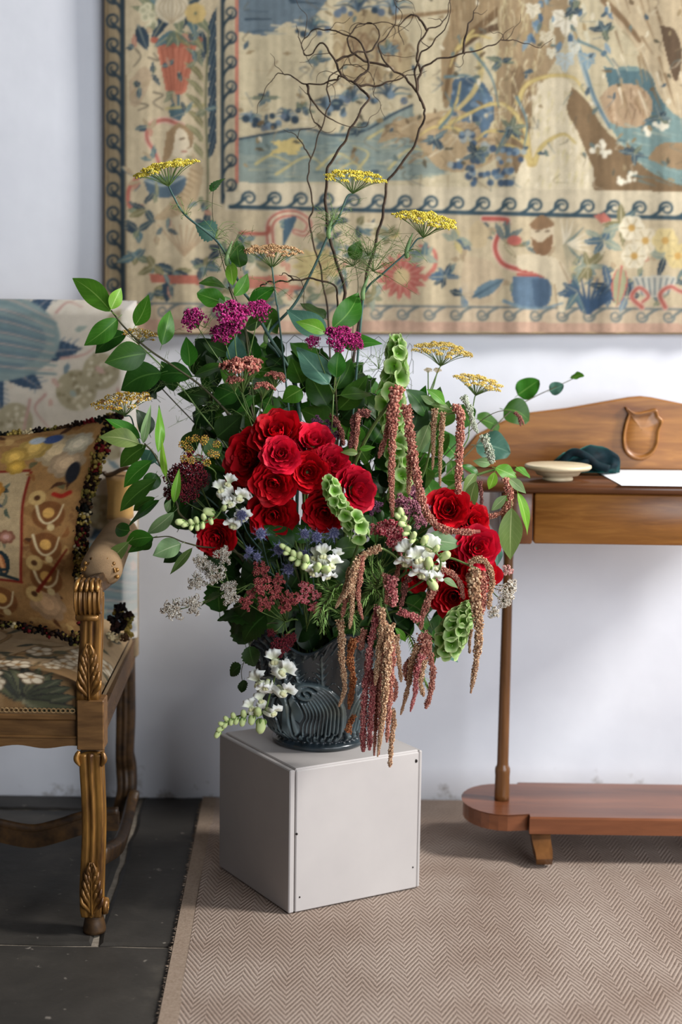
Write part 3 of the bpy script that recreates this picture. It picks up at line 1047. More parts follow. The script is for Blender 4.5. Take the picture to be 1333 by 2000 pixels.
    T.poly([(915, 450), (935, 430), (955, 450), (948, 480), (925, 482)], (196, 172, 130), 1, 4)
    T.poly([(910, 500), (960, 510), (985, 545), (960, 590), (915, 590), (900, 550)], (190, 166, 132), .9, 5)
    T.leaf(925, 580, 985, 545, 26, (96, 120, 132), (60, 84, 100))
    for w, c in ((13, (214, 178, 156)), (8, (178, 78, 68))):
        T.line([(945, 427), (982, 428), (992, 434), (974, 460), (968, 486), (982, 514), (1012, 526), (1040, 530), (1078, 530)], c, w, w)
    T.line([(1012, 536), (1074, 540)], RED, 6, n=0)
    for k in range(10):
        a = R.uniform(-2.2, 1.2)
        T.leaf(985, 470, 985 + 45 * math.cos(a), 470 + 40 * math.sin(a), 12, R.choice([(196, 178, 140), (92, 110, 112), OLIVE]), (150, 130, 98))
    T.dot(1005, 470, 14, (184, 92, 80), 10)
    T.poly([(1036, 440), (1060, 424), (1082, 440), (1080, 480), (1058, 494), (1040, 476)], (204, 184, 150), 1, 5)
    T.poly([(1038, 462), (1056, 474), (1080, 458), (1076, 490), (1058, 500), (1044, 490)], (132, 96, 66), 1, 5)
    T.poly([(1034, 440), (1058, 420), (1084, 436), (1070, 446), (1044, 448)], (140, 106, 74), 1, 4)
    for dx in (-9, 10):
        T.line([(1057 + dx, 452), (1063 + dx, 451)], DBR, 3)
    T.poly([(1010, 500), (1040, 496), (1096, 510), (1116, 560), (1108, 606), (1090, 604), (1086, 560), (1050, 534), (1012, 524)], (206, 188, 154), 1, 4)
    T.line([(1094, 512), (1114, 560), (1106, 604)], (150, 122, 90), 2)
    T.line([(1084, 556), (1090, 600)], (150, 122, 90), 2)
    T.poly([(1002, 540), (1072, 546), (1074, 590), (1050, 600), (1004, 592)], (88, 112, 134), 1, 3)
    T.poly([(1040, 545), (1072, 548), (1070, 592), (1046, 596)], (66, 88, 112), .8, 3)
    T.line([(985, 588), (1020, 600), (1060, 602), (1100, 592)], (110, 134, 146), 7, 3)
    for k in range(14):
        a = math.radians(-100 + 14 * k)
        T.line([(1105, 480), (1105 + 50 * math.cos(a), 480 + 52 * math.sin(a))], R.choice([(214, 200, 170), (172, 160, 128), (100, 118, 112)]), 8, 1)
    for x, y, n, cs in ((1150, 520, 11, ((196, 180, 128), OLIVE, SAGE)), (1180, 470, 10, ((76, 104, 122), SAGE, CREAM)), (1190, 560, 13, (NAVY, (60, 86, 112), (76, 100, 124))), (1130, 570, 10, ((64, 88, 112), TEAL)), (1225, 580, 9, (NAVY, SLATE)), (1215, 440, 10, ((70, 100, 110), SAGE, OLIVE)), (1300, 500, 9, (NAVY, SAGE)), (1400, 520, 12, (NAVY, SAGE, OLIVE)), (1450, 460, 10, (TEAL, CREAM))):
        for k in range(n):
            a = R.uniform(0, 6.28)
            L = R.uniform(22, 46)
            T.leaf(x, y, x + L * math.cos(a), y + L * math.sin(a), R.uniform(11, 18), R.choice(cs), (186, 174, 138))
    for k in range(9):
        T.line([(1150, 610), (1120 + 16 * k, 545)], (52, 76, 104), 9, 2)
    T.leaf(1215, 520, 1205, 600, 26, (150, 150, 112), (184, 92, 80), edge=(182, 96, 84))
    for (x, y, c) in ((1235, 445, (222, 208, 176)), (1262, 470, (216, 200, 166)), (1240, 500, (214, 200, 168)), (1300, 470, (212, 188, 126)), (1325, 500, (206, 182, 120)), (1380, 470, (220, 206, 176))):
        for k in range(6):
            a = k * 1.05
            T.dot(x + 14 * math.cos(a), y + 14 * math.sin(a), 12, c)
            T.line([(x, y), (x + 20 * math.cos(a), y + 20 * math.sin(a))], (164, 142, 100), 1.6, n=0)
        T.dot(x, y, 7, (196, 150, 76))
    T.poly([(1160, 420), (1180, 416), (1196, 430), (1176, 436)], (196, 108, 92))
    T.poly([(1236, 540), (1320, 540), (1310, 568), (1290, 580), (1264, 580), (1246, 566)], (184, 178, 160), 1, 3)
    for k in range(7):
        T.line([(1244 + 12 * k, 544), (1256 + 8 * k, 576)], (96, 108, 112), 3)
    for w, c in ((12, (210, 160, 140)), (7, (176, 88, 76))):
        T.line([(1255, 600), (1235, 580), (1250, 562), (1268, 578), (1256, 590)], c, w, w * .6)
        T.line([(1300, 600), (1290, 575), (1310, 560), (1333, 570), (1400, 590)], c, w, w * .6)
    T.mottle(0.10, (3, 9, 40), 3)
    T.a *= (1 + 0.05 * np.sin(np.arange(T.w) * 0.9)[None, :, None] * vnoise(T.h, T.w, 8, 77)[..., None])
    g = T.a.mean(-1, keepdims=True)
    T.a = (g + (T.a - g) * .85) * .95 + .05 * np.array((214, 203, 182)) / 255
    T.blur(1)
    return T


T = paint_tapestry()
tap = thing('tapestry', 'large old woven tapestry with scroll borders hanging on the wall', 'tapestry', (0.3, YW - 0.03, 1.145))


def tap_pos(X, Y):
    d = _fw + (X - 666.5)[..., None] / F_PX * CR - (Y - 1000)[..., None] / F_PX * CU
    p = CO + d * ((YW - 0.030) / d[..., 1])[..., None]
    x, z = p[..., 0], p[..., 2]
    k = np.clip((2.2 - z) / 1.1, 0, 1)
    p[..., 1] += k * (0.0028 * np.sin(x * 31 + 1.3 * np.sin(z * 4)) + 0.002 * np.sin(x * 57 + 1) + 0.0015 * np.sin(x * 90 + z * 5))
    p[..., 1] = np.minimum(p[..., 1], YW - 0.008)
    return p


T.grid(tap_pos).build('woven_panel', M_weave, tap)
bnd = MB()
for a, b in (((206, -150), (206, 650)), ((206, 650), (1500, 650)), ((1500, -150), (1500, 650))):
    q = np.array([np.linspace(a[0], b[0], 40), np.linspace(a[1], b[1], 40)])
    bnd.add(*tube(tap_pos(q[0][None], q[1][None])[0] + (0, 0.004, 0), 0.0035, 6))
bnd.build('hem', M_lining, tap)

# ---------------------------------------------------------------- console table
YF, YB = 3.29, 3.60                                     # front and back of its top
con = thing('console_table', 'honey oak console table with a shaped back board and a low plinth shelf', 'console table', (0.85, 3.42, 0.0))
xl = P(920, 955, YF)[0]
xk = P(980, 1000, YF + 0.012)[0]                        # where the corner block begins, under the overhanging top
xr = 2 * P(1253, 774, YB)[0] - xl
zt = 0.832
ztb = zt - 0.020
MB().add(*box((xl, YF - 0.002, ztb), (xr, YB + 0.02, zt), 0.006)).build('table_top', M_wood_top, con)
zf0, zf1 = P(1043, 1062, YF + 0.012)[2], ztb
xb = P(1043, 1000, YF + 0.012)[0]
MB().add(*box((xb + 0.0015, YF + 0.012, zf0), (xr - (xb - xl) - 0.0015, YF + 0.05, zf1 - 0.001), 0.004)).build('drawer_front', M_wood, con)
MB().add(*box((xk, YF + 0.010, zf0 - 0.001), (xb - 0.0015, YF + 0.052, zf1), 0.003)).build('corner_block', M_wood_top, con)
MB().add(*box((xr - (xb - xl), YF + 0.010, zf0 - 0.001), (xr - (xk - xl), YF + 0.052, zf1), 0.003)).build('corner_block', M_wood_top, con)
for x in (xk + 0.002, xr - (xk - xl) - 0.02):
    MB().add(*box((x, YF + 0.053, zf0), (x + 0.018, YB - 0.002, zf1), 0.002)).build('side_apron', M_wood_top, con)
MB().add(*box((xk + 0.021, YB - 0.02, zf0), (xr - (xk - xl) - 0.021, YB, zf1 - 0.001), 0.002)).build('back_apron', M_wood_top, con)
# shaped back board
pk = P(1253, 774, YB)
bl = P(960, 836, YB)
bw = []
for (x, y) in ((1253, 774), (1230, 776), (1110, 797), (1038, 806), (985, 822), (930, 850), (905, 880)):
    q = P(x, y, YB)
    bw.append((q[0], q[2]))
xm = pk[0]
out = [(2 * xm - x, z) for x, z in bw[:0:-1]]
outline = [(bw[-1][0], zt + 0.0005), (2 * xm - bw[-1][0], zt + 0.0005)] + out + bw
outline = [(max(xl + 0.002, min(xr + 0.4, x)), z) for x, z in outline]
bboard = MB().add(*prism(outline, YB, YB + 0.02, 0.003)).build('back_board', M_wood, con, smooth=False)
# carved cartouche in the middle of the back board
ct = np.array([(1222, 795), (1240, 806), (1263, 803), (1281, 799), (1286, 812), (1294, 822), (1287, 842), (1284, 868), (1272, 888), (1252, 897), (1232, 892), (1219, 876), (1217, 850), (1222, 824), (1228, 808)], float)
ct = np.array([P(x, y, YB)[[0, 2]] for x, y in ct])[::-1]
cs = spline(np.vstack([ct, ct[:1]]), 5)[:-1]
cc = cs.mean(0)
rings = [(1.0, 0.0), (1.03, 0.006), (0.99, 0.012), (0.92, 0.012), (0.87, 0.003), (0.80, 0.0045), (0.35, 0.007), (0.02, 0.0075)]
n = len(cs)
cv = np.vstack([np.stack([cc[0] + (cs[:, 0] - cc[0]) * k, np.full(n, YB + 0.001 - d), cc[1] + (cs[:, 1] - cc[1]) * k], 1) for k, d in rings])
MB().add(cv, gridf(len(rings), n, True)[:, ::-1]).build('carved_shield', M_wood, bboard)
# posts and platform
zb1, zb0 = 0.116, 0.079
yb0, yb1 = YF - 0.008, YF + 0.245
xe = P(905, 1580, YF + 0.11)[0]
xs = P(1024, 1600, YF)[0]


def platform(x0, sgn):
    pts = []
    yc = (yb0 + yb1) / 2 - 0.005
    for a in np.linspace(-90, 90, 15):
        pts.append((x0 + 0.088 - 0.088 * math.cos(math.radians(a)), yc + 0.108 * math.sin(math.radians(a))))
    return pts


def slab_xy(pts, z0, z1, bev=0.004):
    o = np.array(pts)
    v, f = prism(np.c_[o[:, 0], -o[:, 1]], -z1, -z0, bev)      # built on its side, then turned flat
    v = np.asarray(v)
    return np.c_[v[:, 0], -v[:, 2], -v[:, 1]], f


lobe = platform(xe, 1)
pts = lobe + [(xs + 0.01, yb1 - 0.02), (xs + 0.01, yb0 + 0.02)]
v, f = slab_xy(pts[::-1], zb0 + 0.0, zb1)
MB().add(v, f).build('rounded_end', M_wood_base, con, smooth=False)
x2 = xr - (xs - xl)
v, f = slab_xy([(xs + 0.0115, yb0), (x2, yb0), (x2, yb1), (xs + 0.0115, yb1)][::-1], zb0 - 0.001, zb1 - 0.001)
MB().add(v, f).build('platform', M_wood_base, con, smooth=False)
v, f = slab_xy([(2 * (xs + x2) / 2 - x, y) for x, y in pts], zb0, zb1)
MB().add(v, f).build('rounded_end', M_wood_base, con, smooth=False)
py = (yb0 + yb1) / 2 - 0.01
ptop, pbot = P(999, 1062, py), P(977, 1565, py)
for k, xx in enumerate((pbot[0] + 0.004, xs + x2 - pbot[0] - 0.004)):
    h = zf0 - zb1
    pr = [(0.0, 0.0), (0.0165, 0.0), (0.0168, 0.012), (0.0162, 0.055), (0.0172, 0.066), (0.0165, 0.073), (0.0135, 0.078), (0.0128, 0.084), (0.0122, 0.3), (0.0108, h - 0.05), (0.0118, h - 0.03), (0.014, h - 0.02), (0.014, h), (0, h)]
    MB().add(*lathe(pr, (xx, py, zb1), 24)).build('turned_post', M_wood_post, con)
for xx, sg in ((P(1063, 1690, YF - 0.02)[0], 1), (xs + x2 - P(1063, 1690, YF - 0.02)[0], 1)):
    for yy, dy in ((yb0 + 0.035, -1), (yb1 - 0.035, 1)):
        pth = spline([(xx - 0.006, yy, zb0), (xx - 0.003, yy + dy * 0.022, 0.05), (xx, yy + dy * 0.042, 0.034), (xx, yy + dy * 0.054, 0.023)], 6)
        sec = np.array([(-1, -1), (1, -1), (1, 1), (-1, 1)]) * 1.0
        rr = np.stack([np.linspace(0.021, 0.017, len(pth)), np.linspace(0.018, 0.012, len(pth))], 1)
        MB().add(*tube(pth, rr, 4, sec)).add(*box((xx - 0.022, yy - 0.02, zb0 - 0.012), (xx + 0.016, yy + 0.02, zb0 - 0.001), 0.002)).build('scroll_foot', M_wood_post, con, smooth=False)

# dish, velvet cloth and paper on the console
M_dish = mottled('pale_turned_wood', (196, 176, 140), (222, 206, 174), 14, 0.4, 0.35)
dc = PF(1088, 935, zt)
dc[1] = YF + 0.075
dc[0] = P(1090, 930, dc[1])[0]
dish = thing('dish', 'shallow pale turned dish on the console beside the green velvet', 'dish', (dc[0], dc[1], zt))
MB().add(*lathe([(0, 0.0), (0.032, 0.0), (0.033, 0.004), (0.030, 0.009), (0.044, 0.011), (0.049, 0.018), (0.052, 0.021), (0.067, 0.023), (0.0692, 0.028), (0.066, 0.0325), (0.052, 0.029), (0.046, 0.032), (0.043, 0.030), (0.036, 0.024), (0.0, 0.022)], (dc[0], dc[1], zt + 0.0005), 48)).build('bowl', M_dish, dish)
MB().add(*lathe([(0.0680, 0.024), (0.0712, 0.028), (0.0705, 0.032), (0.0665, 0.0335)], (dc[0], dc[1], zt + 0.0005), 48)).build('rim', M_dish, dish)

m, nt, b = new_mat('dark_teal_velvet', 0.75, 0.2)
b.inputs['Sheen Weight'].default_value = 0.45
b.inputs['Sheen Roughness'].default_value = 0.35
b.inputs['Sheen Tint'].default_value = (*lin((60, 190, 180)), 1)
nt.links.new(ramp(nt, noise(nt, coords(nt), 40, 3), [(0.3, (5, 15, 22)), (0.7, (10, 40, 48))]), b.inputs['Base Color'])
M_velvet = m
vy = YF + 0.22
nuq, nvq = 44, 26
U, V = np.meshgrid(np.linspace(0, 1, nuq), np.linspace(0, 1, nvq))
a0, a1 = P(1082, 915, vy), P(1203, 915, vy)
prof = np.interp(U, [0, .06, .2, .35, .6, .85, .97, 1], [0.002, .026, .046, .052, .060, .060, .044, 0.004])
ang = V * 2 * math.pi
ridge = 1 + 0.22 * np.sin(U * 9 + 2.2 * np.sin(ang)) * np.cos(ang * 2 + U * 5) + 0.12 * np.sin(ang * 5 + U * 8)
vx = a0[0] + (a1[0] - a0[0]) * U + 0.008 * np.sin(ang * 2 + U * 6)
vyy = vy + 0.045 * np.sin(ang) * ridge * (prof / 0.05) ** 0.5
vz = zt + 0.001 + np.maximum(0, prof * (0.52 - 0.5 * np.cos(ang)) * (0.85 + 0.15 * ridge))
vel = MB().add(np.stack([vx, vyy, vz], -1).reshape(-1, 3), gridf(nvq, nuq)[:, ::-1])
fold = spline([P(1078, 917, vy - .03), P(1098, 902, vy - .04), P(1120, 884, vy - .045), P(1145, 892, vy - .05), P(1165, 908, vy - .05), P(1190, 917, vy - .05)], 6)
fold[:, 2] = np.maximum(fold[:, 2], zt + 0.009)
vel.add(*tube(fold, np.stack([np.full(len(fold), .010), np.full(len(fold), .007)], 1), 10))
tag(vel.build('velvet_cloth', M_velvet), 'crumpled dark teal velvet cloth behind the pale dish', 'cloth')

M_paper = mottled('white_paper', (236, 236, 238), (242, 242, 244), 4, 0.7, 0.2)
px = [PF(1214, 949, zt), PF(1420, 952, zt), PF(1420, 919, zt), PF(1160, 919, zt)]
pv = np.array([(q[0], min(q[1], YB - 0.004), zt + 0.0006) for q in px])
pv = np.vstack([pv, pv + (0, 0, 0.0012)])
tag(MB().add(pv, [(4, 5, 6, 7), (3, 2, 1, 0), (0, 1, 5, 4), (1, 2, 6, 5), (2, 3, 7, 6), (3, 0, 4, 7)]).build('paper_sheet', M_paper, smooth=False), 'large flat white paper sheet lying on the console top', 'paper')

# ---------------------------------------------------------------- armchair
CX = -0.79
YC, YR = 2.887, 3.56
ch = thing('armchair', 'carved gilt armchair in old floral tapestry standing on the dark slabs', 'armchair', (CX, 3.2, 0.0))


def mir(v):
    v = np.array(v, float)
    v[..., 0] = 2 * CX - v[..., 0]
    return v


def both(name, mat, make, parent=ch, smooth=True):
    """one part on the near side and its mirror image on the other side of the chair"""
    res = []
    for k, flip in enumerate((False, True)):
        mb = make()
        if flip:
            mb.v = [mir(q) for q in mb.v]
            mb.f = [[tuple(r[::-1]) for r in (q.tolist() if isinstance(q, np.ndarray) else q)] for q in mb.f]
        res.append(mb.build(name, mat, parent[k] if isinstance(parent, list) else parent, smooth))
    return res


bx0, bx1 = P(150, 1400, YC)[0], P(203, 1400, YC)[0]
bc = (bx0 + bx1) / 2
zb, ztp = P(170, 1465, YC)[2], P(170, 1368, YC)[2]
both('leg_block', M_gilt_block, lambda: MB().add(*box((bx0, YC - 0.002, zb), (bx1, YC + 0.048, ztp), 0.002)), smooth=False)
rt0, rt1 = P(60, 1460, YC)[2], P(60, 1396, YC)[2]
xa, xbk = 2 * CX - bx0, bx0
rl = MB().add(*box((xa, YC + 0.012, rt0 + 0.014), (xbk, YC + 0.036, rt1 - 0.010), 0.002))
rl.add(*box((xa, YC + 0.004, rt1 - 0.012), (xbk, YC + 0.036, rt1), 0.003))
n = 60
xs_ = np.linspace(xa, xbk, n)
lowz = rt0 + 0.003 * np.sin(xs_ * 60)
rl.add(*prism(list(zip(xs_, lowz)) + list(zip(xs_[::-1], np.full(n, rt0 + 0.016))), YC + 0.006, YC + 0.036))
rl.add(*tube(np.c_[xs_, np.full(n, YC + 0.008), np.full(n, rt0 + 0.0185)], 0.0028, 6))
rl.build('front_rail', M_gilt_block, ch, smooth=False)


def fluted(k=64, depth=0.16, nfl=2):
    """a squarish section with reeds"""
    a = np.arange(k) * 2 * math.pi / k
    sq = 1 / np.maximum(np.abs(np.cos(a)), np.abs(np.sin(a))) ** 0.72
    d = np.abs((a + math.pi / 4) % (math.pi / 2) - math.pi / 4)
    sq *= 1 - depth * np.exp(-((d - .27) / .085) ** 2)
    return np.stack([np.cos(a) * sq, np.sin(a) * sq], 1)


def front_leg():
    pts, rr = [], []
    for (y, xc, w) in ((1467, 179, 50), (1500, 180, 49), (1560, 183, 48), (1620, 184, 48), (1680, 182, 49), (1730, 180, 50), (1770, 180, 48), (1786, 180, 42)):
        q = P(xc, y, YC + 0.02)
        pts.append((q[0], YC + 0.022, q[2]))
        rr.append(w / 2 / F_PX * YC)
    p = spline(pts, 5)
    r = np.interp(np.linspace(0, 1, len(p)), np.linspace(0, 1, len(rr)), rr)
    return MB().add(*tube(p, r, 64, fluted()))


FL2 = both('front_leg', M_gilt, front_leg)


def acanthus(z0, z1, hw, yf, xc, n=4):
    """a carved leaf standing on the front face at yf: rib, curled side lobes and a tip"""
    mb = MB()
    H = z1 - z0
    zz = np.linspace(z0, z1, 12)
    t = np.linspace(0, 1, 12)
    mb.add(*tube(np.c_[np.full(12, xc), yf - 0.0035 - 0.003 * np.sin(t * 3.1), zz], np.stack([0.0022 * (1 - t * .6), 0.003 * (1 - t * .5)], 1), 8))
    for s in (-1, 1):
        for k in range(n):
            b = z0 + H * (0.02 + 0.62 * k / n)
            w = hw * (1 - 0.55 * k / n)
            tip = b + H * 0.34
            for m, (dw, dz) in enumerate(((1.0, 0.0), (0.72, 0.10), (0.42, 0.16))):
                p = spline([(xc + s * 0.001, yf - 0.001, b + H * 0.02), (xc + s * w * 0.45 * dw, yf - 0.004, b + H * (0.12 + dz)), (xc + s * w * 0.85 * dw, yf - 0.0065, b + H * (0.22 + dz)), (xc + s * w * dw, yf - 0.004, tip + H * dz * .8)], 4)
                r = np.interp(np.linspace(0, 1, len(p)), [0, .5, .85, 1], [.0022, .0042, .0035, .001]) * hw / 0.02
                mb.add(*tube(p, np.stack([r, r * 0.7], 1), 7))
        p = spline([(xc, yf - 0.001, z0 + H * .66), (xc + s * hw * .38, yf - .005, z0 + H * .82), (xc + s * hw * .12, yf - .007, z1)], 5)
        mb.add(*tube(p, np.interp(np.linspace(0, 1, len(p)), [0, .5, 1], [.002, .0045, .0012]) * hw / .02, 7))
    return mb


zl0, zl1 = P(180, 1788, YC)[2], P(180, 1682, YC)[2]
both('carved_leaf', M_gilt, lambda: acanthus(zl0, zl1, 0.021, YC + 0.0, P(180, 1730, YC)[0]), FL2)


def hoof():
    q = P(181, 1828, YC)
    return MB().add(*lathe([(0, 0.0), (0.0215, 0.0), (0.0225, 0.006), (0.0195, 0.022), (0.017, 0.034), (0.018, 0.04), (0, 0.042)], (P(181, 1810, YC)[0], YC + 0.022, 0.0005), 20))


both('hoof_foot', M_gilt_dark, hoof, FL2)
both('leg_volute', M_gilt, lambda: MB().add(*tube([(bx1 - 0.005, YC + 0.02, zl0 + 0.012), (bx1 + 0.003, YC + 0.02, zl0 + 0.012)], [0.017, 0.015], 18)).add(*tube(spline([(bx1 + 0.002, YC + 0.02 + 0.013 * math.cos(a) * (1 - a / 12), zl0 + 0.012 + 0.013 * math.sin(a) * (1 - a / 12)) for a in np.linspace(0, 10, 22)], 2), 0.0022, 6)), FL2)
# arm supports
zh0, zh1 = P(172, 1206, YC)[2], P(172, 1143, YC)[2]


def support():
    pts, rr = [], []
    for (y, xc, w) in ((1368, 173, 48), (1300, 175, 48), (1250, 178, 46), (1215, 179, 45), (1180, 181, 44), (1160, 182, 42)):
        q = P(xc, y, YC + 0.02)
        pts.append((q[0], YC + 0.024 + 0.004 * math.sin((1368 - y) / 60), q[2]))
        rr.append(w / 2 / F_PX * YC)
    p = spline(pts, 5)
    r = np.interp(np.linspace(0, 1, len(p)), np.linspace(0, 1, len(rr)), rr)
    return MB().add(*tube(p, r, 64, fluted()))


AS2 = both('arm_support', M_gilt, support)
both('carved_leaf', M_gilt, lambda: acanthus(ztp + 0.001, P(175, 1256, YC)[2], 0.022, YC + 0.002, P(174, 1300, YC)[0]), AS2)
hx0, hx1 = P(146, 1170, YC - .02)[0], P(192, 1170, YC - .02)[0]


def handle():
    """the carved scroll that ends the arm: a reeded roll with spiral sides"""
    mb = MB()
    zc, R = (zh0 + zh1) / 2 + 0.004, (zh1 - zh0) / 2 + 0.004
    nx_, na = 29, 30
    A = np.linspace(math.radians(60), math.radians(330), na)
    xs2 = np.linspace(hx0, hx1, nx_)
    reed = 1 + 0.07 * np.cos(np.linspace(0, 5 * 2 * math.pi, nx_)) - 0.06 * (np.abs(np.linspace(-1, 1, nx_)) < 0.09)
    v = np.array([[(x, YC + 0.004 + R * 0.75 * rd * math.cos(a), zc + R * rd * math.sin(a)) for x, rd in zip(xs2, reed)] for a in A])
    mb.add(v.reshape(-1, 3), gridf(na, nx_))
    for x in (hx0, hx1):
        mb.add(*tube(spline([(x, YC + 0.004 + 0.75 * R * math.cos(a) * (1 - (a - 1) / 14), zc + R * math.sin(a) * (1 - (a - 1) / 14)) for a in np.linspace(1, 13, 30)], 2), 0.0028, 6))
        mb.add(*tube([(x, YC + 0.004, zc), (x + (0.002 if x == hx1 else -0.002), YC + 0.004, zc)], [R * .8, R * .6], 18))
    for k in range(5):
        x = hx0 + (hx1 - hx0) * (k + .5) / 5
        mb.add(*tube(spline([(x, YC + .01, zh1 + .010), (x, YC - .012, zh1 + .008), (x + .002 * (k - 2), YC - .024, zh1 - .008)], 4), [.003] * 4 + [.005] * 4 + [.002], 6))
    mb.add(*box((hx0, YC - 0.018, zh0 - 0.004), (hx1, YC + 0.03, zh0 + 0.008), 0.003))
    return mb


both('scroll_handle', M_gilt, handle, AS2)
am0, am1 = np.array([bc + 0.004, YC + 0.02, zh1 - 0.006]), P(238, 1010, YR - 0.09)


def arm_beam():
    p = spline([am0, am0 + (0.006, 0.12, 0.002), am1 + (0, -0.2, -0.055), am1 + (0, 0.06, -0.045)], 8)
    return MB().add(*tube(p, np.stack([np.full(len(p), .017), np.full(len(p), .014)], 1), 40, fluted(40, .10)))


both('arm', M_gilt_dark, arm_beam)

# upholstery patterns
FL = [(222, 206, 178), (208, 188, 154), (196, 170, 130)]


def flower(T, x, y, r, c, eye, line=None, n=6):
    for k in range(n):
        a = k * 6.283 / n + x
        if line:
            T.dot(x + .6 * r * math.cos(a), y + .6 * r * math.sin(a), .52 * r, line)
        T.dot(x + .6 * r * math.cos(a), y + .6 * r * math.sin(a), .43 * r, c)
    T.dot(x, y, .26 * r, eye)


def paint_seat():
    T = Cloth(0, 0, 700, 480, 3.0, (180, 152, 116))
    R = random.Random(11)
    for k in range(50):
        x, y = R.uniform(0, 700), R.uniform(0, 480)
        T.poly([(x + R.uniform(-60, 60), y + R.uniform(-40, 40)) for _ in range(6)], R.choice([(160, 134, 100), (186, 162, 128), (150, 126, 94)]), .5, 4)
    for x0 in (60, 330, 520):
        T.poly([(x0, 480), (x0 + 20, 380), (x0 + 80, 330), (x0 + 150, 340), (x0 + 210, 420), (x0 + 240, 480)], (126, 96, 62), .8, 4)
        for pts, w in ((((x0 + 150, 480), (x0 + 160, 360), (x0 + 210, 260), (x0 + 260, 220)), 26), (((x0 + 165, 350), (x0 + 120, 260), (x0 + 130, 180), (x0 + 60, 120)), 14), (((x0 + 190, 300), (x0 + 250, 280), (x0 + 300, 200)), 12)):
            T.line(pts, (86, 62, 40), w + 6, 5)
            T.line(pts, (156, 124, 84), w, 2)
        for k in range(16):
            x, y = x0 + R.uniform(-40, 280), R.uniform(60, 470)
            for j in range(3):
                a = R.uniform(0, 6.28)
                T.leaf(x, y, x + 40 * math.cos(a), y + 32 * math.sin(a), 14, R.choice([(104, 98, 76), (86, 84, 70), (140, 114, 78)]), (72, 64, 52))
    for cx in (40, 300, 560):                                  # big dark palm leaves
        for k in range(11):
            a = math.radians(200 + 16 * k)
            T.leaf(cx, 470, cx + 110 * math.cos(a), 470 + 120 * math.sin(a), 26, R.choice([(72, 74, 58), (92, 92, 68), (60, 62, 54)]), (132, 126, 98), .1, (52, 50, 46))
    for k in range(46):
        x, y = R.uniform(0, 700), R.uniform(230, 470)
        flower(T, x, y, R.uniform(17, 28), (212, 196, 168), (150, 116, 76), (96, 72, 50), 5)
    T.mottle(.12, (3, 8, 30), 4)
    T.blur(1)
    return T


T = paint_seat()
sz0 = rt1 - 0.002
sxh = 0.334


def seat_pos(X, Y):
    s = X / 700 * 2 - 1
    t = Y / 480                                                 # 0 at the back, 1 at the front edge
    dome = (1 - np.abs(s) ** 4) ** .6
    u = np.clip(t / 0.80, 0, 1)
    drop = np.clip((t - 0.80) / 0.20, 0, 1)
    y = YR - 0.02 + (YC + 0.03 - (YR - 0.02)) * u - 0.018 * np.sin(drop * math.pi * .5) ** .7
    z = sz0 + 0.012 + 0.070 * dome * np.cos(drop * math.pi / 2) ** .6 * (1 - 0.18 * (1 - u)) - 0.012 * drop
    taper = 1 - 0.05 * (1 - u)
    return np.stack([CX + s * sxh * taper, y, z], -1)


seat = T.grid(seat_pos).build('seat', M_uphol, ch)
nq = 20
for s in (-1, 1):                                               # rounded flanks of the stuffed seat
    a = np.linspace(0, 1, nq)
    base = seat_pos(np.full(nq, 350 + s * 350.0), a * 480)
    low = base.copy()
    low[:, 2] = sz0 - 0.006
    low[:, 0] += s * .004
    v = np.vstack([base, low])
    f = [(i, i + 1, nq + i + 1, nq + i) for i in range(nq - 1)]
    MB().add(v, f if s > 0 else [q[::-1] for q in f], lin((150, 126, 96))).build('seat_flank', M_uphol, seat)
gm = MB()
for k, x in enumerate(np.arange(xa + .004, xbk - .002, 0.0088)):  # looped braid along the front edge
    c = np.array([x, YC + 0.0075, rt1 + 0.0065])
    a = np.linspace(0, 2 * math.pi, 9)
    gm.add(*tube(np.c_[c[0] + .0055 * np.cos(a), np.full(9, c[1]), c[2] + .0038 * np.sin(a)], .0017, 5, cap=False), col=lin((150, 122, 86) if k % 2 else (128, 102, 70)))
gm.add(*tube([(xa, YC + .009, rt1 + .0008), (xbk, YC + .009, rt1 + .0008)], .0028, 6), col=lin((84, 64, 44)))
gm.build('gimp_braid', M_tuft, seat, kind='stuff')


def side_rail():
    fx, rx = bx1 - .006, P(266, 1300, YR)[0]
    q0, q1 = np.array([fx, YC + .05, 0]), np.array([rx - 0.002, YR, 0])
    mb = MB()
    v = []
    for c, o in ((q0, 0), (q1, 0)):
        for dx, z in ((-.024, rt0 + .012), (0, rt0 + .012), (0, rt0 + .02), (-.003, rt0 + .022), (-.003, rt1 - .012), (0, rt1 - .009), (0, rt1), (-.024, rt1)):
            v.append((c[0] + dx, c[1], z))
    f = [(i, 8 + i, 8 + (i + 1) % 8, (i + 1) % 8)[::-1] for i in range(8)]
    return mb.add(v, f)


both('side_rail', M_gilt_block, side_rail, smooth=False)


def rear_leg():
    pts, rr = [], []
    for (y, xc, w, Y) in ((1290, 246, 36, YR), (1400, 246, 38, YR), (1470, 244, 36, YR), (1500, 247, 40, YR + .01), (1540, 248, 38, YR), (1580, 240, 36, YR), (1600, 246, 34, YR)):
        q = P(xc, y, Y)
        pts.append((q[0], Y, max(q[2], .004)))
        rr.append(w / 2 / F_PX * YR)
    p = spline(pts, 5)
    return MB().add(*tube(p, np.interp(np.linspace(0, 1, len(p)), np.linspace(0, 1, len(rr)), rr), 48, fluted(48, .1)))


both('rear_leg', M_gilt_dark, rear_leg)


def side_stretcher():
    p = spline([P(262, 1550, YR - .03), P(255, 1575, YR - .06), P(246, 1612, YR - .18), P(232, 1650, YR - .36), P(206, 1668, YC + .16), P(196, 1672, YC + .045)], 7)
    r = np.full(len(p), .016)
    return MB().add(*tube(p, np.stack([r * .8, r * 1.15], 1), 20, fluted(20, .1)))


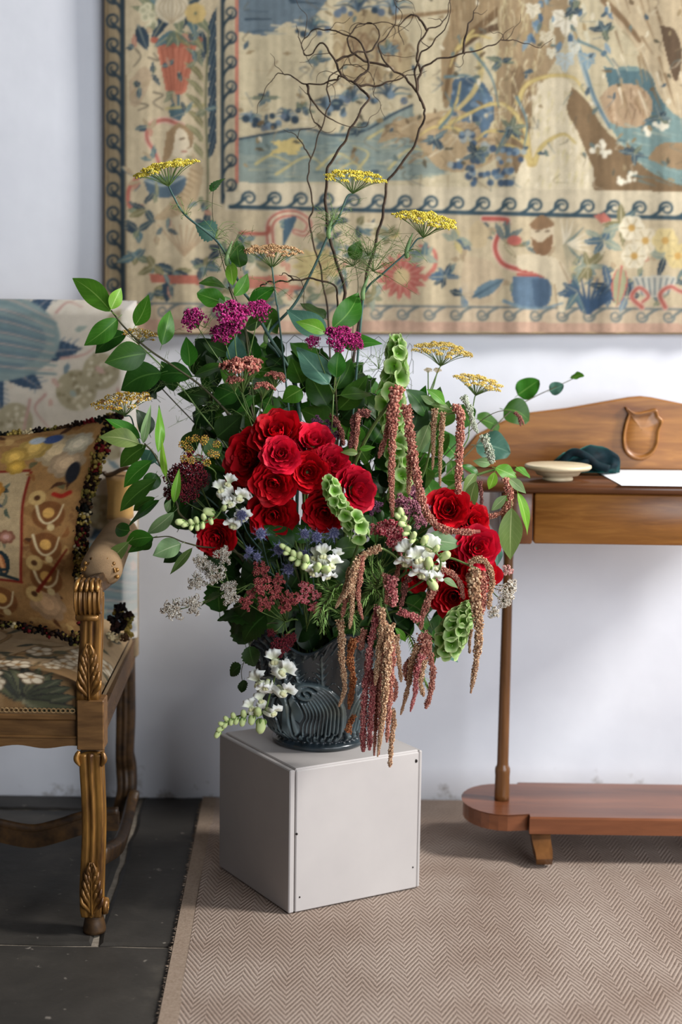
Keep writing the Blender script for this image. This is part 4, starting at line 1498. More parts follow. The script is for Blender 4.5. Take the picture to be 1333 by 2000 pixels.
both('side_stretcher', M_gilt_dark, side_stretcher)
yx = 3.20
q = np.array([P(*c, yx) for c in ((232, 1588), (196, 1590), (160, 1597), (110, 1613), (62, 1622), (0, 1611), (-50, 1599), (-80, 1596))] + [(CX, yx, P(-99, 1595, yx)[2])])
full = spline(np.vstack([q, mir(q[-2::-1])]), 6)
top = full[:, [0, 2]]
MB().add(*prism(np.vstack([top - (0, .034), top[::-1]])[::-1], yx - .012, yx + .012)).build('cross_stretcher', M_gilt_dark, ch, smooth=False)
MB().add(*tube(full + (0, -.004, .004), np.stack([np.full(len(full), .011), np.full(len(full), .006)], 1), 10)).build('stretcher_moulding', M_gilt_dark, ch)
both('leg_volute', M_gilt, lambda: MB().add(*tube(spline([(bx1 - .004, YC - .001, zb - .002), (bx1 + .001, YC - .003, zb - .016), (bx1 - .005, YC - .003, zb - .030)], 5), [.003, .004, .005, .005, .0055, .0055, .0055, .005, .004, .003, .002], 10)), FL2)
both('leg_volute', M_gilt, lambda: MB().add(*tube(spline([(bx0 + .004, YC - .001, zb - .002), (bx0 - .001, YC - .003, zb - .016), (bx0 + .005, YC - .003, zb - .030)], 5), [.003, .004, .005, .005, .0055, .0055, .0055, .005, .004, .003, .002], 10)), FL2)


# tall back
def paint_back():
    T = Cloth(-260, 575, 280, 1260, 3.0, (206, 196, 180))
    R = random.Random(21)
    for k in range(40):
        x, y = R.uniform(-260, 280), R.uniform(575, 1260)
        T.poly([(x + R.uniform(-50, 50), y + R.uniform(-40, 40)) for _ in range(6)], R.choice([(198, 184, 164), (212, 204, 190), (190, 176, 158)]), .5, 4)
    DK, MD, PL = (58, 76, 96), (108, 128, 136), (136, 152, 150)
    for cx, cy in ((-20, 655), (160, 1130), (-200, 960)):
        s = 1.0
        for (a, L, w) in ((-35, 150, 52), (8, 185, 58), (45, 150, 56), (80, 150, 52), (115, 150, 52), (150, 170, 56), (-70, 140, 50), (190, 170, 56)):
            a = math.radians(a)
            ex, ey = cx + L * math.cos(a), cy + L * math.sin(a)
            T.leaf(cx, cy, ex, ey, w, DK, (176, 158, 146), .08)
            for k in range(9):
                t = .3 + .07 * k
                mx, my = cx + (ex - cx) * t, cy + (ey - cy) * t
                for sg in (-1, 1):
                    T.line([(mx, my), (mx + 22 * math.cos(a + sg * .9), my + 22 * math.sin(a + sg * .9))], (84, 104, 124), 3, 1)
        T.dot(cx + 10, cy + 6, 128, PL, 84)
        T.dot(cx + 10, cy + 10, 100, MD, 62)
        for k in range(7):
            y0 = -66 + 22 * k
            T.line([(cx - 100, cy + y0 * .5), (cx + 10, cy + y0 * 1.0), (cx + 130, cy + y0 * .75 + 26)], PL if k % 2 else (120, 140, 142), 13, 4)
            T.line([(cx - 100, cy + y0 * .5 - 5), (cx + 10, cy + y0 * 1.0 - 8), (cx + 125, cy + y0 * .75 + 18)], (186, 164, 152), 4, 2)
    for (x, y, r) in ((150, 762, 40), (198, 725, 36), (30, 822, 36), (100, 905, 36), (215, 865, 34), (240, 640, 36), (60, 1020, 40), (200, 1000, 34)):
        T.dot(x, y, r, (166, 156, 128))
        for k in range(34):
            a, q = R.uniform(0, 6.28), r * R.uniform(0, .95)
            T.dot(x + q * math.cos(a), y + q * math.sin(a), R.uniform(2.5, 5), R.choice([(206, 196, 172), (138, 128, 100), (188, 176, 150)]))
    for pts in (((90, 770), (70, 800), (110, 850)), ((60, 780), (50, 850), (90, 880)), ((120, 700), (170, 690), (210, 650)), ((110, 610), (130, 590), (160, 600)), ((230, 760), (240, 900), (230, 1000))):
        T.line(pts, (186, 150, 140), 6, 2)
    for k in range(30):
        x, y = R.uniform(90, 270), R.uniform(580, 1250)
        T.leaf(x, y, x + R.uniform(-26, 26), y + R.uniform(-26, 26), 11, R.choice([(150, 160, 150), (190, 160, 146), (120, 136, 142), (176, 170, 140)]))
    T.poly([(236, 575), (280, 575), (280, 1260), (240, 1260)], (200, 196, 192), .6)
    T.mottle(.07, (3, 10, 30), 5)
    T.blur(1)
    return T


T = paint_back()
bx_r = P(265, 900, YR)[0]
bz1 = P(100, 585, YR)[2]
bz0 = rt1
bx_l = 2 * CX - bx_r


def back_pos(X, Y):
    p = np.stack([np.zeros_like(X)] * 3, -1)
    d = _fw + (X - 666.5)[..., None] / F_PX * CR - (Y - 1000)[..., None] / F_PX * CU
    p = CO + d * (YR / d[..., 1])[..., None]
    x, z = np.clip(p[..., 0], bx_l, bx_r), np.clip(p[..., 2], bz0, bz1)
    e = np.minimum(np.minimum(x - bx_l, bx_r - x), bz1 - z)
    p[..., 1] = YR + 0.03 * (1 - np.clip(e / .035, 0, 1)) ** 2 - .008 * np.clip(e / .2, 0, 1)
    p[..., 0], p[..., 2] = x, z
    return p


# the woven ground continues over the whole back: widen the pattern to the far edge
T2 = Cloth(-260 - 210, 575, 280, 1260, 3.0, (206, 196, 180))
k0 = T2.w - T.w
T2.a[:, k0:] = T.a[:, :T2.w - k0]
T2.a[:, :k0] = T.a[:, ::-1][:, :k0]
bk = T2.grid(back_pos)
bk.build('back_upholstery', M_uphol, ch)
MB().add(*box((bx_l, YR + .03, bz0 - .05), (bx_r, YR + .055, bz1 - .001), .006)).build('back_frame', M_lining, ch)

# padded arms
M_cloth = vcol_mat('faded_tapestry_cloth', .9, .1, .3, 600)


def arm_pad():
    p = spline([am0 + (.004, .045, .014), am0 + (.004, .10, .026), (am0 + am1) / 2 + (.004, 0, .0), am1 + (.004, -.08, -.030), am1 + (.004, .01, -.030)], 9)
    t = np.linspace(0, 1, len(p))
    r = np.interp(t, [0, .04, .14, .5, .9, 1], [.012, .030, .040, .038, .036, .026])
    v, f = tube(p, np.stack([r * 1.0, r * .9], 1), 28)
    v = np.asarray(v)
    nz = vnoise(len(p), 28, 3, 8).ravel() + .6 * vnoise(len(p), 28, 1.5, 18).ravel()
    c = lin((158, 130, 98)) * (1 - nz[:, None] * .45) + lin((120, 96, 70)) * (nz[:, None] * .45)
    return MB().add(v, f, c)


AP2 = both('arm_pad', M_cloth, arm_pad)


def nails():
    mb = MB()
    c = am0 + (.004, .052, .016)
    for a in np.linspace(-.2, math.pi + .2, 9):
        blobs(mb, [c + np.array([.034 * math.cos(a), 0, .030 * math.sin(a)])], [.0042], ICO1)
    for k in range(6):
        mb.add(*tube(spline([c + np.array([.03 * math.cos(a), -.002, .026 * math.sin(a)]) for a in np.linspace(.1 + .5 * k, .45 + .5 * k, 4)], 3), .003, 6))
    return mb


both('nail_trim', M_gilt, nails, AP2)


def arm_roll():
    c0_ = P(234, 970, YR - .06)
    mb = MB()
    n_, k = 26, 12
    zz0, zz1 = P(234, 1012, YR - .06)[2], P(234, 925, YR - .06)[2]
    A = np.linspace(0, 2 * math.pi, n_, endpoint=False)
    for j, (tt, s) in enumerate(((0, .92), (.12, .9), (.5, .84), (.85, .94), (.95, 1.04), (1.0, .9))):
        z = zz0 + (zz1 - zz0) * tt
        mb.v.append(np.stack([c0_[0] + .031 * s * np.cos(A) * (np.abs(np.cos(A)) + 1e-6) ** -.35, YR - .05 + .045 * s * np.sin(A) * (np.abs(np.sin(A)) + 1e-6) ** -.35, np.full(n_, z)], 1))
        mb.c.append(np.broadcast_to(lin((196, 156, 96) if .1 < tt < .9 else (156, 124, 88)), (n_, 3)))
    mb.f.append([tuple(q) for q in gridf(6, n_, True).tolist()] + [tuple(5 * n_ + i for i in range(n_))])
    mb.n = 6 * n_
    return mb


AR2 = both('arm_roll', M_cloth, arm_roll)
both('arm_roll_trim', M_gilt_dark, lambda: MB().add(*tube(spline([P(234, 922, YR - .06) + np.array([.030 * math.cos(a), -.035, .005 + .008 * math.sin(2 * a)]) for a in np.linspace(0, math.pi, 12)], 3), .005, 6)), AR2)

# ---------------------------------------------------------------- needlepoint cushion
def paint_cushion():
    T = Cloth(-300, -300, 300, 300, 2.6, (146, 108, 66))
    R = random.Random(31)
    for k in range(60):
        x, y = R.uniform(-300, 300), R.uniform(-300, 300)
        T.poly([(x + R.uniform(-50, 50), y + R.uniform(-40, 40)) for _ in range(6)], R.choice([(128, 90, 52), (160, 118, 72), (170, 134, 84), (116, 78, 48)]), .6, 4)
    # centre field
    T.poly([(-160, -165), (150, -165), (160, -150), (160, 170), (-160, 170)], (176, 152, 114))
    for y in range(-165, 170, 6):
        T.line([(-160, y), (160, y)], (158, 134, 98), 2, n=0, al=.6)
    for pts in (((-160, -168), (155, -166)), ((160, -160), (156, -60), (162, 60), (158, 172)), ((-160, 172), (160, 172)), ((-160, -168), (-160, 172))):
        T.line(pts, (116, 38, 28), 7)
    # flowers of the centre
    GR, DG = (62, 74, 62), (38, 48, 50)
    for pts in (((60, -100), (80, -30), (50, 30), (70, 100)), ((-20, 120), (20, 40), (60, -20)), ((80, 120), (100, 60), (60, 10)), ((0, -60), (40, -20), (60, 40))):
        T.line(pts, GR, 9, 4)
    for k in range(70):
        x, y = R.uniform(-140, 130), R.uniform(-110, 150)
        a = R.uniform(0, 6.28)
        L = R.uniform(24, 50)
        T.leaf(x, y, x + L * math.cos(a), y + L * math.sin(a), R.uniform(9, 14), R.choice([DG, GR, (84, 92, 80), (50, 60, 76), (110, 106, 84)]), (128, 122, 96), .15)
    for (x, y, r, c) in ((70, -108, 30, (198, 144, 66)), (-40, -90, 30, (196, 150, 80)), (20, -20, 34, (176, 116, 70)), (-60, 30, 34, (170, 110, 62)), (60, 70, 24, (150, 96, 76)), (120, 40, 22, (158, 110, 90)), (-20, 90, 30, (184, 130, 76))):
        for q in range(3):
            for k in range(7):
                a = k * .9 + q
                T.dot(x + r * (.75 - .3 * q) * math.cos(a), y + r * (.6 - .25 * q) * math.sin(a), r * (.4 - .08 * q), [(int(c[0] * .8), int(c[1] * .75), int(c[2] * .7)), c, (min(255, c[0] + 30), min(255, c[1] + 34), min(255, c[2] + 40))][q])
    T.leaf(95, 80, 120, 160, 50, DG, None, 0)
    T.leaf(98, 90, 118, 150, 22, (150, 92, 56))
    for k in range(6):
        T.dot(102 + 2.5 * k, 100 + 9 * k, 5, (196, 140, 92))
    for pts in (((-140, 150), (-40, 165), (60, 150), (150, 166)), ((-100, 130), (0, 150), (120, 140))):
        T.line(pts, DG, 22, 8)
    for k in range(120):                                        # stitched shading of the border
        x, y = R.uniform(-295, 295), R.uniform(-295, 295)
        if -165 < x < 165 and -170 < y < 175:
            continue
        a = R.uniform(0, 6.28)
        T.leaf(x, y, x + R.uniform(18, 46) * math.cos(a), y + R.uniform(18, 46) * math.sin(a), R.uniform(10, 20), R.choice([(92, 58, 34), (112, 72, 40), (74, 48, 32), (178, 142, 88), (128, 84, 48), (96, 88, 60)]), None, .2)
    # border roses and scrolls
    for (x, y, r, c) in ((205, -225, 46, (204, 178, 136)), (240, -180, 40, (196, 166, 130)), (150, -240, 36, (206, 168, 92)), (110, -215, 30, (200, 160, 80)), (250, -235, 30, (214, 198, 168)), (120, -180, 22, (204, 160, 70)),
                         (-200, -225, 46, (204, 178, 136)), (-220, 220, 44, (190, 150, 110)), (220, 220, 44, (190, 150, 110))):
        for q in range(3):
            for k in range(7):
                a = k * .9 + q
                f = .78 + .14 * q
                T.dot(x + r * (.7 - .28 * q) * math.cos(a), y + r * (.7 - .28 * q) * math.sin(a), r * (.42 - .07 * q), tuple(int(v * f) for v in c))
    T.dot(185, -262, 22, (64, 80, 120), 14)
    T.dot(150, -264, 18, (170, 176, 180), 12)
    T.dot(262, -150, 16, (40, 40, 44), 30)
    for (x, y) in ((225, -30), (225, 60), (225, 150), (-225, 0), (0, 235), (100, 235), (-100, 235), (0, -235)):
        T.dot(x, y, 42, (116, 74, 42), 40)
        T.line([(x - 34, y - 30), (x - 20, y + 10), (x, y + 24), (x + 24, y + 6), (x + 34, y - 30)], (204, 182, 140), 8, 4)
        T.dot(x, y - 6, 15, (204, 156, 84))
        T.dot(x + 10, y + 34, 10, (196, 170, 120))
    for (x, y) in ((190, -80), (196, 110), (-20, -250), (190, 200)):
        T.dot(x, y, 22, (186, 152, 96))
        T.dot(x, y, 8, (80, 52, 32))
    T.line([(230, -90), (250, -84), (268, -94)], (150, 44, 32), 12)
    T.line([(200, 190), (240, 130), (280, 60)], (112, 38, 26), 10, 4)
    T.mottle(.14, (2, 6, 30), 6)
    T.blur(1)
    return T


T = paint_cushion()
CYq, ang = 3.235, math.radians(14)
KZ, KX = .235, .265
czc = P(0, 1030, CYq)[2]
cxc = P(205, 805, CYq)[0] - KX - .012


def cush(U, V, side):
    """U, V in -1..1; side -1 is the front face"""
    pin = .085
    x = U * KX * (1 - pin * 2.0 * (1 - V ** 2) ** 1.0) + .02 * V * (U > 0) * U
    h = V * KZ * (1 - pin * 2.3 * (1 - U ** 2))
    th = .075 * ((1 - np.abs(U) ** 2.2).clip(0) * (1 - np.abs(V) ** 2.2).clip(0)) ** .55
    d = side * th
    return np.stack([cxc + x, CYq + d * math.cos(ang) + h * math.sin(ang), czc + h * math.cos(ang) - d * math.sin(ang)], -1)


cushion = thing('cushion', 'needlepoint cushion with a brown border and red line, propped in the armchair', 'cushion', (cxc, CYq, czc - KZ))
T.grid(lambda X, Y: cush(X / 300, -Y / 300, -1)).build('needlepoint_face', M_needle, cushion)
g = np.linspace(-1, 1, 26)
U, V = np.meshgrid(g, g)
MB().add(cush(U, V, 1).reshape(-1, 3), gridf(26, 26)).build('cushion_back', M_lining, cushion)
tr = MB()
R = np.random.default_rng(5)
TC = np.array([lin(c) for c in ((28, 22, 22), (40, 26, 22), (150, 128, 66), (110, 100, 50), (104, 30, 32), (196, 178, 138), (70, 50, 34), (30, 30, 26))])
for side in range(4):
    for k, s in enumerate(np.linspace(-1, 1, 90)):
        u, v = ((s, 1), (1, s), (s, -1), (-1, s))[side]
        c = cush(np.array(u), np.array(v), 0)
        big = 1.7 if side in (1, 2, 3) else 1.0
        cc = TC[R.choice(8, p=(.24, .16, .16, .12, .06, .06, .10, .10)) if side else (k // 4 * 3) % 8]
        m = 30 if side == 1 else 12
        off = np.clip(R.normal(0, .0036 * big, (m, 3)), -.013, .013)
        if side == 1:
            off[:, 0] += .006
            off[:, 0] *= 1.15
        blobs(tr, c + off, R.uniform(.0024, .0046, m) * (1.15 if side else 1), ICO0, .4, cc * R.uniform(.6, 1.2, (m, 1)), R)
c = P(238, 1215, CYq + .06)
for k in range(260):                                             # the tufted lower corner
    g_ = np.random.default_rng(k // 14)
    q = c + np.clip(g_.normal(0, 1, 3), -1.6, 1.6) * (.012, .014, .020) + np.clip(R.normal(0, .0045, 3), -.009, .009)
    blobs(tr, [q], [R.uniform(.003, .0055)], ICO0, .4, TC[g_.choice(8, p=(.2, .14, .2, .14, .06, .06, .10, .10))], R)
tr.build('wool_trim', M_tuft, cushion, kind='stuff')

# ---------------------------------------------------------------- the glazed jardiniere
VX, VY = P(625, 1450, 3.2)[0], 3.20
VZ = 0.3025


def vase_relief():
    """height of the moulded acanthus leaves, unrolled: 720 units round, 240 units high (0 at the rim)"""
    H = Cloth(0, 0, 719, 240, 1.6, (96, 96, 96))
    R = random.Random(3)
    for rep in range(6):
        o = rep * 120
        fl = 1 if rep % 2 else -1

        def q(x, y):
            return (o + 60 + fl * x, y)
        for wrap in (-720, 0, 720):
            def L(pts, val, w, w1):
                H.line([(q(x, y)[0] + wrap, y) for x, y in pts], (val,) * 3, w, w1)
            def A(pts, val):
                H.poly([(q(x, y)[0] + wrap, y) for x, y in pts], (val,) * 3, 1, 4)
            # tall plumes behind, feathered on both sides of a rib
            for px, lean in ((-46, -14), (-10, 4), (30, 14), (58, 8)):
                for k in range(7):
                    y = 128 - 15 * k
                    for sg in (-1, 1):
                        x0 = px + lean * k / 7
                        A([(x0, y + 4), (x0 + sg * 9, y - 6), (x0 + sg * 19, y - 28), (x0 + sg * 8, y - 18), (x0, y - 8)], 165 + 22 * (k % 2))
                        L([(x0, y), (x0 + sg * 8, y - 10), (x0 + sg * 15, y - 22)], 60, 3, 2)
                L([(px, 130), (px + lean * .4, 80), (px + lean, 22)], 225, 6, 4)
            # the big leaf: a raised mass scored by sweeping grooves that curl over into a scroll
            A([(-54, 218), (-60, 170), (-48, 126), (-16, 92), (26, 82), (58, 98), (64, 140), (58, 190), (50, 220)], 190)
            for k in range(11):
                s = k / 10
                g = [(-48 + 82 * s, 218), (-52 + 76 * s + 4, 176), (-42 + 62 * s, 132 + 22 * s), (-12 + 44 * s, 96 + 28 * s), (22 + 26 * s, 88 + 30 * s)]
                L(g, 250, 7 - 2 * s, 4)
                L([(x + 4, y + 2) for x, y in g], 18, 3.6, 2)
            for k in range(8):
                s = k / 7
                g = [(34 + 24 * s, 108 + 10 * s), (54 + 8 * s, 136 + 6 * s), (48 + 14 * s, 172), (36 + 28 * s, 214)]
                L(g, 240, 6, 4)
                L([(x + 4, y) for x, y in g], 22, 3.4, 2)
            sp = [(20 + 23 * (1 - i / 26) * math.cos(-2.6 + i * .42), 108 + 21 * (1 - i / 26) * math.sin(-2.6 + i * .42)) for i in range(24)]
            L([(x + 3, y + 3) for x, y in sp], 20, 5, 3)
            L(sp, 255, 8, 4)
            # small feathered leaves at the foot and under the rim
            for k in range(14):
                x = -60 + 8.6 * k
                L([(x, 228), (x + 7, 214), (x + 3 * math.sin(k) - 4, 198)], 215 if k % 2 else 40, 7, 3)
                L([(x, 4), (x + 4, 18), (x + 10, 30)], 170 if k % 2 else 70, 6, 3)
    H.blur(1)
    return H


H = vase_relief()
hm = H.a[..., 0]
nt_, nz_ = hm.shape[1], hm.shape[0]
TH = np.linspace(0, 2 * math.pi, nt_, endpoint=False) - math.pi / 2 - math.radians(32)
v_ = 1 - np.linspace(0, 1, nz_)                              # 1 at the rim
prof_z = [0, .02, .04, .06, .075, .10, .16, .26, .42, .58, .72, .82, .90, .96, 1.0]
prof_r = [1.035 * q for q in [.091, .095, .095, .090, .086, .091, .098, .105, .112, .115, .116, .119, .128, .141, .151]]
Rb = np.interp(v_, prof_z, prof_r)[:, None]
lobe = np.cos(TH * 6 + 1.1)[None]
amt = np.clip((v_ - .06) / .08, 0, 1)[:, None] * np.clip((1.0 - v_) / .05, 0.15, 1)[:, None]
rad = Rb + (hm - .38) * 0.020 * amt + 0.006 * np.abs(np.cos(TH * 3))[None] * np.clip((v_[:, None] - .1) * 1.4, 0, 1)
zz = VZ + v_[:, None] * (0.232 + 0.020 * lobe * np.clip((v_[:, None] - .6) / .4, 0, 1)) + 0 * TH[None]
rad = rad + 0.004 * lobe * np.clip((v_[:, None] - .75) / .25, 0, 1)
pos = np.stack([VX + rad * np.cos(TH)[None], VY + rad * np.sin(TH)[None], zz], -1)
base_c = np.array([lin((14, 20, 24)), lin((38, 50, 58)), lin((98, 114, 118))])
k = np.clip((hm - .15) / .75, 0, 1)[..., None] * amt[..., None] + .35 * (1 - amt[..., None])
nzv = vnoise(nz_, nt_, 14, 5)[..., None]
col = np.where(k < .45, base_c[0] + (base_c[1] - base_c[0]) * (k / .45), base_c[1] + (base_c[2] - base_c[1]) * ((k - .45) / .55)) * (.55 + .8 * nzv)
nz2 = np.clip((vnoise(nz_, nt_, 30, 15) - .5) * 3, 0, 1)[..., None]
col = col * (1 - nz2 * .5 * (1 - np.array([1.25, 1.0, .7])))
m, nt, b = new_mat('blue_grey_glaze', .24, .55)
a = nt.nodes.new('ShaderNodeVertexColor')
a.layer_name = 'col'
nt.links.new(a.outputs[0], b.inputs['Base Color'])
b.inputs['Coat Weight'].default_value = .3
b.inputs['Coat Roughness'].default_value = .15
M_glaze = m
vase = thing('vase', 'blue-grey glazed jardiniere with moulded acanthus scrolls standing on the plinth', 'vase', (VX, VY, VZ))
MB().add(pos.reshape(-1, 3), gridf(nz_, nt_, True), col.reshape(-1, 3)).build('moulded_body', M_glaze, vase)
# lip and inside wall
top = pos[0]
ins = MB()
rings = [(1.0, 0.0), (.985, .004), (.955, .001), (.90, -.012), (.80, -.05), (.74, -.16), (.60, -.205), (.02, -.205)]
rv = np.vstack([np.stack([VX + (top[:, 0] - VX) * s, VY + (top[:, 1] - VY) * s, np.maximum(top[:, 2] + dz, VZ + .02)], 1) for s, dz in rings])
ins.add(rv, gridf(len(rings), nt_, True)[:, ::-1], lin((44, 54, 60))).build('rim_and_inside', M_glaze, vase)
MB().add(*lathe([(0, 0), (.090, 0), (.0915, .003), (.0915, .006), (0, .006)], (VX, VY, VZ - .0006), 48), col=lin((36, 44, 48))).build('foot_ring', M_glaze, vase)
# scrolled lug on the flank
for sg in (-1, 1):
    lg = MB()
    bx = VX + sg * .112
    for dz, r0 in ((.105, .016), (.185, .012)):
        pth = spline([(bx - sg * .004, VY, VZ + dz + .045), (bx + sg * .010, VY - .004, VZ + dz + .03), (bx + sg * .014, VY - .006, VZ + dz + .008), (bx + sg * .004, VY - .006, VZ + dz - .006), (bx - sg * .002, VY - .004, VZ + dz + .008)], 5)
        lg.add(*tube(pth, np.stack([np.interp(np.linspace(0, 1, len(pth)), [0, .5, 1], [.006, r0 * .6, .004])] * 2, 1) * np.array([1, 1.6]), 12), col=lin((50, 62, 68)))
    lg.build('scroll_lug', M_glaze, vase)

# ---------------------------------------------------------------- plants: materials
def leaf_mat(name, c1, c2, vein, rough=.40, trans=.28, spec=.28):
    m, nt, b = new_mat(name, rough, spec)
    uv = nt.nodes.new('ShaderNodeUVMap')
    sp = nt.nodes.new('ShaderNodeSeparateXYZ')
    nt.links.new(uv.outputs[0], sp.inputs[0])
    u = mth(nt, 'ABSOLUTE', mth(nt, 'MULTIPLY_ADD', sp.outputs[0], 2.0, -1.0))
    side = mth(nt, 'PINGPONG', mth(nt, 'SUBTRACT', mth(nt, 'MULTIPLY', sp.outputs[1], 8.0), mth(nt, 'MULTIPLY', u, 2.2)), 0.5)
    sv = mth(nt, 'MULTIPLY', mth(nt, 'LESS_THAN', side, 0.045), 0.20)
    mid = mth(nt, 'LESS_THAN', u, mth(nt, 'MULTIPLY_ADD', sp.outputs[1], -0.045, 0.07))
    oi = nt.nodes.new('ShaderNodeObjectInfo')
    c = mixc(nt, noise(nt, uv.outputs[0], 3.0, 3), c1, c2)
    c = mixc(nt, mth(nt, 'MAXIMUM', sv, mid), c, vein)
    hs = nt.nodes.new('ShaderNodeHueSaturation')
    nt.links.new(mth(nt, 'MULTIPLY_ADD', oi.outputs['Random'], .5, .75), hs.inputs['Value'])
    nt.links.new(mth(nt, 'MULTIPLY_ADD', oi.outputs['Random'], -.03, .515), hs.inputs['Hue'])
    nt.links.new(c, hs.inputs['Color'])
    nt.links.new(hs.outputs[0], b.inputs['Base Color'])
    bump(nt, b, mth(nt, 'MAXIMUM', mid, sv), -.25, .002)
    tr = nt.nodes.new('ShaderNodeBsdfTranslucent')
    hs2 = nt.nodes.new('ShaderNodeHueSaturation')
    hs2.inputs['Value'].default_value = 1.5
    nt.links.new(hs.outputs[0], hs2.inputs['Color'])
    nt.links.new(hs2.outputs[0], tr.inputs[0])
    mx = nt.nodes.new('ShaderNodeMixShader')
    mx.inputs[0].default_value = trans
    nt.links.new(b.outputs[0], mx.inputs[1])
    nt.links.new(tr.outputs[0], mx.inputs[2])
    nt.links.new(mx.outputs[0], nt.nodes['Material Output'].inputs['Surface'])
    return m


LM = {
    'd': leaf_mat('leaf_dark_green', (38, 74, 20), (54, 96, 28), (80, 118, 48)),
    'm': leaf_mat('leaf_mid_green', (50, 104, 26), (70, 126, 34), (108, 152, 66)),
    'b': leaf_mat('leaf_bright_green', (92, 150, 40), (118, 172, 58), (160, 196, 104), .42, .4),
    'p': leaf_mat('leaf_pale_green', (112, 146, 96), (138, 168, 116), (176, 194, 150), .5, .3, .3),
    't': leaf_mat('leaf_blue_green', (58, 98, 84), (84, 124, 104), (112, 148, 126), .45, .25),
    'o': leaf_mat('leaf_olive_green', (92, 116, 58), (112, 134, 70), (150, 164, 106), .45, .3),
    'k': leaf_mat('leaf_deep_green', (22, 46, 14), (34, 62, 20), (48, 80, 34), .4, .2),
}


def petal_mat(name, c1, c2, rough=.55, trans=.25, rand=.3, sheen=.25):
    m, nt, b = new_mat(name, rough, .3)
    oi = nt.nodes.new('ShaderNodeObjectInfo')
    uv = nt.nodes.new('ShaderNodeUVMap')
    sp = nt.nodes.new('ShaderNodeSeparateXYZ')
    nt.links.new(uv.outputs[0], sp.inputs[0])
    c = mixc(nt, sp.outputs[1], c1, c2)
    hs = nt.nodes.new('ShaderNodeHueSaturation')
    nt.links.new(mth(nt, 'MULTIPLY_ADD', oi.outputs['Random'], rand * 2, 1 - rand), hs.inputs['Value'])
    nt.links.new(c, hs.inputs['Color'])
    nt.links.new(hs.outputs[0], b.inputs['Base Color'])
    b.inputs['Sheen Weight'].default_value = sheen
    b.inputs['Sheen Tint'].default_value = (*lin(c2), 1)
    mp = nt.nodes.new('ShaderNodeMapping')
    mp.inputs['Scale'].default_value = (26, 3, 1)
    nt.links.new(uv.outputs[0], mp.inputs[0])
    bump(nt, b, noise(nt, mp.outputs[0], 1.0, 3), .25, .002)
    tr = nt.nodes.new('ShaderNodeBsdfTranslucent')
    nt.links.new(hs.outputs[0], tr.inputs[0])
    mx = nt.nodes.new('ShaderNodeMixShader')
    mx.inputs[0].default_value = trans
    nt.links.new(b.outputs[0], mx.inputs[1])
    nt.links.new(tr.outputs[0], mx.inputs[2])
    nt.links.new(mx.outputs[0], nt.nodes['Material Output'].inputs['Surface'])
    return m


M_rose = petal_mat('crimson_petal', (150, 2, 14), (212, 10, 30), sheen=.08)
M_rose_pink = petal_mat('carmine_petal', (176, 6, 32), (222, 26, 58), sheen=.10)
M_bell = petal_mat('bell_calyx', (92, 144, 36), (206, 226, 160), .5, .35, .2, .05)
_nt = M_bell.node_tree
_mx = [n for n in _nt.nodes if n.type == 'MIX' and n.data_type == 'RGBA'][0]
_nt.links.new(mth(_nt, 'POWER', _mx.inputs[0].links[0].from_socket, 3.2), _mx.inputs[0])
M_stem = mottled('green_stem', (84, 110, 56), (110, 134, 72), 40, .5, .3)
M_stem_blue = mottled('blue_green_stem', (52, 82, 80), (84, 112, 100), 30, .5, .3)
M_stem_dark = mottled('brown_green_stem', (52, 50, 34), (84, 82, 52), 40, .6, .3)
M_bark = mottled('dark_twig_bark', (44, 34, 28), (78, 62, 48), 60, .7, .2, .3, 200)
M_floret = vcol_mat('tiny_florets', .8, .15, rand=.1)
M_snap = vcol_mat('white_snapdragon', .6, .2, sheen=.15)
M_wire = mottled('dull_wire', (70, 72, 70), (100, 102, 98), 40, .5, .4)

MOUTH = np.array([VX, VY, VZ + .205])


# ---------------------------------------------------------------- plants: templates
def wprofile(kind, t):
    return {'laurel': np.sin(math.pi * t ** .88) ** .85 * (1 - .25 * t ** 4), 'round': np.sin(math.pi * np.clip(t, 0, 1) ** .8) ** .55,
            'long': np.sin(math.pi * t ** .8) ** 1.0, 'ovate': np.sin(math.pi * t ** .68) ** .9, 'serr': np.sin(math.pi * t ** .72) ** .8}[kind]


LEAF = {}


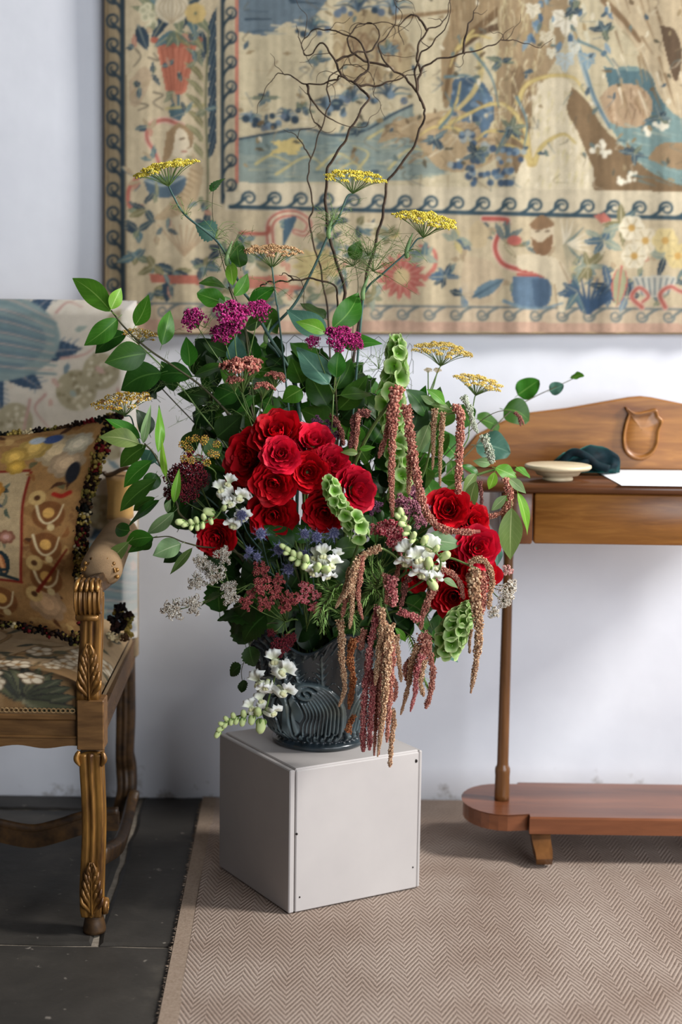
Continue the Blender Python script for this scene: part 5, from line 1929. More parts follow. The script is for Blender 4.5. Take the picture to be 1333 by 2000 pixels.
def leaf_mesh(kind, mk, var):
    key = (kind, mk, var)
    if key in LEAF:
        return LEAF[key]
    r = np.random.default_rng(hash(kind) % 1000 * 0 + var * 17 + len(kind))
    ny, nx = 15, 7
    t = np.linspace(0, 1, ny)[:, None]
    s = np.linspace(-1, 1, nx)[None]
    w = np.maximum(wprofile(kind, t), .012)
    if kind == 'serr':
        w = w * (1 + .10 * np.where(np.arange(ny)[:, None] % 2, 1, -1))
    fold, arch, droop = r.uniform(.10, .30), r.uniform(-.02, .10), r.uniform(.0, .28)
    rip = r.uniform(.0, .05)
    x = s * w * .5
    z = -fold * -np.abs(s) * w * .25 + arch * np.sin(math.pi * t) - droop * t ** 2 + rip * np.sin(t * 11 + s * 2 + var) * np.abs(s)
    x = x + r.uniform(-.12, .12) * np.sin(math.pi * t) * 1.0
    tw = r.uniform(-.5, .5) * t
    x, z = x * np.cos(tw) - (z + droop * t ** 2) * np.sin(tw) * 0 , z + x * np.sin(tw)
    y = np.broadcast_to(t, x.shape)
    v = np.stack([x, y, np.broadcast_to(z, x.shape)], -1).reshape(-1, 3)
    uvs = np.stack([np.broadcast_to((s + 1) / 2, x.shape), y], -1).reshape(-1, 2)
    mb = MB().add(v, gridf(ny, nx)[:, ::-1])
    pv, pf = tube([(0, -.14, -.02), (0, -.05, .0), (0, .06, .0)], [.012, .014, .008], 5, cap=False)
    mb.add(pv, pf)
    uvs = np.vstack([uvs, np.tile([.5, 0.0], (len(pv), 1))])
    me = mb.mesh('leaf_' + kind, True, uvs)
    me.materials.append(LM[mk])
    LEAF[key] = me
    return me


def add_leaf(par, base, tip, width, kind='laurel', mk='m', roll=None, var=None, R=random):
    base, tip = np.array(base, float), np.array(tip, float)
    y = tip - base
    L = np.linalg.norm(y)
    y /= L
    n = nrm((.18 + R.uniform(-.35, .35), -.85, .5 + R.uniform(-.35, .35)))
    n = nrm(n - y * (n @ y))
    a = R.uniform(-.35, .35) if roll is None else math.radians(roll)
    x = np.cross(y, n)
    n2 = n * math.cos(a) + x * math.sin(a)
    x2 = np.cross(y, n2)
    M = Matrix(((x2[0] * width, y[0] * L, n2[0] * L * .8, base[0]), (x2[1] * width, y[1] * L, n2[1] * L * .8, base[1]), (x2[2] * width, y[2] * L, n2[2] * L * .8, base[2]), (0, 0, 0, 1)))
    return obj('leaf', leaf_mesh(kind, mk, R.randrange(6) if var is None else var), None, par, M)


def stem(par, pts, r0, r1, mat, name='stem', k=6, n=7):
    p = spline(pts, n)
    return MB().add(*tube(p, np.linspace(r0, r1, len(p)), k)).build(name, mat, par)


def to_mouth(p, R=random, sag=0.0):
    """the way of a stem from p down into the mouth of the vase"""
    p = np.array(p, float)
    a = R.uniform(0, 6.28)
    q = MOUTH + np.array([.055 * math.cos(a), .055 * math.sin(a), R.uniform(-.03, .0)])
    d = p - q
    q = MOUTH + np.array([np.clip(d[0] * .35, -.07, .07) + R.uniform(-.02, .02), np.clip(d[1] * .3, -.06, .06) + R.uniform(-.02, .02), 0.0])
    mid = q + (p - q) * .5 + np.array([0, 0, .25 * abs(d[0]) * (1 if d[2] > .05 else 1.3) + sag])
    mid[:2] = q[:2] + (p[:2] - q[:2]) * .42
    return [mid, q + (0, 0, .02), q + np.array([-(q[0] - MOUTH[0]) * .6, -(q[1] - MOUTH[1]) * .6, -.13])]


def PX(n, Y):
    """a length of n photo pixels at depth Y, in metres"""
    return n * Y / F_PX


PLANT_GROUPS = {'fennel': 'fennel umbels of the bouquet', 'branch': 'branches of the bouquet', 'yarrow': 'yarrow in the bouquet', 'amaranth': 'hanging amaranth of the bouquet', 'bells of Ireland': 'bells of Ireland in the bouquet', 'snapdragon': 'white snapdragons of the bouquet',
                'sea holly': 'sea holly in the bouquet', 'rosemary': 'rosemary sprigs of the bouquet', 'leaves': 'leaf sprays of the bouquet', 'twig': 'leafy twigs of the bouquet'}


def plant(name, label, cat, group=None):
    group = group or PLANT_GROUPS.get(cat)
    return thing(name, label, cat, MOUTH + (0, 0, -.15), group)


def leafy(label, cat, stempx, leaves, mat=None, r0=.0016, r1=.003, group=None, R=None):
    """a branch: its way in the picture with depths, then its leaves (base, tip, width, kind, colour, depth)"""
    R = R or random.Random(len(label) * 7 + len(leaves))
    o = plant({'branch': 'leafy_branch', 'leaves': 'leaf_spray', 'twig': 'leafy_twig', 'leaf': 'leaf_sprig'}[cat], label, cat, group)
    pts = [P(*q) for q in stempx]
    pts += to_mouth(pts[-1], R)
    stem(o, pts, r0, r1, mat or M_stem_dark)
    for q in leaves:
        bx, by, tx, ty, w, kind, mk, Y = q[:8]
        dY = R.uniform(-.03, .03) if len(q) < 9 else q[8]
        add_leaf(o, P(bx, by, Y), P(tx, ty, Y + dY), PX(w, Y), KN[kind], mk, R=R)
    return o


KN = {'l': 'laurel', 'r': 'round', 'n': 'long', 'o': 'ovate', 's': 'serr'}

# ---- rose petals: sectors of a cup, ruffled at the rim
PETAL = {}
WHORL = [(.05, .20, .0, .66, 80, 4, .07), (.08, .36, -.04, .76, 64, 5, .12), (.12, .56, -.12, .80, 54, 6, .15), (.18, .76, -.26, .76, 54, 6, .17), (.22, .92, -.40, .62, 54, 6, .18), (.24, 1.0, -.50, .36, 56, 5, .18)]


def petal_mesh(w, var, pink):
    key = (w, var, pink)
    if key in PETAL:
        return PETAL[key]
    ra, rb, za, zb, dphi, cnt, ruf = WHORL[w]
    r = np.random.default_rng(w * 31 + var)
    nt2, nu2 = 8, 11
    u = np.linspace(-1, 1, nu2)[None]
    tm = 1 - .24 * np.abs(u) ** 2.6 + .02 * np.sin(u * 5 + var)
    t = np.linspace(0, 1, nt2)[:, None] * tm
    wd = math.radians(dphi) * np.sin(np.clip(t * .62 + .12, 0, 1) * math.pi) ** .7
    phi = u * wd
    bulge = np.sin(t * math.pi * .55)
    rr = ra + (rb - ra) * bulge ** 1.1 * 1.0
    zc = za + (zb - za) * t ** (.9 if w < 3 else .75)
    lip = np.clip((t - .72) / .28, 0, 1) ** 1.5
    rr = rr + lip * (.02 + .035 * w) - (.07 if w < 2 else 0) * lip
    zc = zc - lip * (.022 * w)
    wav = ruf * .75 * np.sin(u * (3.2 + r.uniform(0, 3)) + r.uniform(0, 6)) * t ** 2.5
    wav2 = ruf * .6 * np.sin(u * (7 + r.uniform(0, 3)) + r.uniform(0, 6)) * t ** 5
    rr = rr + wav * .55 + wav2 * .4
    zc = zc + wav * .5 - wav2 * .5
    v = np.stack([rr * np.cos(phi), rr * np.sin(phi), zc], -1).reshape(-1, 3)
    uv = np.stack([np.broadcast_to((u + 1) / 2, rr.shape), np.broadcast_to(t, rr.shape)], -1).reshape(-1, 2)
    me = MB().add(v, gridf(nt2, nu2)).mesh('petal', True, uv)
    me.materials.append(M_rose_pink if pink else M_rose)
    PETAL[key] = me
    return me


def basis(n, spin=0.0):
    n = nrm(n)
    x = np.cross((0, .2, 1), n) if abs(n[2]) < .95 else np.cross((0, 1, 0), n)
    x = nrm(x)
    y = np.cross(n, x)
    c, s = math.cos(spin), math.sin(spin)
    return x * c + y * s, y * c - x * s, n


def mat4(x, y, z, o, s=1.0):
    s = (s, s, s) if np.isscalar(s) else s
    return Matrix(((x[0] * s[0], y[0] * s[1], z[0] * s[2], o[0]), (x[1] * s[0], y[1] * s[1], z[1] * s[2], o[1]), (x[2] * s[0], y[2] * s[1], z[2] * s[2], o[2]), (0, 0, 0, 1)))


CALYX = None


def rose(x, y, rpx, Y, face, label, pink=False, seed=0):
    R = random.Random(seed * 13 + 5)
    o = plant('rose', label, 'rose', 'red roses in the bouquet')
    s = PX(rpx, Y)
    f = nrm((face[0], -1.0, face[1]))
    c = P(x, y, Y) - f * s * .35
    for w, (ra, rb, za, zb, dphi, cnt, ruf) in enumerate(WHORL):
        off = R.uniform(0, 6.28)
        for k in range(cnt):
            a = off + k * 2 * math.pi / cnt + R.uniform(-.16, .16)
            ff = nrm(f + np.array([R.uniform(-1, 1), R.uniform(-1, 1), R.uniform(-1, 1)]) * (.10 if w else .05))
            X, Yv, Z = basis(ff, a)
            q = s * R.uniform(.90, 1.08)
            obj('petal', petal_mesh(w, R.randrange(4), pink), None, o, mat4(X, Yv, Z, c, (q, q, q * R.uniform(.9, 1.15))))
    bx = c - f * s * .12
    MB().add(*tube([bx - f * s * .22, bx - f * s * .1, bx + f * s * .1, bx + f * s * .2], [s * .10, s * .18, s * .20, s * .1], 10)).build('calyx', M_stem, o)
    pts = [bx - f * s * .1, bx - f * s * .9]
    stem(o, pts + to_mouth(pts[-1], R), .0026, .0032, M_stem)
    return o


# ---- yarrow: flat domes of tiny florets on forked stalks
YC_ = {'magenta': ((152, 28, 94), (184, 62, 128), (108, 18, 66)), 'brown': ((160, 92, 80), (190, 134, 114), (124, 66, 58)), 'burgundy': ((92, 22, 34), (120, 36, 44), (66, 18, 26)),
       'beige': ((190, 180, 164), (214, 208, 196), (150, 134, 116)), 'brick': ((158, 72, 70), (184, 104, 98), (120, 46, 50)), 'mauve': ((166, 106, 122), (196, 142, 150), (126, 72, 94)),
       'rose': ((196, 100, 106), (220, 148, 146), (168, 52, 72)), 'purple': ((104, 66, 92), (130, 92, 114), (80, 48, 72)), 'pinkwhite': ((204, 150, 142), (214, 190, 176), (176, 110, 108))}
YH = {}


def yarrow_head(kind, var):
    if (kind, var) in YH:
        return YH[(kind, var)]
    r = np.random.default_rng(var * 7 + len(kind))
    n = 330
    i = np.arange(n) + .5
    a, q = i * 2.39996, np.sqrt(i / n)
    m = 9 if kind in ('magenta', 'burgundy') else 7
    ca, cq = np.arange(m) * 2.39996 + var, np.sqrt((np.arange(m) + .3) / m) * .78
    j = np.arange(n) % m
    rr = (.40 if kind in ('magenta', 'burgundy', 'beige') else .35) * np.sqrt(r.random(n)) * r.uniform(.75, 1.1, m)[j]
    x, y = cq[j] * np.cos(ca[j]) + rr * np.cos(a * 7.1), cq[j] * np.sin(ca[j]) + rr * np.sin(a * 7.1)
    q = np.hypot(x, y)
    q = np.minimum(q, 1.1)
    z = .28 * (1 - q ** 2) + r.uniform(-.04, .04, n) + .14 * (1 - (rr / .33) ** 2)
    C = [lin(c) for c in YC_[kind]]
    col = np.array([C[k] * r.uniform(.75, 1.2) for k in r.choice(3, n, p=(.5, .28, .22))])
    hd = MB()
    blobs(hd, np.stack([x, y, z], 1) + r.normal(0, .012, (n, 3)), r.uniform(.040, .070, n), ICO0, .3, col, r)
    for cx, cy in zip(cq * np.cos(ca), cq * np.sin(ca)):
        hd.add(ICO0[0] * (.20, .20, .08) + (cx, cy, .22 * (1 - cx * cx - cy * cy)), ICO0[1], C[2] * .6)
    m = n // 2
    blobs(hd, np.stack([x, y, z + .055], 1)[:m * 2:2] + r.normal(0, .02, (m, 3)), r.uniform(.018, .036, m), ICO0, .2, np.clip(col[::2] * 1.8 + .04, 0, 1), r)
    h = hd.mesh('yarrow_head', False)
    h.materials.append(M_floret)
    st = MB()
    for k in range(16):
        aa, qq = k * 2.4, math.sqrt((k + .5) / 16) * .86
        st.add(*tube(spline([(0, 0, -1.1), (qq * .45 * math.cos(aa), qq * .45 * math.sin(aa), -.45), (qq * math.cos(aa), qq * math.sin(aa), .26 * (1 - qq * qq))], 3), [.035] * 6 + [.02], 4, cap=False))
    t = st.mesh('yarrow_stalks', True)
    t.materials.append(M_stem)
    YH[(kind, var)] = (h, t)
    return h, t


def yarrow(label, kind, heads, node, cat='yarrow', Y0=3.05, name='yarrow', smat=None):
    """heads: (x, y, rx, ry, depth, tilt_x, tilt_z); their stalks meet at the node (x, y, depth)"""
    R = random.Random(len(label) * 3)
    o = plant(name, label, cat)
    nd = P(*node)
    for k, hd in enumerate(heads):
        x, y, rx, ry, Y, tx, tz = hd
        c = P(x, y, Y)
        s = PX(rx * (1.18 if kind == 'beige' else 1.06), Y)
        # a flat dome seen at an angle: its height in the picture sets the tilt
        n = nrm((tx, -max(.15, min(1.0, ry / rx)), tz))
        X, Yv, Z = basis(n, R.uniform(0, 6))
        h, t = yarrow_head(kind, R.randrange(3))
        obj('flower_head', h, None, o, mat4(X, Yv, Z, c, (s, s, s * 1.1)), kind='stuff')
        obj('stalks', t, None, o, mat4(X, Yv, Z, c, (s, s, s * .9)), kind='stuff')
        e = c - Z * s * 1.0
        stem(o, [e, e * .6 + nd * .4 + np.array([0, 0, -.004]), nd], .0009, .0013, M_stem, 'stalk', 5, 4)
    stem(o, [nd] + to_mouth(nd, R), .0014, .0022, smat or M_stem)
    return o


# ---- fennel: umbels of yellow specks
UM = {}


def umbel_mesh(kind, var):
    if (kind, var) in UM:
        return UM[(kind, var)]
    r = np.random.default_rng(var * 5 + len(kind))
    C = {'yellow': ((206, 188, 72), (180, 158, 56), (222, 210, 116)), 'tan': ((176, 138, 98), (196, 164, 122), (150, 116, 84)), 'pale': ((202, 176, 92), (184, 150, 76), (216, 200, 140)),
         'mixed': ((190, 150, 50), (212, 204, 178), (140, 96, 60)), 'pompom': ((186, 150, 60), (160, 120, 66), (126, 84, 50))}[kind]
    C = [lin(c) for c in C]
    n = 12 if kind == 'pompom' else 30
    hd, st = MB(), MB()
    for k in range(n):
        a, q = k * 2.39996, math.sqrt((k + .4) / n)
        e = np.array([q * math.cos(a), q * math.sin(a), .22 * (1 - q ** 2) + r.uniform(-.05, .05)])
        if kind == 'pompom':
            e = nrm((q * math.cos(a), q * math.sin(a), .55)) * r.uniform(.8, 1.0)
            e[2] -= .4
        st.add(*tube(spline([(0, 0, -.5), (e[0] * .55, e[1] * .55, -.20 + .06 * q), e], 3), [.012] * 6 + [.008], 4, cap=False))
        m = 30 if kind == 'pompom' else 26
        i = np.arange(m) + .5
        aa, qq = i * 2.4, np.sqrt(i / m)
        if kind == 'pompom':
            th = np.arccos(1 - 2 * i / m)
            d = np.stack([np.sin(th) * np.cos(aa), np.sin(th) * np.sin(aa), np.cos(th)], 1) * .15
        else:
            d = np.stack([qq * np.cos(aa), qq * np.sin(aa), .4 * (1 - qq ** 2)], 1) * r.uniform(.13, .19)
        col = np.array([C[j] * r.uniform(.8, 1.2) for j in r.choice(3, m, p=(.55, .3, .15))])
        blobs(hd, e + d + r.normal(0, .008, (m, 3)), r.uniform(.022, .038, m), ICO0, .25, col, r)
        for j in range(5):
            st.add(*tube([e - (0, 0, .04), e + d[j * 3]], [.008, .005], 3, cap=False))
    h, t = hd.mesh('umbel_florets', False), st.mesh('umbel_rays', True)
    h.materials.append(M_floret)
    t.materials.append(M_stem)
    UM[(kind, var)] = (h, t)
    return h, t


def fennel(label, kind, heads, stempx, mat=None, r0=.0018, r1=.0035, fronds=(), joints=()):
    """heads: (x, y, half width, depth, lean_x, towards_viewer)"""
    R = random.Random(len(label) * 5)
    o = plant('fennel', label, 'fennel')
    pts = [P(*q) for q in stempx]
    for k, (x, y, w, Y, lx, lv) in enumerate(heads):
        c = P(x, y, Y)
        s = PX(w, Y)
        X, Yv, Z = basis((lx, -lv, 1.0), R.uniform(0, 6))
        h, t = umbel_mesh(kind, R.randrange(2))
        obj('florets', h, None, o, mat4(X, Yv, Z, c, s), kind='stuff')
        obj('rays', t, None, o, mat4(X, Yv, Z, c, s), kind='stuff')
        e = c - Z * s * .5
        if k == 0:
            pts = [e] + pts
        else:
            j = min(range(len(pts)), key=lambda i: np.linalg.norm(pts[i] - e) + (0 if pts[i][2] < e[2] else 9))
            stem(o, [e, (e + pts[j]) / 2 + (0, 0, -.01), pts[j]], .0012, .0016, mat or M_stem, 'side_stalk', 5, 4)
    stem(o, pts + to_mouth(pts[-1], R), r0, r1, mat or M_stem_blue, k=8)
    for (x, y, Y) in joints:
        p = P(x, y, Y)
        MB().add(*tube(spline([p + (-.002, 0, -.014), p + (-.003, -.003, .0), p + (.002, -.002, .018), p + (.008, 0, .034)], 4), [.0028, .004, .0045, .0045, .0045, .004, .004, .0035, .003, .0028, .002, .0014, .0008], 8)).build('sheath', LM['p'], o)
    if fronds:
        mb = MB()
        for (x, y, Y, L, n) in fronds:
            for k in range(n):
                a, e = R.uniform(-math.pi, math.pi), R.uniform(-.5, 1.2)
                d = np.array([math.cos(a), math.sin(a) * .7, e])
                p0 = P(x, y, Y)
                l = PX(L, Y) * R.uniform(.4, 1)
                p1, p2 = p0 + d * l * .5 + (0, 0, .1 * l), p0 + d * l + np.array([R.uniform(-.3, .3), 0, R.uniform(-.5, .1)]) * l
                mb.add(*tube(spline([p0, p1, p2], 3), np.linspace(.0007, .0003, 7), 3, cap=False))
                for q in range(4):
                    b = p0 + (p2 - p0) * R.uniform(.3, .95) + (0, 0, .05 * l)
                    mb.add(*tube([b, b + np.array([R.uniform(-1, 1), R.uniform(-1, 1), R.uniform(-.6, 1)]) * l * .22], [.0005, .00025], 3, cap=False))
        mb.build('thread_leaves', M_stem, o, kind='stuff')
    return o


# ---- amaranth: ropes of clustered seed heads
AC = {'brick': ((180, 118, 100), (210, 158, 136), (146, 84, 74)), 'tan': ((186, 148, 114), (212, 182, 148), (152, 112, 86)), 'rose': ((184, 108, 106), (210, 148, 138), (150, 76, 78)), 'orange': ((188, 120, 78), (208, 152, 106), (156, 92, 60)), 'plum': ((142, 88, 80), (170, 116, 104), (108, 64, 60)), 'grey': ((186, 192, 172), (206, 208, 190), (150, 160, 136))}


def tassel(o, pts, r0, r1, kind='brick', gap=1.0, seed=None):
    """pts: (x, y, depth) along the rope; r0, r1: half widths in photo pixels at its start and end"""
    r = np.random.default_rng(int(pts[0][0] * 7 + pts[0][1] * 3 + pts[-1][0]) if seed is None else seed)
    p = spline([P(*q) for q in pts], 10)
    seg = np.linalg.norm(np.diff(p, axis=0), axis=1)
    S = np.r_[0, np.cumsum(seg)]
    Y = pts[0][2]
    ra, rb = PX(r0, Y), PX(r1, Y)
    C = [lin(c) for c in AC[kind]]
    cen, rad = [], []
    s = 0.0
    tt, U, V = frames(p)
    ph = r.uniform(0, 6)
    while s < S[-1]:
        f = s / S[-1]
        R0 = (ra + (rb - ra) * f ** 1.3) * (1 if f < .93 else 1 - (f - .93) * 8)
        q = np.array([np.interp(s, S, p[:, k]) for k in range(3)])
        i = min(np.searchsorted(S, s), len(p) - 1)
        cl = .56 + .52 * gap * abs(math.sin(s / (ra * 1.25) + ph)) ** .8 + (1 - gap) * .4
        R0 *= .86
        k = 10
        a = r.uniform(0, 6.28) + np.arange(k) * 6.283 / k + r.normal(0, .25, k)
        rr = R0 * cl * r.uniform(.6, 1.12, k)
        cen.append(q + U[i] * (np.cos(a) * rr)[:, None] + V[i] * (np.sin(a) * rr)[:, None] + tt[i] * (r.normal(0, .25, k) * R0)[:, None])
        rad.append(np.full(k, max(R0, .0022) * .235) * r.uniform(.7, 1.2, k))
        s += max(R0, .0025) * .28
    cen, rad = np.concatenate(cen), np.concatenate(rad)
    cf = r.choice(3, len(cen), p=(.5, .3, .2))
    col = np.array(C)[cf] * r.uniform(.7, 1.25, (len(cen), 1))
    mb = MB()
    blobs(mb, cen, rad, ICO0, .35, col, r)
    mb.add(*tube(p, np.interp(S, [0, S[-1]], [ra * .55, rb * .5]), 6), col=C[2])
    return mb.build('tassel', M_floret, o, False, kind='stuff')


def amaranth(label, stempx, tassels, leaves=(), smat=None, r0=.002, r1=.003):
    R = random.Random(len(label))
    o = plant('amaranth', label, 'amaranth')
    pts = [P(*q) for q in stempx]
    stem(o, pts + to_mouth(pts[-1], R), r0, r1, smat or M_stem)
    for t in tassels:
        tassel(o, *t)
    for q in leaves:
        bx, by, tx, ty, w, kind, mk, Y = q[:8]
        add_leaf(o, P(bx, by, Y), P(tx, ty, Y + (R.uniform(-.02, .02) if len(q) < 9 else q[8])), PX(w, Y), KN[kind], mk, R=R)
    return o


# ---- bells of Ireland
BELL = []
for var in range(3):
    r = np.random.default_rng(var + 60)
    nt3, nf = 7, 25
    t = np.linspace(0, 1, nt3)[:, None]
    a = np.linspace(0, 2 * math.pi, nf)[None]
    rr = .10 + .92 * t ** 1.1 * (1 + (.24 * np.abs(np.cos(2.5 * a + var)) ** .6 - .13 + .06 * np.sin(3 * a + var * 2)) * t ** 3)
    zz_ = .95 * t ** .8 - .16 * t ** 6 + .09 * t ** 4 * np.sin(5 * a + 1 + var) + .05 * t ** 3 * np.cos(2 * a)
    v = np.stack([rr * np.cos(a), rr * np.sin(a), zz_], -1).reshape(-1, 3)
    uv = np.stack([np.broadcast_to(a / 6.283, rr.shape), np.broadcast_to(t, rr.shape)], -1).reshape(-1, 2)
    me = MB().add(v, gridf(nt3, nf)).mesh('bell_calyx', True, uv)
    me.materials.append(M_bell)
    BELL.append(me)


def bells(label, spine, rows, seed=1, cups=4, cup=1.0):
    """spine: (x, y, depth, reach) from the tip down; rows of cups around it, reach in photo pixels"""
    R = random.Random(seed)
    o = plant('bells_of_ireland', label, 'bells of Ireland')
    P3 = [P(*q[:3]) for q in spine]
    p = spline(P3, 10)
    seg = np.r_[0, np.cumsum(np.linalg.norm(np.diff(p, axis=0), axis=1))]
    rc = spline(np.array([[PX(q[3], q[2]), 0, 0] for q in spine]), 10)[:, 0]
    tt, U, V = frames(p)
    s, k = .004, 0
    while s < seg[-1]:
        i = min(np.searchsorted(seg, s), len(p) - 1)
        rr = max(rc[i], .004)
        m = cups
        for j in range(m):
            a = j * 6.283 / m + k * .63 + R.uniform(-.15, .15)
            d = U[i] * math.cos(a) + V[i] * math.sin(a)
            ax = nrm(d - tt[i] * R.uniform(.0, .35))
            X, Yv, Z = basis(ax, R.uniform(0, 6))
            q = rr * R.uniform(.50, .62) * cup
            obj('bell_calyx', BELL[R.randrange(3)], None, o, mat4(X, Yv, Z, p[i] + d * rr * (.34 + .5 * (1 - cup)), (q, q, q)))
        s += rr * rows
        k += 1
    stem(o, list(P3) + to_mouth(P3[-1], R), .0022, .003, M_stem)
    return o


# ---- snapdragon
def make_floret(var):
    r = np.random.default_rng(var + 80)
    mb = MB()
    W, C1, G = lin((238, 238, 230)), lin((226, 230, 196)), lin((196, 206, 140))
    for k, (a0, L, wd, up) in enumerate(((64, .95, 40, .95), (116, .95, 40, .95), (-90, .62, 42, .35), (-34, .72, 42, .30), (-146, .72, 42, .30))):
        n1, n2 = 8, 9
        t = np.linspace(0, 1, n1)[:, None]
        u = np.linspace(-1, 1, n2)[None]
        ang = math.radians(a0 + r.uniform(-10, 10)) + u * math.radians(wd) * (.55 + .45 * np.sin(t * math.pi * .62 + .3))
        R0 = .24 + L * t * (1 - .14 * u ** 2) - (.30 * t ** 3 if k > 1 else .12 * t ** 3)
        ruf = .20 * np.sin(u * 5 + r.uniform(0, 6)) * t ** 2 + .13 * np.sin(u * 11 + r.uniform(0, 6)) * t ** 3
        z = up * (1 - (1 - t) ** 2) - (.55 if k < 2 else 1.25) * t ** 2.5 + ruf
        R0 = R0 + .10 * np.sin(u * 8 + r.uniform(0, 6)) * t ** 3
        v = np.stack([R0 * np.cos(ang), R0 * np.sin(ang), np.broadcast_to(z, R0.shape)], -1)
        c = W * np.clip(t * 1.5, 0, 1)[..., None] + C1 * (1 - np.clip(t * 1.5, 0, 1))[..., None]
        mb.add(v.reshape(-1, 3), gridf(n1, n2), np.broadcast_to(c, v.shape).reshape(-1, 3))
    mb.add(*tube(spline([(0, .0, .12), (0, -.02, -.4), (0, -.02, -1.0)], 4), np.interp(np.linspace(0, 1, 9), [0, .4, 1], [.30, .36, .22]), 10), col=C1)
    blobs(mb, [(.13, -.14, .16), (-.13, -.14, .16)], [.20, .20], ICO2, 0, lin((228, 226, 176)), r)
    mb.add(*tube([(0, -.02, -.92), (0, -.02, -1.12), (0, -.02, -1.2)], [.26, .24, .06], 8), col=G)
    me = mb.mesh('floret', True)
    me.materials.append(M_snap)
    return me


FLORET = [make_floret(k) for k in range(3)]
bd = MB()
bd.add(*tube(spline([(0, 0, 0), (0, 0, .3), (0, 0, .8), (.05, 0, 1.25), (.1, 0, 1.5)], 3), [.18, .36, .42, .44, .48, .5, .5, .48, .44, .4, .32, .2, .05], 9), col=lin((196, 210, 144)))
for k in range(5):
    a = k * 1.257
    bd.add(*tube(spline([(.2 * math.cos(a), .2 * math.sin(a), -.02), (.46 * math.cos(a), .46 * math.sin(a), .3), (.5 * math.cos(a), .5 * math.sin(a), .62)], 3), [.1, .14, .15, .14, .11, .06, .02], 4), col=lin((112, 142, 66)))
BUD = bd.mesh('bud', True)
BUD.materials.append(M_snap)


def snapdragon(label, spine, florets, buds, r0=.0024, r1=.0015):
    """spine from the vase end to the tip (x, y, depth); florets (x, y, depth, size, fx, fz); buds (x, y, depth, length, dx, dz)"""
    R = random.Random(len(label))
    o = plant('snapdragon', label, 'snapdragon')
    pts = [P(*q) for q in spine]
    stem(o, to_mouth(pts[0], R)[::-1] + pts, r0, r1, M_stem, k=7)
    for (x, y, Y, s, fx, fz) in florets:
        f = nrm((fx * 1.6, -1, fz * 1.4))
        X, Yv, Z = basis(f + np.array([R.uniform(-.3, .3), 0, R.uniform(-.3, .3)]), R.uniform(-.7, .7))
        c = P(x, y, Y)
        q = PX(s, Y) * R.uniform(.95, 1.12)
        obj('floret', FLORET[R.randrange(3)], None, o, mat4(X, Yv, Z, c, q))
    for (x, y, Y, s, dx, dz) in buds:
        d = nrm((dx, -.5, dz))
        X, Yv, Z = basis(d, R.uniform(0, 6))
        q = PX(s, Y) / 1.5 * 1.18
        obj('bud', BUD, None, o, mat4(X, Yv, Z, P(x, y, Y) - d * q * .7, q))
    return o


# ---- sea holly
sh = MB()
r = np.random.default_rng(90)
n = 150
i = np.arange(n) + .5
th, aa = np.arccos(1 - 1.75 * i / n), i * 2.39996
d = np.stack([np.sin(th) * np.cos(aa) * .8, np.sin(th) * np.sin(aa) * .8, np.cos(th)], 1)
sh.add(d[0:0] if False else (ICO1[0] * (.72, .72, .92)), ICO1[1], lin((78, 82, 112)))
for q, k in zip(d, range(n)):
    sh.add(*tube([q * .82, q * 1.0, q * 1.28], [.075, .055, .008], 4), col=lin([(128, 130, 168), (164, 166, 192), (98, 98, 140)][k % 3]))
HOLLY = sh.mesh('thistle_head', False)
HOLLY.materials.append(M_floret)
br = MB()
br.add(*tube(spline([(.5, 0, -.4), (1.1, 0, -.5), (1.7, 0, -.42), (2.5, 0, -.2)], 4), np.stack([np.interp(np.linspace(0, 1, 13), [0, .3, .6, 1], [.05, .05, .04, .02]), np.interp(np.linspace(0, 1, 13), [0, .3, .6, 1], [.08, .11, .07, .01])], 1), 5), col=lin((104, 110, 144)))
for s in (-1, 1):
    for x in (1.15, 1.6):
        br.add(*tube([(x, s * .08, -.46), (x + .35, s * .36, -.36)], [.06, .005], 4), col=lin((112, 118, 150)))
BRACT = br.mesh('bract', False)
BRACT.materials.append(M_floret)


def sea_holly(label, heads, node):
    R = random.Random(len(label))
    o = plant('sea_holly', label, 'sea holly')
    nd = P(*node)
    for (x, y, rp, Y, fx, fz) in heads:
        c, s = P(x, y, Y), PX(rp, Y)
        X, Yv, Z = basis((fx, -.75, fz), R.uniform(0, 6))
        obj('thistle_head', HOLLY, None, o, mat4(X, Yv, Z, c, s))
        for k in range(8):
            X, Yv, Z2 = basis(Z, k * .785 + R.uniform(-.1, .1))
            obj('bract', BRACT, None, o, mat4(X, Yv, Z2, c, s * R.uniform(.62, .9)))
        e = c - Z * s
        stem(o, [e, (e + nd) / 2 + (0, .01, -.008), nd], .0011, .0014, M_stem_blue, 'stalk', 5, 4)
    stem(o, [nd] + to_mouth(nd, R), .0015, .002, M_stem_blue)
    return o


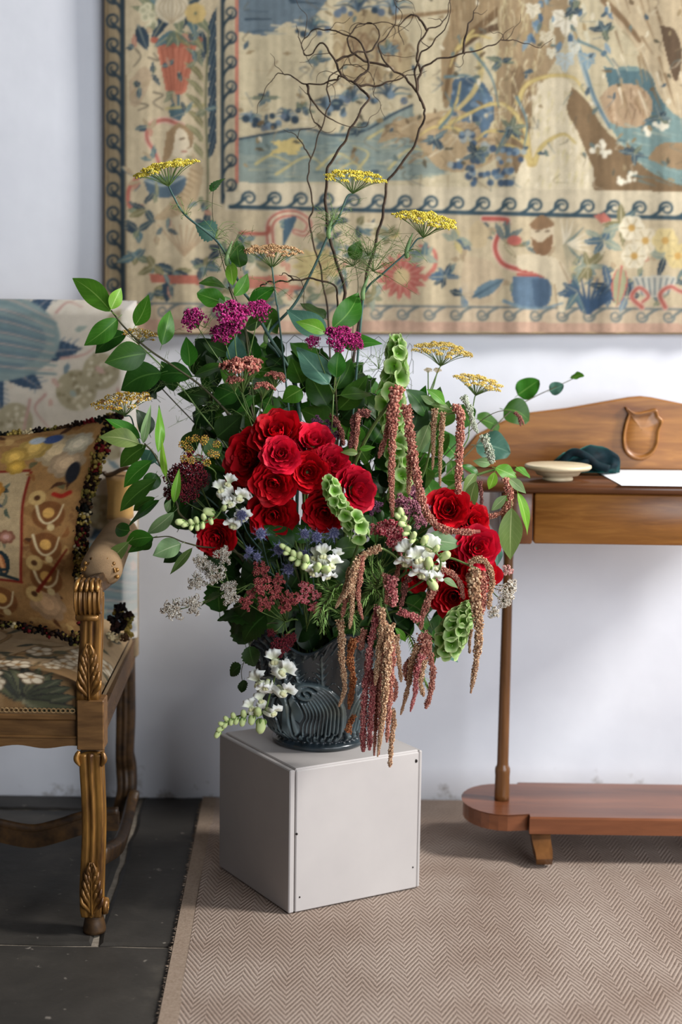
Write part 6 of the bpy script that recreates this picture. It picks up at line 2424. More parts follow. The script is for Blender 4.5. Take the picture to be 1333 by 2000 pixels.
# ---- rosemary
def rosemary(label, sprigs, L=16):
    R = random.Random(len(label))
    r = np.random.default_rng(len(label))
    o = plant('rosemary', label, 'rosemary')
    for k, sp in enumerate(sprigs):
        P3 = [P(*q) for q in sp]
        pts = P3 if k else to_mouth(P3[0], R)[::-1] + P3
        stem(o, pts, .0016, .0008, M_stem_dark)
        p = spline(P3, 12)
        tt, U, V = frames(p)
        mb = MB()
        S = np.r_[0, np.cumsum(np.linalg.norm(np.diff(p, axis=0), axis=1))]
        for s in np.arange(0, S[-1], .0034):
            i = min(np.searchsorted(S, s), len(p) - 1)
            for j in range(4):
                a = j * 1.571 + s * 460 + r.uniform(-.3, .3)
                d = U[i] * math.cos(a) + V[i] * math.sin(a)
                l = PX(L, 3.0) * r.uniform(.7, 1.15) * (1 if s < S[-1] * .85 else .7)
                q0 = p[i]
                q1 = q0 + (d * .8 + tt[i] * .35) * l * .5
                q2 = q0 + (d * .85 + tt[i] * .75) * l
                w = nrm(np.cross(d, tt[i])) * .0015
                c = lin((138, 172, 96)) * r.uniform(.6, 1.5)
                mb.add([q0 - w * .5, q0 + w * .5, q1 + w, q1 - w, q2], [(0, 1, 2, 3), (3, 2, 4)], np.array([c, c, c, c, c * 1.4]))
        mb.build('needles', M_floret, o, False, kind='stuff')
    return o


# ---- contorted willow
def wiggle(pts, amp, R, n=7):
    p = spline(pts, n)
    k = len(p)
    off = np.array([[math.sin(i * .9 + a) * R.uniform(.3, 1) for a in (1, 3, 5)] for i in range(k)])
    return p + off * amp * np.minimum(1, np.arange(k) / 3)[:, None]


def willow(label, stempx, twigs, r0=.0042, r1=.0014):
    R = random.Random(len(label))
    o = plant('willow_branch', label, 'branch')
    P3 = [P(*q) for q in stempx]
    m = to_mouth(P3[0], R)
    p = np.vstack([spline(m[::-1] + P3[:2], 5)[:-6], wiggle(P3, .0022, R, 8)])
    MB().add(*tube(p, np.linspace(r0, r1, len(p)), 8)).build('stem', M_bark, o)
    for tw in twigs:
        P3 = [P(*q) for q in tw]
        q = wiggle(P3, .0022, R, 8)
        MB().add(*tube(q, np.linspace(r1 * 1.25, .0005, len(q)), 6)).build('twig', M_bark, o)
        for k in range(max(1, len(q) // 14)):
            i = R.randrange(3, len(q))
            a = R.uniform(0, 6.28)
            l = R.uniform(.02, .06)
            c = [q[i]]
            for j in range(4):
                a += R.uniform(-1.1, 1.1)
                c.append(c[-1] + np.array([math.cos(a), R.uniform(-.4, .4), math.sin(a)]) * l * .4)
            c = spline(c, 4)
            MB().add(*tube(c, np.linspace(.0009, .0004, len(c)), 5)).build('twig', M_bark, o)
    return o

# ---------------------------------------------------------------- the bouquet, from the back to the front
willow('dark twisted willow branch forking upward from the fennel to a sharp elbow', [(668, 640, 3.3), (672, 560, 3.3), (645, 470, 3.3), (637, 400, 3.3), (641, 330, 3.3), (668, 285, 3.3), (692, 240, 3.3), (722, 190, 3.32)],
       [[(722, 190, 3.32), (700, 168, 3.33), (668, 150, 3.33), (650, 158, 3.34), (600, 165, 3.35), (560, 145, 3.36), (536, 150, 3.36), (512, 190, 3.36), (500, 222, 3.36)],
        [(668, 150, 3.33), (655, 120, 3.34), (630, 85, 3.35), (600, 110, 3.36), (585, 75, 3.37), (580, 50, 3.38)],
        [(690, 162, 3.33), (720, 130, 3.34), (700, 80, 3.35), (650, 60, 3.36), (612, 60, 3.38), (590, 90, 3.4), (610, 130, 3.4)],
        [(655, 120, 3.34), (690, 105, 3.34), (730, 95, 3.35), (740, 60, 3.36), (720, 45, 3.38), (690, 60, 3.38)],
        [(700, 168, 3.33), (745, 165, 3.34), (790, 150, 3.34), (835, 140, 3.36)],
        [(600, 165, 3.35), (612, 200, 3.35), (650, 235, 3.35), (700, 250, 3.36)]], r0=.0040, r1=.0022)
willow('tall brown twisted willow branch rising to a long twig across the tapestry', [(700, 640, 3.36), (712, 560, 3.36), (735, 470, 3.36), (750, 410, 3.36), (758, 355, 3.36), (800, 300, 3.36), (826, 240, 3.36), (829, 212, 3.36), (815, 180, 3.37)],
       [[(815, 180, 3.37), (822, 140, 3.38), (850, 118, 3.38), (905, 105, 3.38), (958, 90, 3.39), (985, 78, 3.4), (1020, 82, 3.41), (1055, 92, 3.42), (1080, 75, 3.42)],
        [(822, 140, 3.38), (815, 100, 3.38), (835, 60, 3.38), (865, 45, 3.38), (878, 10, 3.38), (885, -40, 3.38)],
        [(829, 212, 3.36), (812, 160, 3.35), (820, 110, 3.34), (850, 80, 3.33), (880, 30, 3.32), (872, -20, 3.32)],
        [(815, 180, 3.37), (790, 150, 3.37), (760, 130, 3.37), (740, 90, 3.37), (765, 60, 3.38), (775, 20, 3.38), (760, -20, 3.38)],
        [(905, 105, 3.38), (912, 60, 3.38), (925, 30, 3.39), (935, 0, 3.4)],
        [(760, 130, 3.37), (705, 115, 3.37), (680, 85, 3.37), (700, 50, 3.38), (760, 45, 3.38), (800, 60, 3.38)],
        [(835, 60, 3.38), (812, 30, 3.38), (780, 50, 3.38), (790, 90, 3.38)]], r0=.0036, r1=.0022)
willow('thin grey willow shoot curling up beside the dark forked branch', [(640, 600, 3.38), (625, 520, 3.38), (605, 440, 3.38), (612, 400, 3.38), (602, 350, 3.38), (608, 310, 3.38), (628, 250, 3.38), (645, 200, 3.38)],
       [[(645, 200, 3.38), (640, 160, 3.38), (670, 130, 3.38), (700, 128, 3.38), (728, 150, 3.38), (730, 180, 3.38)], [(628, 250, 3.38), (610, 230, 3.38), (604, 190, 3.38), (585, 170, 3.38)], [(608, 310, 3.38), (590, 280, 3.38), (575, 262, 3.38), (555, 255, 3.38)]], r0=.0022, r1=.0014)
willow('short dark willow twig lying across the fennel stalks', [(660, 600, 3.2), (655, 560, 3.18), (612, 545, 3.15), (575, 548, 3.14), (545, 550, 3.14), (522, 552, 3.14), (508, 562, 3.14)], [[(575, 548, 3.14), (560, 535, 3.14), (545, 538, 3.14)]], r0=.0022, r1=.0014)

# wire netting that holds the stems
cw = MB()
wc = P(640, 860, 3.2)
for i in range(-5, 7):
    for j in range(-5, 5):
        h = .034
        ang0, el0 = (i + .5 * (j % 2)) * h * 1.0, j * h * .87
        pts_ = []
        for a, b in ((0, .5), (.5, .25), (.5, -.25)):
            uu, vv = ang0 + a * h, el0 + b * h * 1.16
            rr_ = .17
            pts_.append(wc + np.array([rr_ * math.sin(uu / rr_) * 1.05, rr_ * (1 - math.cos(uu / rr_) * math.cos(vv / .22)) - .02, vv + .06 + .012 * math.sin(uu * 40 + vv * 30)]))
        cw.add(*tube(pts_, .0006, 4, cap=False))
        uu, vv = ang0 - .5 * h, el0 + .25 * h * 1.16
        rr_ = .17
        cw.add(*tube([pts_[0], wc + np.array([rr_ * math.sin(uu / rr_) * 1.05, rr_ * (1 - math.cos(uu / rr_) * math.cos(vv / .22)) - .02, vv + .06 + .012 * math.sin(uu * 40 + vv * 30)])], .0006, 4, cap=False))
o = cw.build('wire_netting', M_wire)
tag(o, 'rumpled hexagonal wire netting among the stems in the vase', 'wire netting')
o['kind'] = 'stuff'

# ---- fennel
fennel('tall yellow fennel umbel leaning over the top of the left border of the tapestry', 'yellow', [(322, 334, 60, 3.14, -.25, .16)], [(340, 385, 3.14), (362, 420, 3.14), (420, 467, 3.14), (446, 505, 3.14), (473, 565, 3.14), (490, 590, 3.14), (525, 655, 3.15), (556, 705, 3.16), (580, 765, 3.18)], r0=.0016, r1=.0042,
       fronds=((446, 505, 3.14, 80, 14), (362, 420, 3.14, 60, 8), (420, 467, 3.14, 60, 8)), joints=((446, 505, 3.14),))
fennel('tall yellow fennel umbel in front of the dark forked willow branch', 'yellow', [(692, 350, 56, 3.16, .08, .22)], [(678, 385, 3.16), (662, 425, 3.16), (645, 452, 3.16), (610, 530, 3.16), (575, 595, 3.16), (522, 657, 3.16), (548, 700, 3.18), (584, 790, 3.2)], r0=.0016, r1=.0042,
       fronds=((648, 440, 3.16, 70, 16), (655, 430, 3.14, 50, 8)), joints=((645, 452, 3.16), (522, 657, 3.16)))
fennel('tall yellow fennel umbel leaning towards the red scroll of the tapestry', 'yellow', [(833, 434, 61, 3.12, .16, .22)], [(815, 468, 3.12), (796, 492, 3.12), (750, 533, 3.12), (716, 566, 3.14), (706, 620, 3.16)], r0=.0014, r1=.003, fronds=((796, 492, 3.12, 60, 10), (730, 530, 3.13, 110, 26), (690, 520, 3.14, 110, 22), (720, 500, 3.15, 90, 18)), joints=((798, 490, 3.12), (712, 572, 3.14)))
fennel('tan faded fennel umbel between two yellow ones', 'tan', [(532, 495, 56, 3.12, .02, .16)], [(532, 525, 3.12), (540, 590, 3.13), (546, 630, 3.14)], r0=.0013, r1=.0024, fronds=((532, 560, 3.12, 50, 6),))
fennel('pale yellow fennel umbel against the white wall beside the green bells', 'pale', [(864, 688, 56, 3.22, .08, .18), (837, 723, 8, 3.22, 0, .6), (855, 723, 8, 3.22, 0, .6)], [(856, 725, 3.22), (838, 770, 3.22), (815, 830, 3.22)], M_stem, .0011, .0018)
fennel('pale wilted fennel umbel above the hanging red tassels by the console', 'pale', [(935, 750, 48, 3.2, .2, .16)], [(927, 780, 3.2), (918, 830, 3.2), (900, 880, 3.2)], M_stem, .0011, .0018)
fennel('yellow and white fennel umbel beside the top edge of the cushion', 'mixed', [(240, 786, 56, 3.08, -.1, .22)], [(256, 815, 3.08), (268, 850, 3.08), (300, 900, 3.08)], M_stem_blue, .0014, .002)
fennel('small ochre fennel umbel half hidden by upper glossy leaves', 'mixed', [(272, 655, 36, 3.12, .1, .2)], [(290, 690, 3.12), (330, 730, 3.12), (380, 790, 3.13)], M_stem, .0012, .002)
fennel('open fennel umbel of small round seed balls in front of burgundy yarrow', 'pompom', [(390, 884, 47, 3.0, .05, .95)], [(405, 910, 3.02), (421, 922, 3.03), (430, 950, 3.04)], M_stem, .0011, .0016)
fennel('wispy green fennel threads reaching over the white wall by the cushion', 'pale', [(545, 700, 7, 3.2, 0, .3)], [(540, 740, 3.2), (530, 790, 3.2), (540, 850, 3.2)], M_stem, .001, .0016, fronds=((430, 800, 3.15, 110, 22), (380, 770, 3.15, 110, 20), (330, 740, 3.16, 90, 12), (470, 760, 3.15, 90, 14), (400, 640, 3.2, 70, 8), (740, 720, 3.2, 90, 12)))

# ---- leafy branches
leafy('leafy laurel branch reaching over the chair back with the largest pointed tip leaf', 'branch', [(217, 606, 3.08), (246, 642, 3.08), (290, 682, 3.08), (340, 716, 3.09), (400, 760, 3.1), (460, 825, 3.12), (520, 920, 3.15)], [
    (217, 608, 139, 541, 46, 'l', 'm', 3.08), (217, 604, 238, 561, 28, 'l', 'b', 3.07), (230, 622, 167, 676, 42, 'l', 'm', 3.08), (248, 652, 180, 686, 38, 'l', 'd', 3.10), (264, 636, 289, 577, 34, 'l', 'm', 3.08),
    (286, 690, 205, 708, 58, 'l', 'd', 3.06), (316, 674, 337, 603, 38, 'l', 'm', 3.07), (316, 728, 233, 757, 62, 'l', 'd', 3.1), (371, 716, 364, 658, 34, 'l', 'm', 3.08), (380, 734, 450, 706, 32, 'l', 'd', 3.09),
    (376, 735, 302, 730, 42, 'l', 'd', 3.11), (452, 694, 395, 664, 36, 'l', 'k', 3.12), (470, 712, 462, 656, 40, 'o', 't', 3.1), (420, 780, 348, 770, 38, 'l', 'k', 3.14), (440, 800, 500, 770, 38, 'l', 'd', 3.14)])
leafy('upright laurel sprig with small bright new leaves above the magenta yarrow', 'branch', [(447, 560, 3.14), (462, 600, 3.14), (478, 640, 3.15), (486, 700, 3.16), (492, 800, 3.18)], [
    (440, 592, 385, 572, 42, 'r', 'm', 3.12), (455, 558, 447, 503, 25, 'l', 'b', 3.11), (458, 578, 485, 534, 27, 'l', 'b', 3.11), (487, 600, 534, 555, 34, 'l', 'm', 3.12), (470, 522, 464, 470, 38, 'r', 'd', 3.18),
    (515, 602, 542, 652, 42, 'o', 'd', 3.16), (440, 600, 441, 574, 27, 'r', 'p', 3.11), (440, 562, 392, 546, 22, 'l', 'd', 3.16), (480, 640, 525, 612, 36, 'l', 'd', 3.16), (490, 690, 430, 672, 34, 'l', 'd', 3.16)])
leafy('upright laurel sprig with broad leaves around the pink-purple yarrow pair', 'branch', [(660, 640, 3.08), (655, 720, 3.09), (658, 800, 3.11), (660, 860, 3.14)], [
    (636, 652, 561, 601, 54, 'o', 't', 3.1), (637, 650, 585, 626, 28, 'l', 'b', 3.07), (650, 641, 707, 571, 50, 'l', 'm', 3.12), (668, 672, 742, 664, 44, 'l', 'm', 3.09), (643, 750, 580, 678, 50, 'o', 't', 3.06),
    (658, 738, 661, 684, 36, 'l', 'm', 3.05), (665, 772, 731, 764, 38, 'l', 'd', 3.1), (590, 760, 551, 786, 38, 'o', 'm', 3.06), (590, 748, 569, 699, 42, 'o', 'd', 3.1), (640, 792, 600, 722, 52, 'o', 'd', 3.14),
    (650, 832, 588, 800, 60, 'o', 'd', 3.16), (560, 724, 518, 690, 42, 'l', 'k', 3.16), (636, 622, 588, 590, 46, 'r', 'k', 3.22), (655, 760, 690, 700, 36, 'l', 'd', 3.18), (662, 800, 716, 735, 44, 'l', 'd', 3.16), (660, 820, 720, 800, 44, 'l', 'k', 3.18)])
leafy('willowy narrow leaved branch in front of the cushion with upright bright blades', 'branch', [(282, 866, 3.02), (300, 885, 3.02), (318, 918, 3.02), (334, 948, 3.02), (346, 985, 3.03), (362, 1014, 3.04)], [
    (274, 856, 207, 816, 36, 'n', 'm', 3.03), (272, 866, 198, 848, 38, 'l', 'o', 3.01), (280, 866, 291, 797, 17, 'n', 'p', 3.01), (309, 884, 313, 789, 22, 'n', 'b', 3.0), (324, 932, 314, 856, 17, 'n', 'b', 3.0),
    (286, 870, 228, 912, 34, 'n', 'd', 3.04), (297, 900, 236, 949, 32, 'n', 'm', 3.02), (306, 936, 232, 998, 36, 'n', 'd', 3.02), (305, 925, 286, 962, 38, 'o', 'd', 3.05), (303, 972, 259, 998, 24, 'n', 'd', 3.04), (312, 976, 246, 1027, 24, 'n', 'd', 3.03),
    (340, 982, 349, 919, 18, 'n', 'b', 3.0), (326, 1000, 331, 977, 16, 'l', 'p', 3.0), (340, 1000, 285, 1051, 28, 'n', 'p', 2.99), (292, 848, 268, 800, 40, 'o', 'k', 3.08), (296, 880, 282, 910, 40, 'o', 't', 3.06)])
leafy('low leafy spray with long drooping leaves in front of the gilt chair arm', 'branch', [(300, 1050, 3.0), (330, 1048, 3.0), (356, 1058, 3.01), (384, 1066, 3.03)], [
    (254, 1036, 224, 1028, 30, 'r', 'd', 3.02), (299, 1049, 240, 1058, 34, 'l', 'm', 3.0), (252, 1058, 192, 1119, 30, 'n', 'o', 2.99), (296, 1052, 268, 1077, 32, 'l', 'd', 3.02), (354, 1062, 299, 1083, 42, 'l', 'p', 2.98),
    (376, 1070, 332, 1123, 17, 'n', 'o', 2.99), (356, 1080, 318, 1098, 26, 'l', 'k', 3.03), (300, 1050, 250, 1078, 26, 'n', 'd', 3.03)], M_stem_dark, .001, .0022)
leafy('dark serrated leaves hanging over the rim of the vase', 'leaves', [(450, 1190, 3.04), (480, 1180, 3.04), (520, 1180, 3.06)], [
    (500, 1180, 444, 1240, 64, 's', 'k', 3.04), (432, 1162, 386, 1178, 28, 's', 'd', 3.02), (500, 1205, 425, 1204, 62, 's', 'k', 3.06), (520, 1200, 470, 1250, 60, 's', 'k', 3.05), (480, 1150, 420, 1140, 44, 's', 'k', 3.08), (460, 1130, 400, 1110, 50, 's', 'k', 3.1), (440, 1060, 400, 1110, 56, 'o', 'k', 3.1), (520, 1100, 470, 1140, 60, 'o', 'k', 3.1)], M_stem_dark, .0012, .0022)
leafy('trailing twig with three small dark leaves below the vase rim', 'twig', [(476, 1345, 3.05), (472, 1310, 3.05), (482, 1280, 3.05), (490, 1255, 3.05), (505, 1225, 3.07)], [
    (487, 1262, 498, 1305, 38, 's', 'k', 3.04, .01), (471, 1299, 449, 1320, 30, 's', 'k', 3.04, .01), (477, 1328, 474, 1356, 20, 's', 'k', 3.04, .01)], M_stem_dark, .0006, .0014)
leafy('arching branch with round leaves reaching over the console towards the wall', 'branch', [(1132, 734, 3.52), (1088, 755, 3.5), (1045, 775, 3.48), (1000, 802, 3.44), (950, 850, 3.38), (900, 900, 3.32), (840, 960, 3.26)], [
    (1012, 772, 1054, 742, 46, 'r', 'm', 3.5), (1074, 764, 1102, 752, 28, 'r', 't', 3.5), (1115, 738, 1141, 732, 16, 'r', 'm', 3.52), (984, 800, 1036, 820, 54, 'r', 'd', 3.44), (932, 818, 980, 830, 44, 'r', 'd', 3.4),
    (930, 870, 998, 882, 66, 'r', 't', 3.38), (900, 880, 860, 850, 48, 'r', 'd', 3.32), (870, 920, 820, 900, 52, 'r', 'd', 3.3), (880, 900, 900, 960, 46, 'r', 'd', 3.3), (850, 950, 800, 940, 50, 'r', 'k', 3.26), (920, 830, 900, 790, 44, 'r', 'd', 3.38)], M_stem_dark, .0008, .002)
leafy('round leaf with toothed edge held up on a thin stalk between fennel stems', 'twig', [(418, 360, 3.2), (415, 400, 3.2), (418, 440, 3.2), (432, 500, 3.2), (450, 560, 3.2), (480, 640, 3.2)], [
    (412, 374, 438, 344, 32, 's', 'm', 3.2), (422, 462, 384, 438, 42, 's', 't', 3.18), (690, 506, 708, 470, 30, 'o', 'd', 3.3)][:2], M_stem_dark, .0006, .0014)
leafy('single dark pointed leaf beside the tall brown willow branch', 'leaf', [(692, 506, 3.28), (700, 560, 3.28), (690, 640, 3.28)], [(691, 508, 704, 469, 30, 'o', 'd', 3.28)], M_stem_dark, .0007, .0014)
leafy('pale leaves among the red roses by the console', 'leaves', [(850, 1050, 2.99), (838, 1075, 3.0), (820, 1100, 3.03)], [(830, 1052, 904, 1063, 46, 'l', 'p', 2.97), (866, 1131, 899, 1146, 22, 'l', 'p', 2.96), (838, 830, 814, 888, 26, 'o', 'p', 3.1), (835, 914, 826, 962, 38, 'o', 'd', 3.14), (930, 940, 918, 1002, 28, 'l', 'o', 3.02), (968, 1062, 976, 1102, 20, 'l', 't', 3.05)], M_stem, .001, .0018)
leafy('deep green leaves below the lower red roses', 'leaves', [(560, 1070, 3.04), (575, 1100, 3.05), (590, 1150, 3.08)], [
    (574, 1068, 516, 1026, 48, 'o', 'd', 3.03), (604, 1056, 572, 1026, 40, 'o', 'd', 3.04), (652, 1078, 716, 1070, 44, 'o', 'd', 3.04), (620, 1060, 590, 1010, 46, 'o', 'k', 3.08), (700, 1010, 740, 1060, 44, 'o', 'd', 3.08), (540, 1060, 500, 1100, 50, 'o', 'k', 3.1)], M_stem_dark, .001, .0018)
leafy('green leaves hanging under the lowest bells of Ireland', 'leaves', [(845, 1230, 3.06), (830, 1200, 3.06), (800, 1180, 3.08)], [(846, 1228, 852, 1302, 30, 'l', 'm', 3.04), (845, 1258, 902, 1286, 34, 'l', 't', 3.04), (735, 1214, 746, 1246, 12, 'l', 'b', 2.95), (772, 1226, 796, 1254, 14, 'l', 'b', 2.95), (800, 1190, 830, 1160, 40, 'o', 'd', 3.08), (775, 1220, 800, 1200, 44, 'o', 'k', 3.1)], M_stem, .001, .0018)


def fill(label, spots, n, wpx, kinds, Y0, Y1, seed, L=(44, 74), group='dark leaves filling the bouquet'):
    """a leafy branch whose leaves crowd around the given spots (x, y, reach)"""
    R = random.Random(seed)
    o = plant('foliage_branch', label, 'branch', None)
    bx = sum(s[0] for s in spots) / len(spots)
    by = sum(s[1] for s in spots) / len(spots)
    for (x, y, rr) in spots:
        Y = R.uniform(Y0, Y1)
        c = P(x, y, Y + .03)
        stem(o, [c] + to_mouth(c, R), .0012, .002, M_stem_dark)
        for k in range(n):
            a = R.uniform(0, 6.28)
            q = rr * math.sqrt(R.uniform(.02, 1))
            cx, cy = x + q * math.cos(a), y + q * math.sin(a)
            d = math.atan2(cy - (by + 200), cx - bx) + R.uniform(-1.1, 1.1)
            l = R.uniform(*L)
            Yk = R.uniform(Y0, Y1)
            add_leaf(o, P(cx - .5 * l * math.cos(d), cy - .5 * l * math.sin(d), Yk), P(cx + .5 * l * math.cos(d), cy + .5 * l * math.sin(d), Yk + R.uniform(-.03, .03)), PX(R.uniform(*wpx), Yk), R.choice(kinds[0]), R.choice(kinds[1]), R=R)
    return o


fill('bushy dark leaves behind the topmost roses, below the pink-purple yarrow', [(560, 800, 42), (620, 770, 46), (690, 800, 50), (740, 830, 34), (700, 760, 40), (600, 720, 36)], 9, (36, 50), (('laurel', 'ovate'), ('d', 'd', 'k', 'm')), 3.16, 3.3, 1)
fill('bushy dark leaves between the burgundy yarrow and the roses', [(440, 880, 40), (420, 940, 44), (400, 840, 36), (450, 800, 40), (370, 990, 40), (430, 1000, 44)], 8, (38, 54), (('laurel', 'ovate'), ('k', 'd', 'k')), 3.1, 3.24, 2)
fill('bushy dark leaves behind the leafy laurel branch over the cushion', [(300, 740, 30), (400, 720, 40), (480, 740, 40), (520, 700, 36), (450, 670, 30)], 6, (34, 48), (('laurel',), ('d', 'k', 'm')), 3.18, 3.28, 3)
fill('shaded leaves in the middle of the bouquet around the sea holly', [(480, 1060, 50), (540, 1080, 60), (600, 1100, 60), (470, 1130, 50), (540, 1160, 60), (600, 1190, 60), (660, 1150, 60), (500, 1200, 40), (560, 1220, 40), (640, 1215, 50)], 10, (44, 62), (('ovate', 'laurel', 'serr'), ('k', 'k', 'd')), 3.1, 3.22, 4, (54, 84))
fill('shaded leaves behind the hanging amaranth tassels above the vase', [(700, 1120, 60), (760, 1140, 60), (800, 1180, 50), (740, 1200, 50), (700, 1190, 40), (830, 1120, 50), (850, 1190, 40), (690, 1060, 50), (770, 1080, 46)], 8, (40, 56), (('ovate', 'laurel'), ('k', 'd', 'k')), 3.1, 3.22, 5)
fill('dark leaves behind the upright green bells and red tassels', [(740, 880, 44), (790, 900, 46), (760, 960, 46), (820, 940, 40), (850, 850, 40), (730, 1000, 40), (800, 1010, 40), (840, 800, 30), (700, 900, 34)], 8, (36, 50), (('round', 'ovate', 'laurel'), ('d', 'm', 'k')), 3.14, 3.28, 6)

# ---- roses
rose(541, 846, 47, 3.03, (-.05, .75), 'topmost large red rose of the upper cluster', seed=1)
rose(487, 893, 50, 3.05, (-.75, .10), 'large red rose turned towards the armchair', seed=2)
rose(549, 886, 34, 2.96, (.10, .35), 'small open red rose in the centre of the upper cluster', True, seed=3)
rose(534, 943, 41, 2.97, (-.05, -.12), 'dark cupped red rose at the front of the upper cluster', seed=4)
rose(612, 862, 39, 3.02, (.30, .85), 'bright carmine rose at the upper cluster, facing up', True, seed=5)
rose(602, 922, 39, 2.98, (.15, .15), 'open red rose between the cupped front rose and the carmine ones', seed=6)
rose(648, 904, 35, 3.0, (.45, .55), 'ruffled carmine rose above the rose half covered by bells', True, seed=7)
rose(697, 957, 43, 2.98, (.75, .15), 'pinkish red rose next to the small bells, facing the console', True, seed=8)
rose(634, 1000, 40, 2.99, (-.05, -.15), 'red rose half covered by the small bells of Ireland', seed=9)
rose(532, 1006, 44, 3.04, (.0, -.1), 'shaded dark red rose under the upper cluster', seed=10)
rose(468, 935, 30, 3.09, (-.8, -.4), 'dark drooping red rose under the one turned to the armchair', seed=11)
rose(421, 1050, 36, 3.06, (-.3, -.1), 'dark red rose above the beige yarrow', seed=12)
rose(876, 995, 40, 3.0, (-.05, .35), 'topmost red rose of the group beside the console', seed=13)
rose(925, 1018, 34, 3.02, (.40, .30), 'dark red rose beside the console, touched by a hanging tassel tip', seed=14)
rose(933, 1070, 40, 2.99, (.20, .25), 'pinkish round red rose above the tassels by the console', True, seed=15)
rose(942, 1122, 36, 3.03, (.35, -.05), 'red rose behind the long tassel by the console', seed=16)
rose(886, 1164, 40, 3.02, (-.10, -.05), 'lowest red rose above the large green bells', seed=17)
rose(884, 1106, 34, 3.05, (-.1, .1), 'shaded red rose behind the curled snapdragon', seed=18)
rose(814, 1130, 26, 3.08, (-.2, -.2), 'dark red rose deep behind the white snapdragon', seed=19)

# ---- yarrow
yarrow('magenta yarrow with four domed heads above the leaves', 'magenta', [(378, 623, 27, 17, 3.06, -.25, .55), (455, 617, 39, 25, 3.04, 0, .6), (437, 653, 29, 16, 3.03, -.1, .6), (505, 606, 27, 14, 3.06, .1, .6)], (470, 760, 3.1))
yarrow('pink-purple yarrow with two heads among broad laurel leaves', 'magenta', [(661, 662, 31, 21, 3.03, .05, .5), (612, 668, 15, 12, 3.04, -.2, .4), (690, 666, 22, 16, 3.04, .25, .4)], (652, 770, 3.08))
yarrow('brown-pink flat yarrow seen from the side under the magenta heads', 'brown', [(470, 722, 44, 9, 3.05, -.1, 1), (493, 714, 26, 6, 3.07, .05, 1), (457, 746, 20, 6, 3.03, -.1, 1), (515, 758, 22, 6, 3.03, .1, 1), (539, 738, 22, 6, 3.05, .15, 1)], (500, 830, 3.08))
yarrow('deep burgundy yarrow beside the cushion', 'burgundy', [(376, 915, 32, 28, 3.04, .0, .2), (346, 935, 26, 24, 3.05, -.2, .1), (362, 957, 28, 22, 3.04, -.1, .1), (390, 940, 20, 20, 3.05, .1, .0), (330, 962, 14, 12, 3.06, -.2, 0)], (420, 1010, 3.1))
yarrow('beige white yarrow with many dry heads spilling towards the chair', 'beige', [(392, 1096, 15, 14, 3.01, -.1, .2), (436, 1086, 18, 15, 3.01, .1, .4), (420, 1122, 20, 18, 2.99, .05, .2), (384, 1136, 18, 22, 3.0, -.2, .1), (338, 1190, 22, 17, 2.99, -.2, .2), (377, 1182, 19, 20, 2.98, 0, .1), (405, 1105, 16, 14, 3.02, 0, .2)], (450, 1150, 3.07))
yarrow('single white yarrow head in front of dark leaves', 'beige', [(447, 1148, 16, 13, 2.98, .0, .3), (450, 1163, 18, 15, 2.98, .05, .1)], (490, 1140, 3.06))
yarrow('brick red yarrow with a wide spread of heads above the vase', 'brick', [(510, 1112, 19, 13, 3.0, 0, .4), (545, 1133, 15, 13, 2.99, .1, .3), (512, 1146, 22, 14, 2.98, -.05, .4), (541, 1158, 19, 14, 2.98, .05, .3), (481, 1178, 17, 20, 2.98, -.1, .2), (518, 1180, 18, 15, 2.97, 0, .2), (567, 1170, 20, 20, 2.97, .05, .2), (556, 1185, 16, 12, 2.98, 0, .2), (520, 1128, 10, 9, 3.0, 0, .3), (492, 1160, 12, 10, 2.99, -.1, .3)], (560, 1215, 3.07))
yarrow('rose red yarrow lobes beside the white snapdragon and rosemary', 'rose', [(598, 1148, 17, 16, 2.97, 0, .3), (593, 1170, 14, 13, 2.97, 0, .2), (617, 1163, 13, 10, 2.98, .2, .3), (614, 1188, 14, 10, 2.97, .1, .2)], (600, 1225, 3.06))
yarrow('small dark red yarrow drooping over the rim of the vase', 'burgundy', [(531, 1236, 10, 11, 3.02, -.2, 0), (548, 1258, 20, 17, 3.0, 0, 0), (568, 1248, 14, 13, 3.0, .2, .1), (545, 1272, 13, 9, 3.0, 0, -.1)], (556, 1215, 3.05))
yarrow('mauve yarrow with three heads behind the long tassels', 'mauve', [(806, 988, 34, 18, 3.0, .05, .5), (783, 978, 16, 12, 3.01, -.1, .4), (822, 1018, 18, 17, 2.98, .2, .2), (812, 960, 18, 15, 3.03, .1, .4), (795, 1000, 16, 14, 2.99, 0, .3)], (790, 1080, 3.07))
yarrow('dusty purple yarrow head behind the pinkish red rose', 'purple', [(729, 990, 19, 23, 3.03, .1, .2)], (735, 1060, 3.08))
yarrow('large rose pink yarrow above the white snapdragon', 'rose', [(768, 1043, 35, 29, 2.97, .05, .35), (733, 1036, 14, 18, 2.99, -.1, .2), (756, 1030, 22, 18, 2.98, 0, .4), (780, 1062, 22, 16, 2.97, .1, .1)], (740, 1120, 3.05))
yarrow('pink and cream yarrow beside the turned post of the console', 'pinkwhite', [(992, 1115, 13, 17, 3.05, .3, .2)], (965, 1120, 3.08))
yarrow('cream yarrow hanging beside the turned post of the console', 'beige', [(991, 1155, 19, 18, 3.03, .2, 0), (985, 1176, 14, 14, 3.03, .1, -.1), (966, 1196, 12, 11, 3.02, 0, 0), (1000, 1140, 10, 10, 3.04, .3, .1)], (950, 1140, 3.08))
yarrow('dull plum flower plume beside the bright carmine rose', 'purple', [(618, 822, 13, 10, 3.1, -.1, .4), (640, 834, 16, 12, 3.1, .1, .4), (656, 852, 13, 12, 3.1, .2, .2)], (660, 900, 3.12))

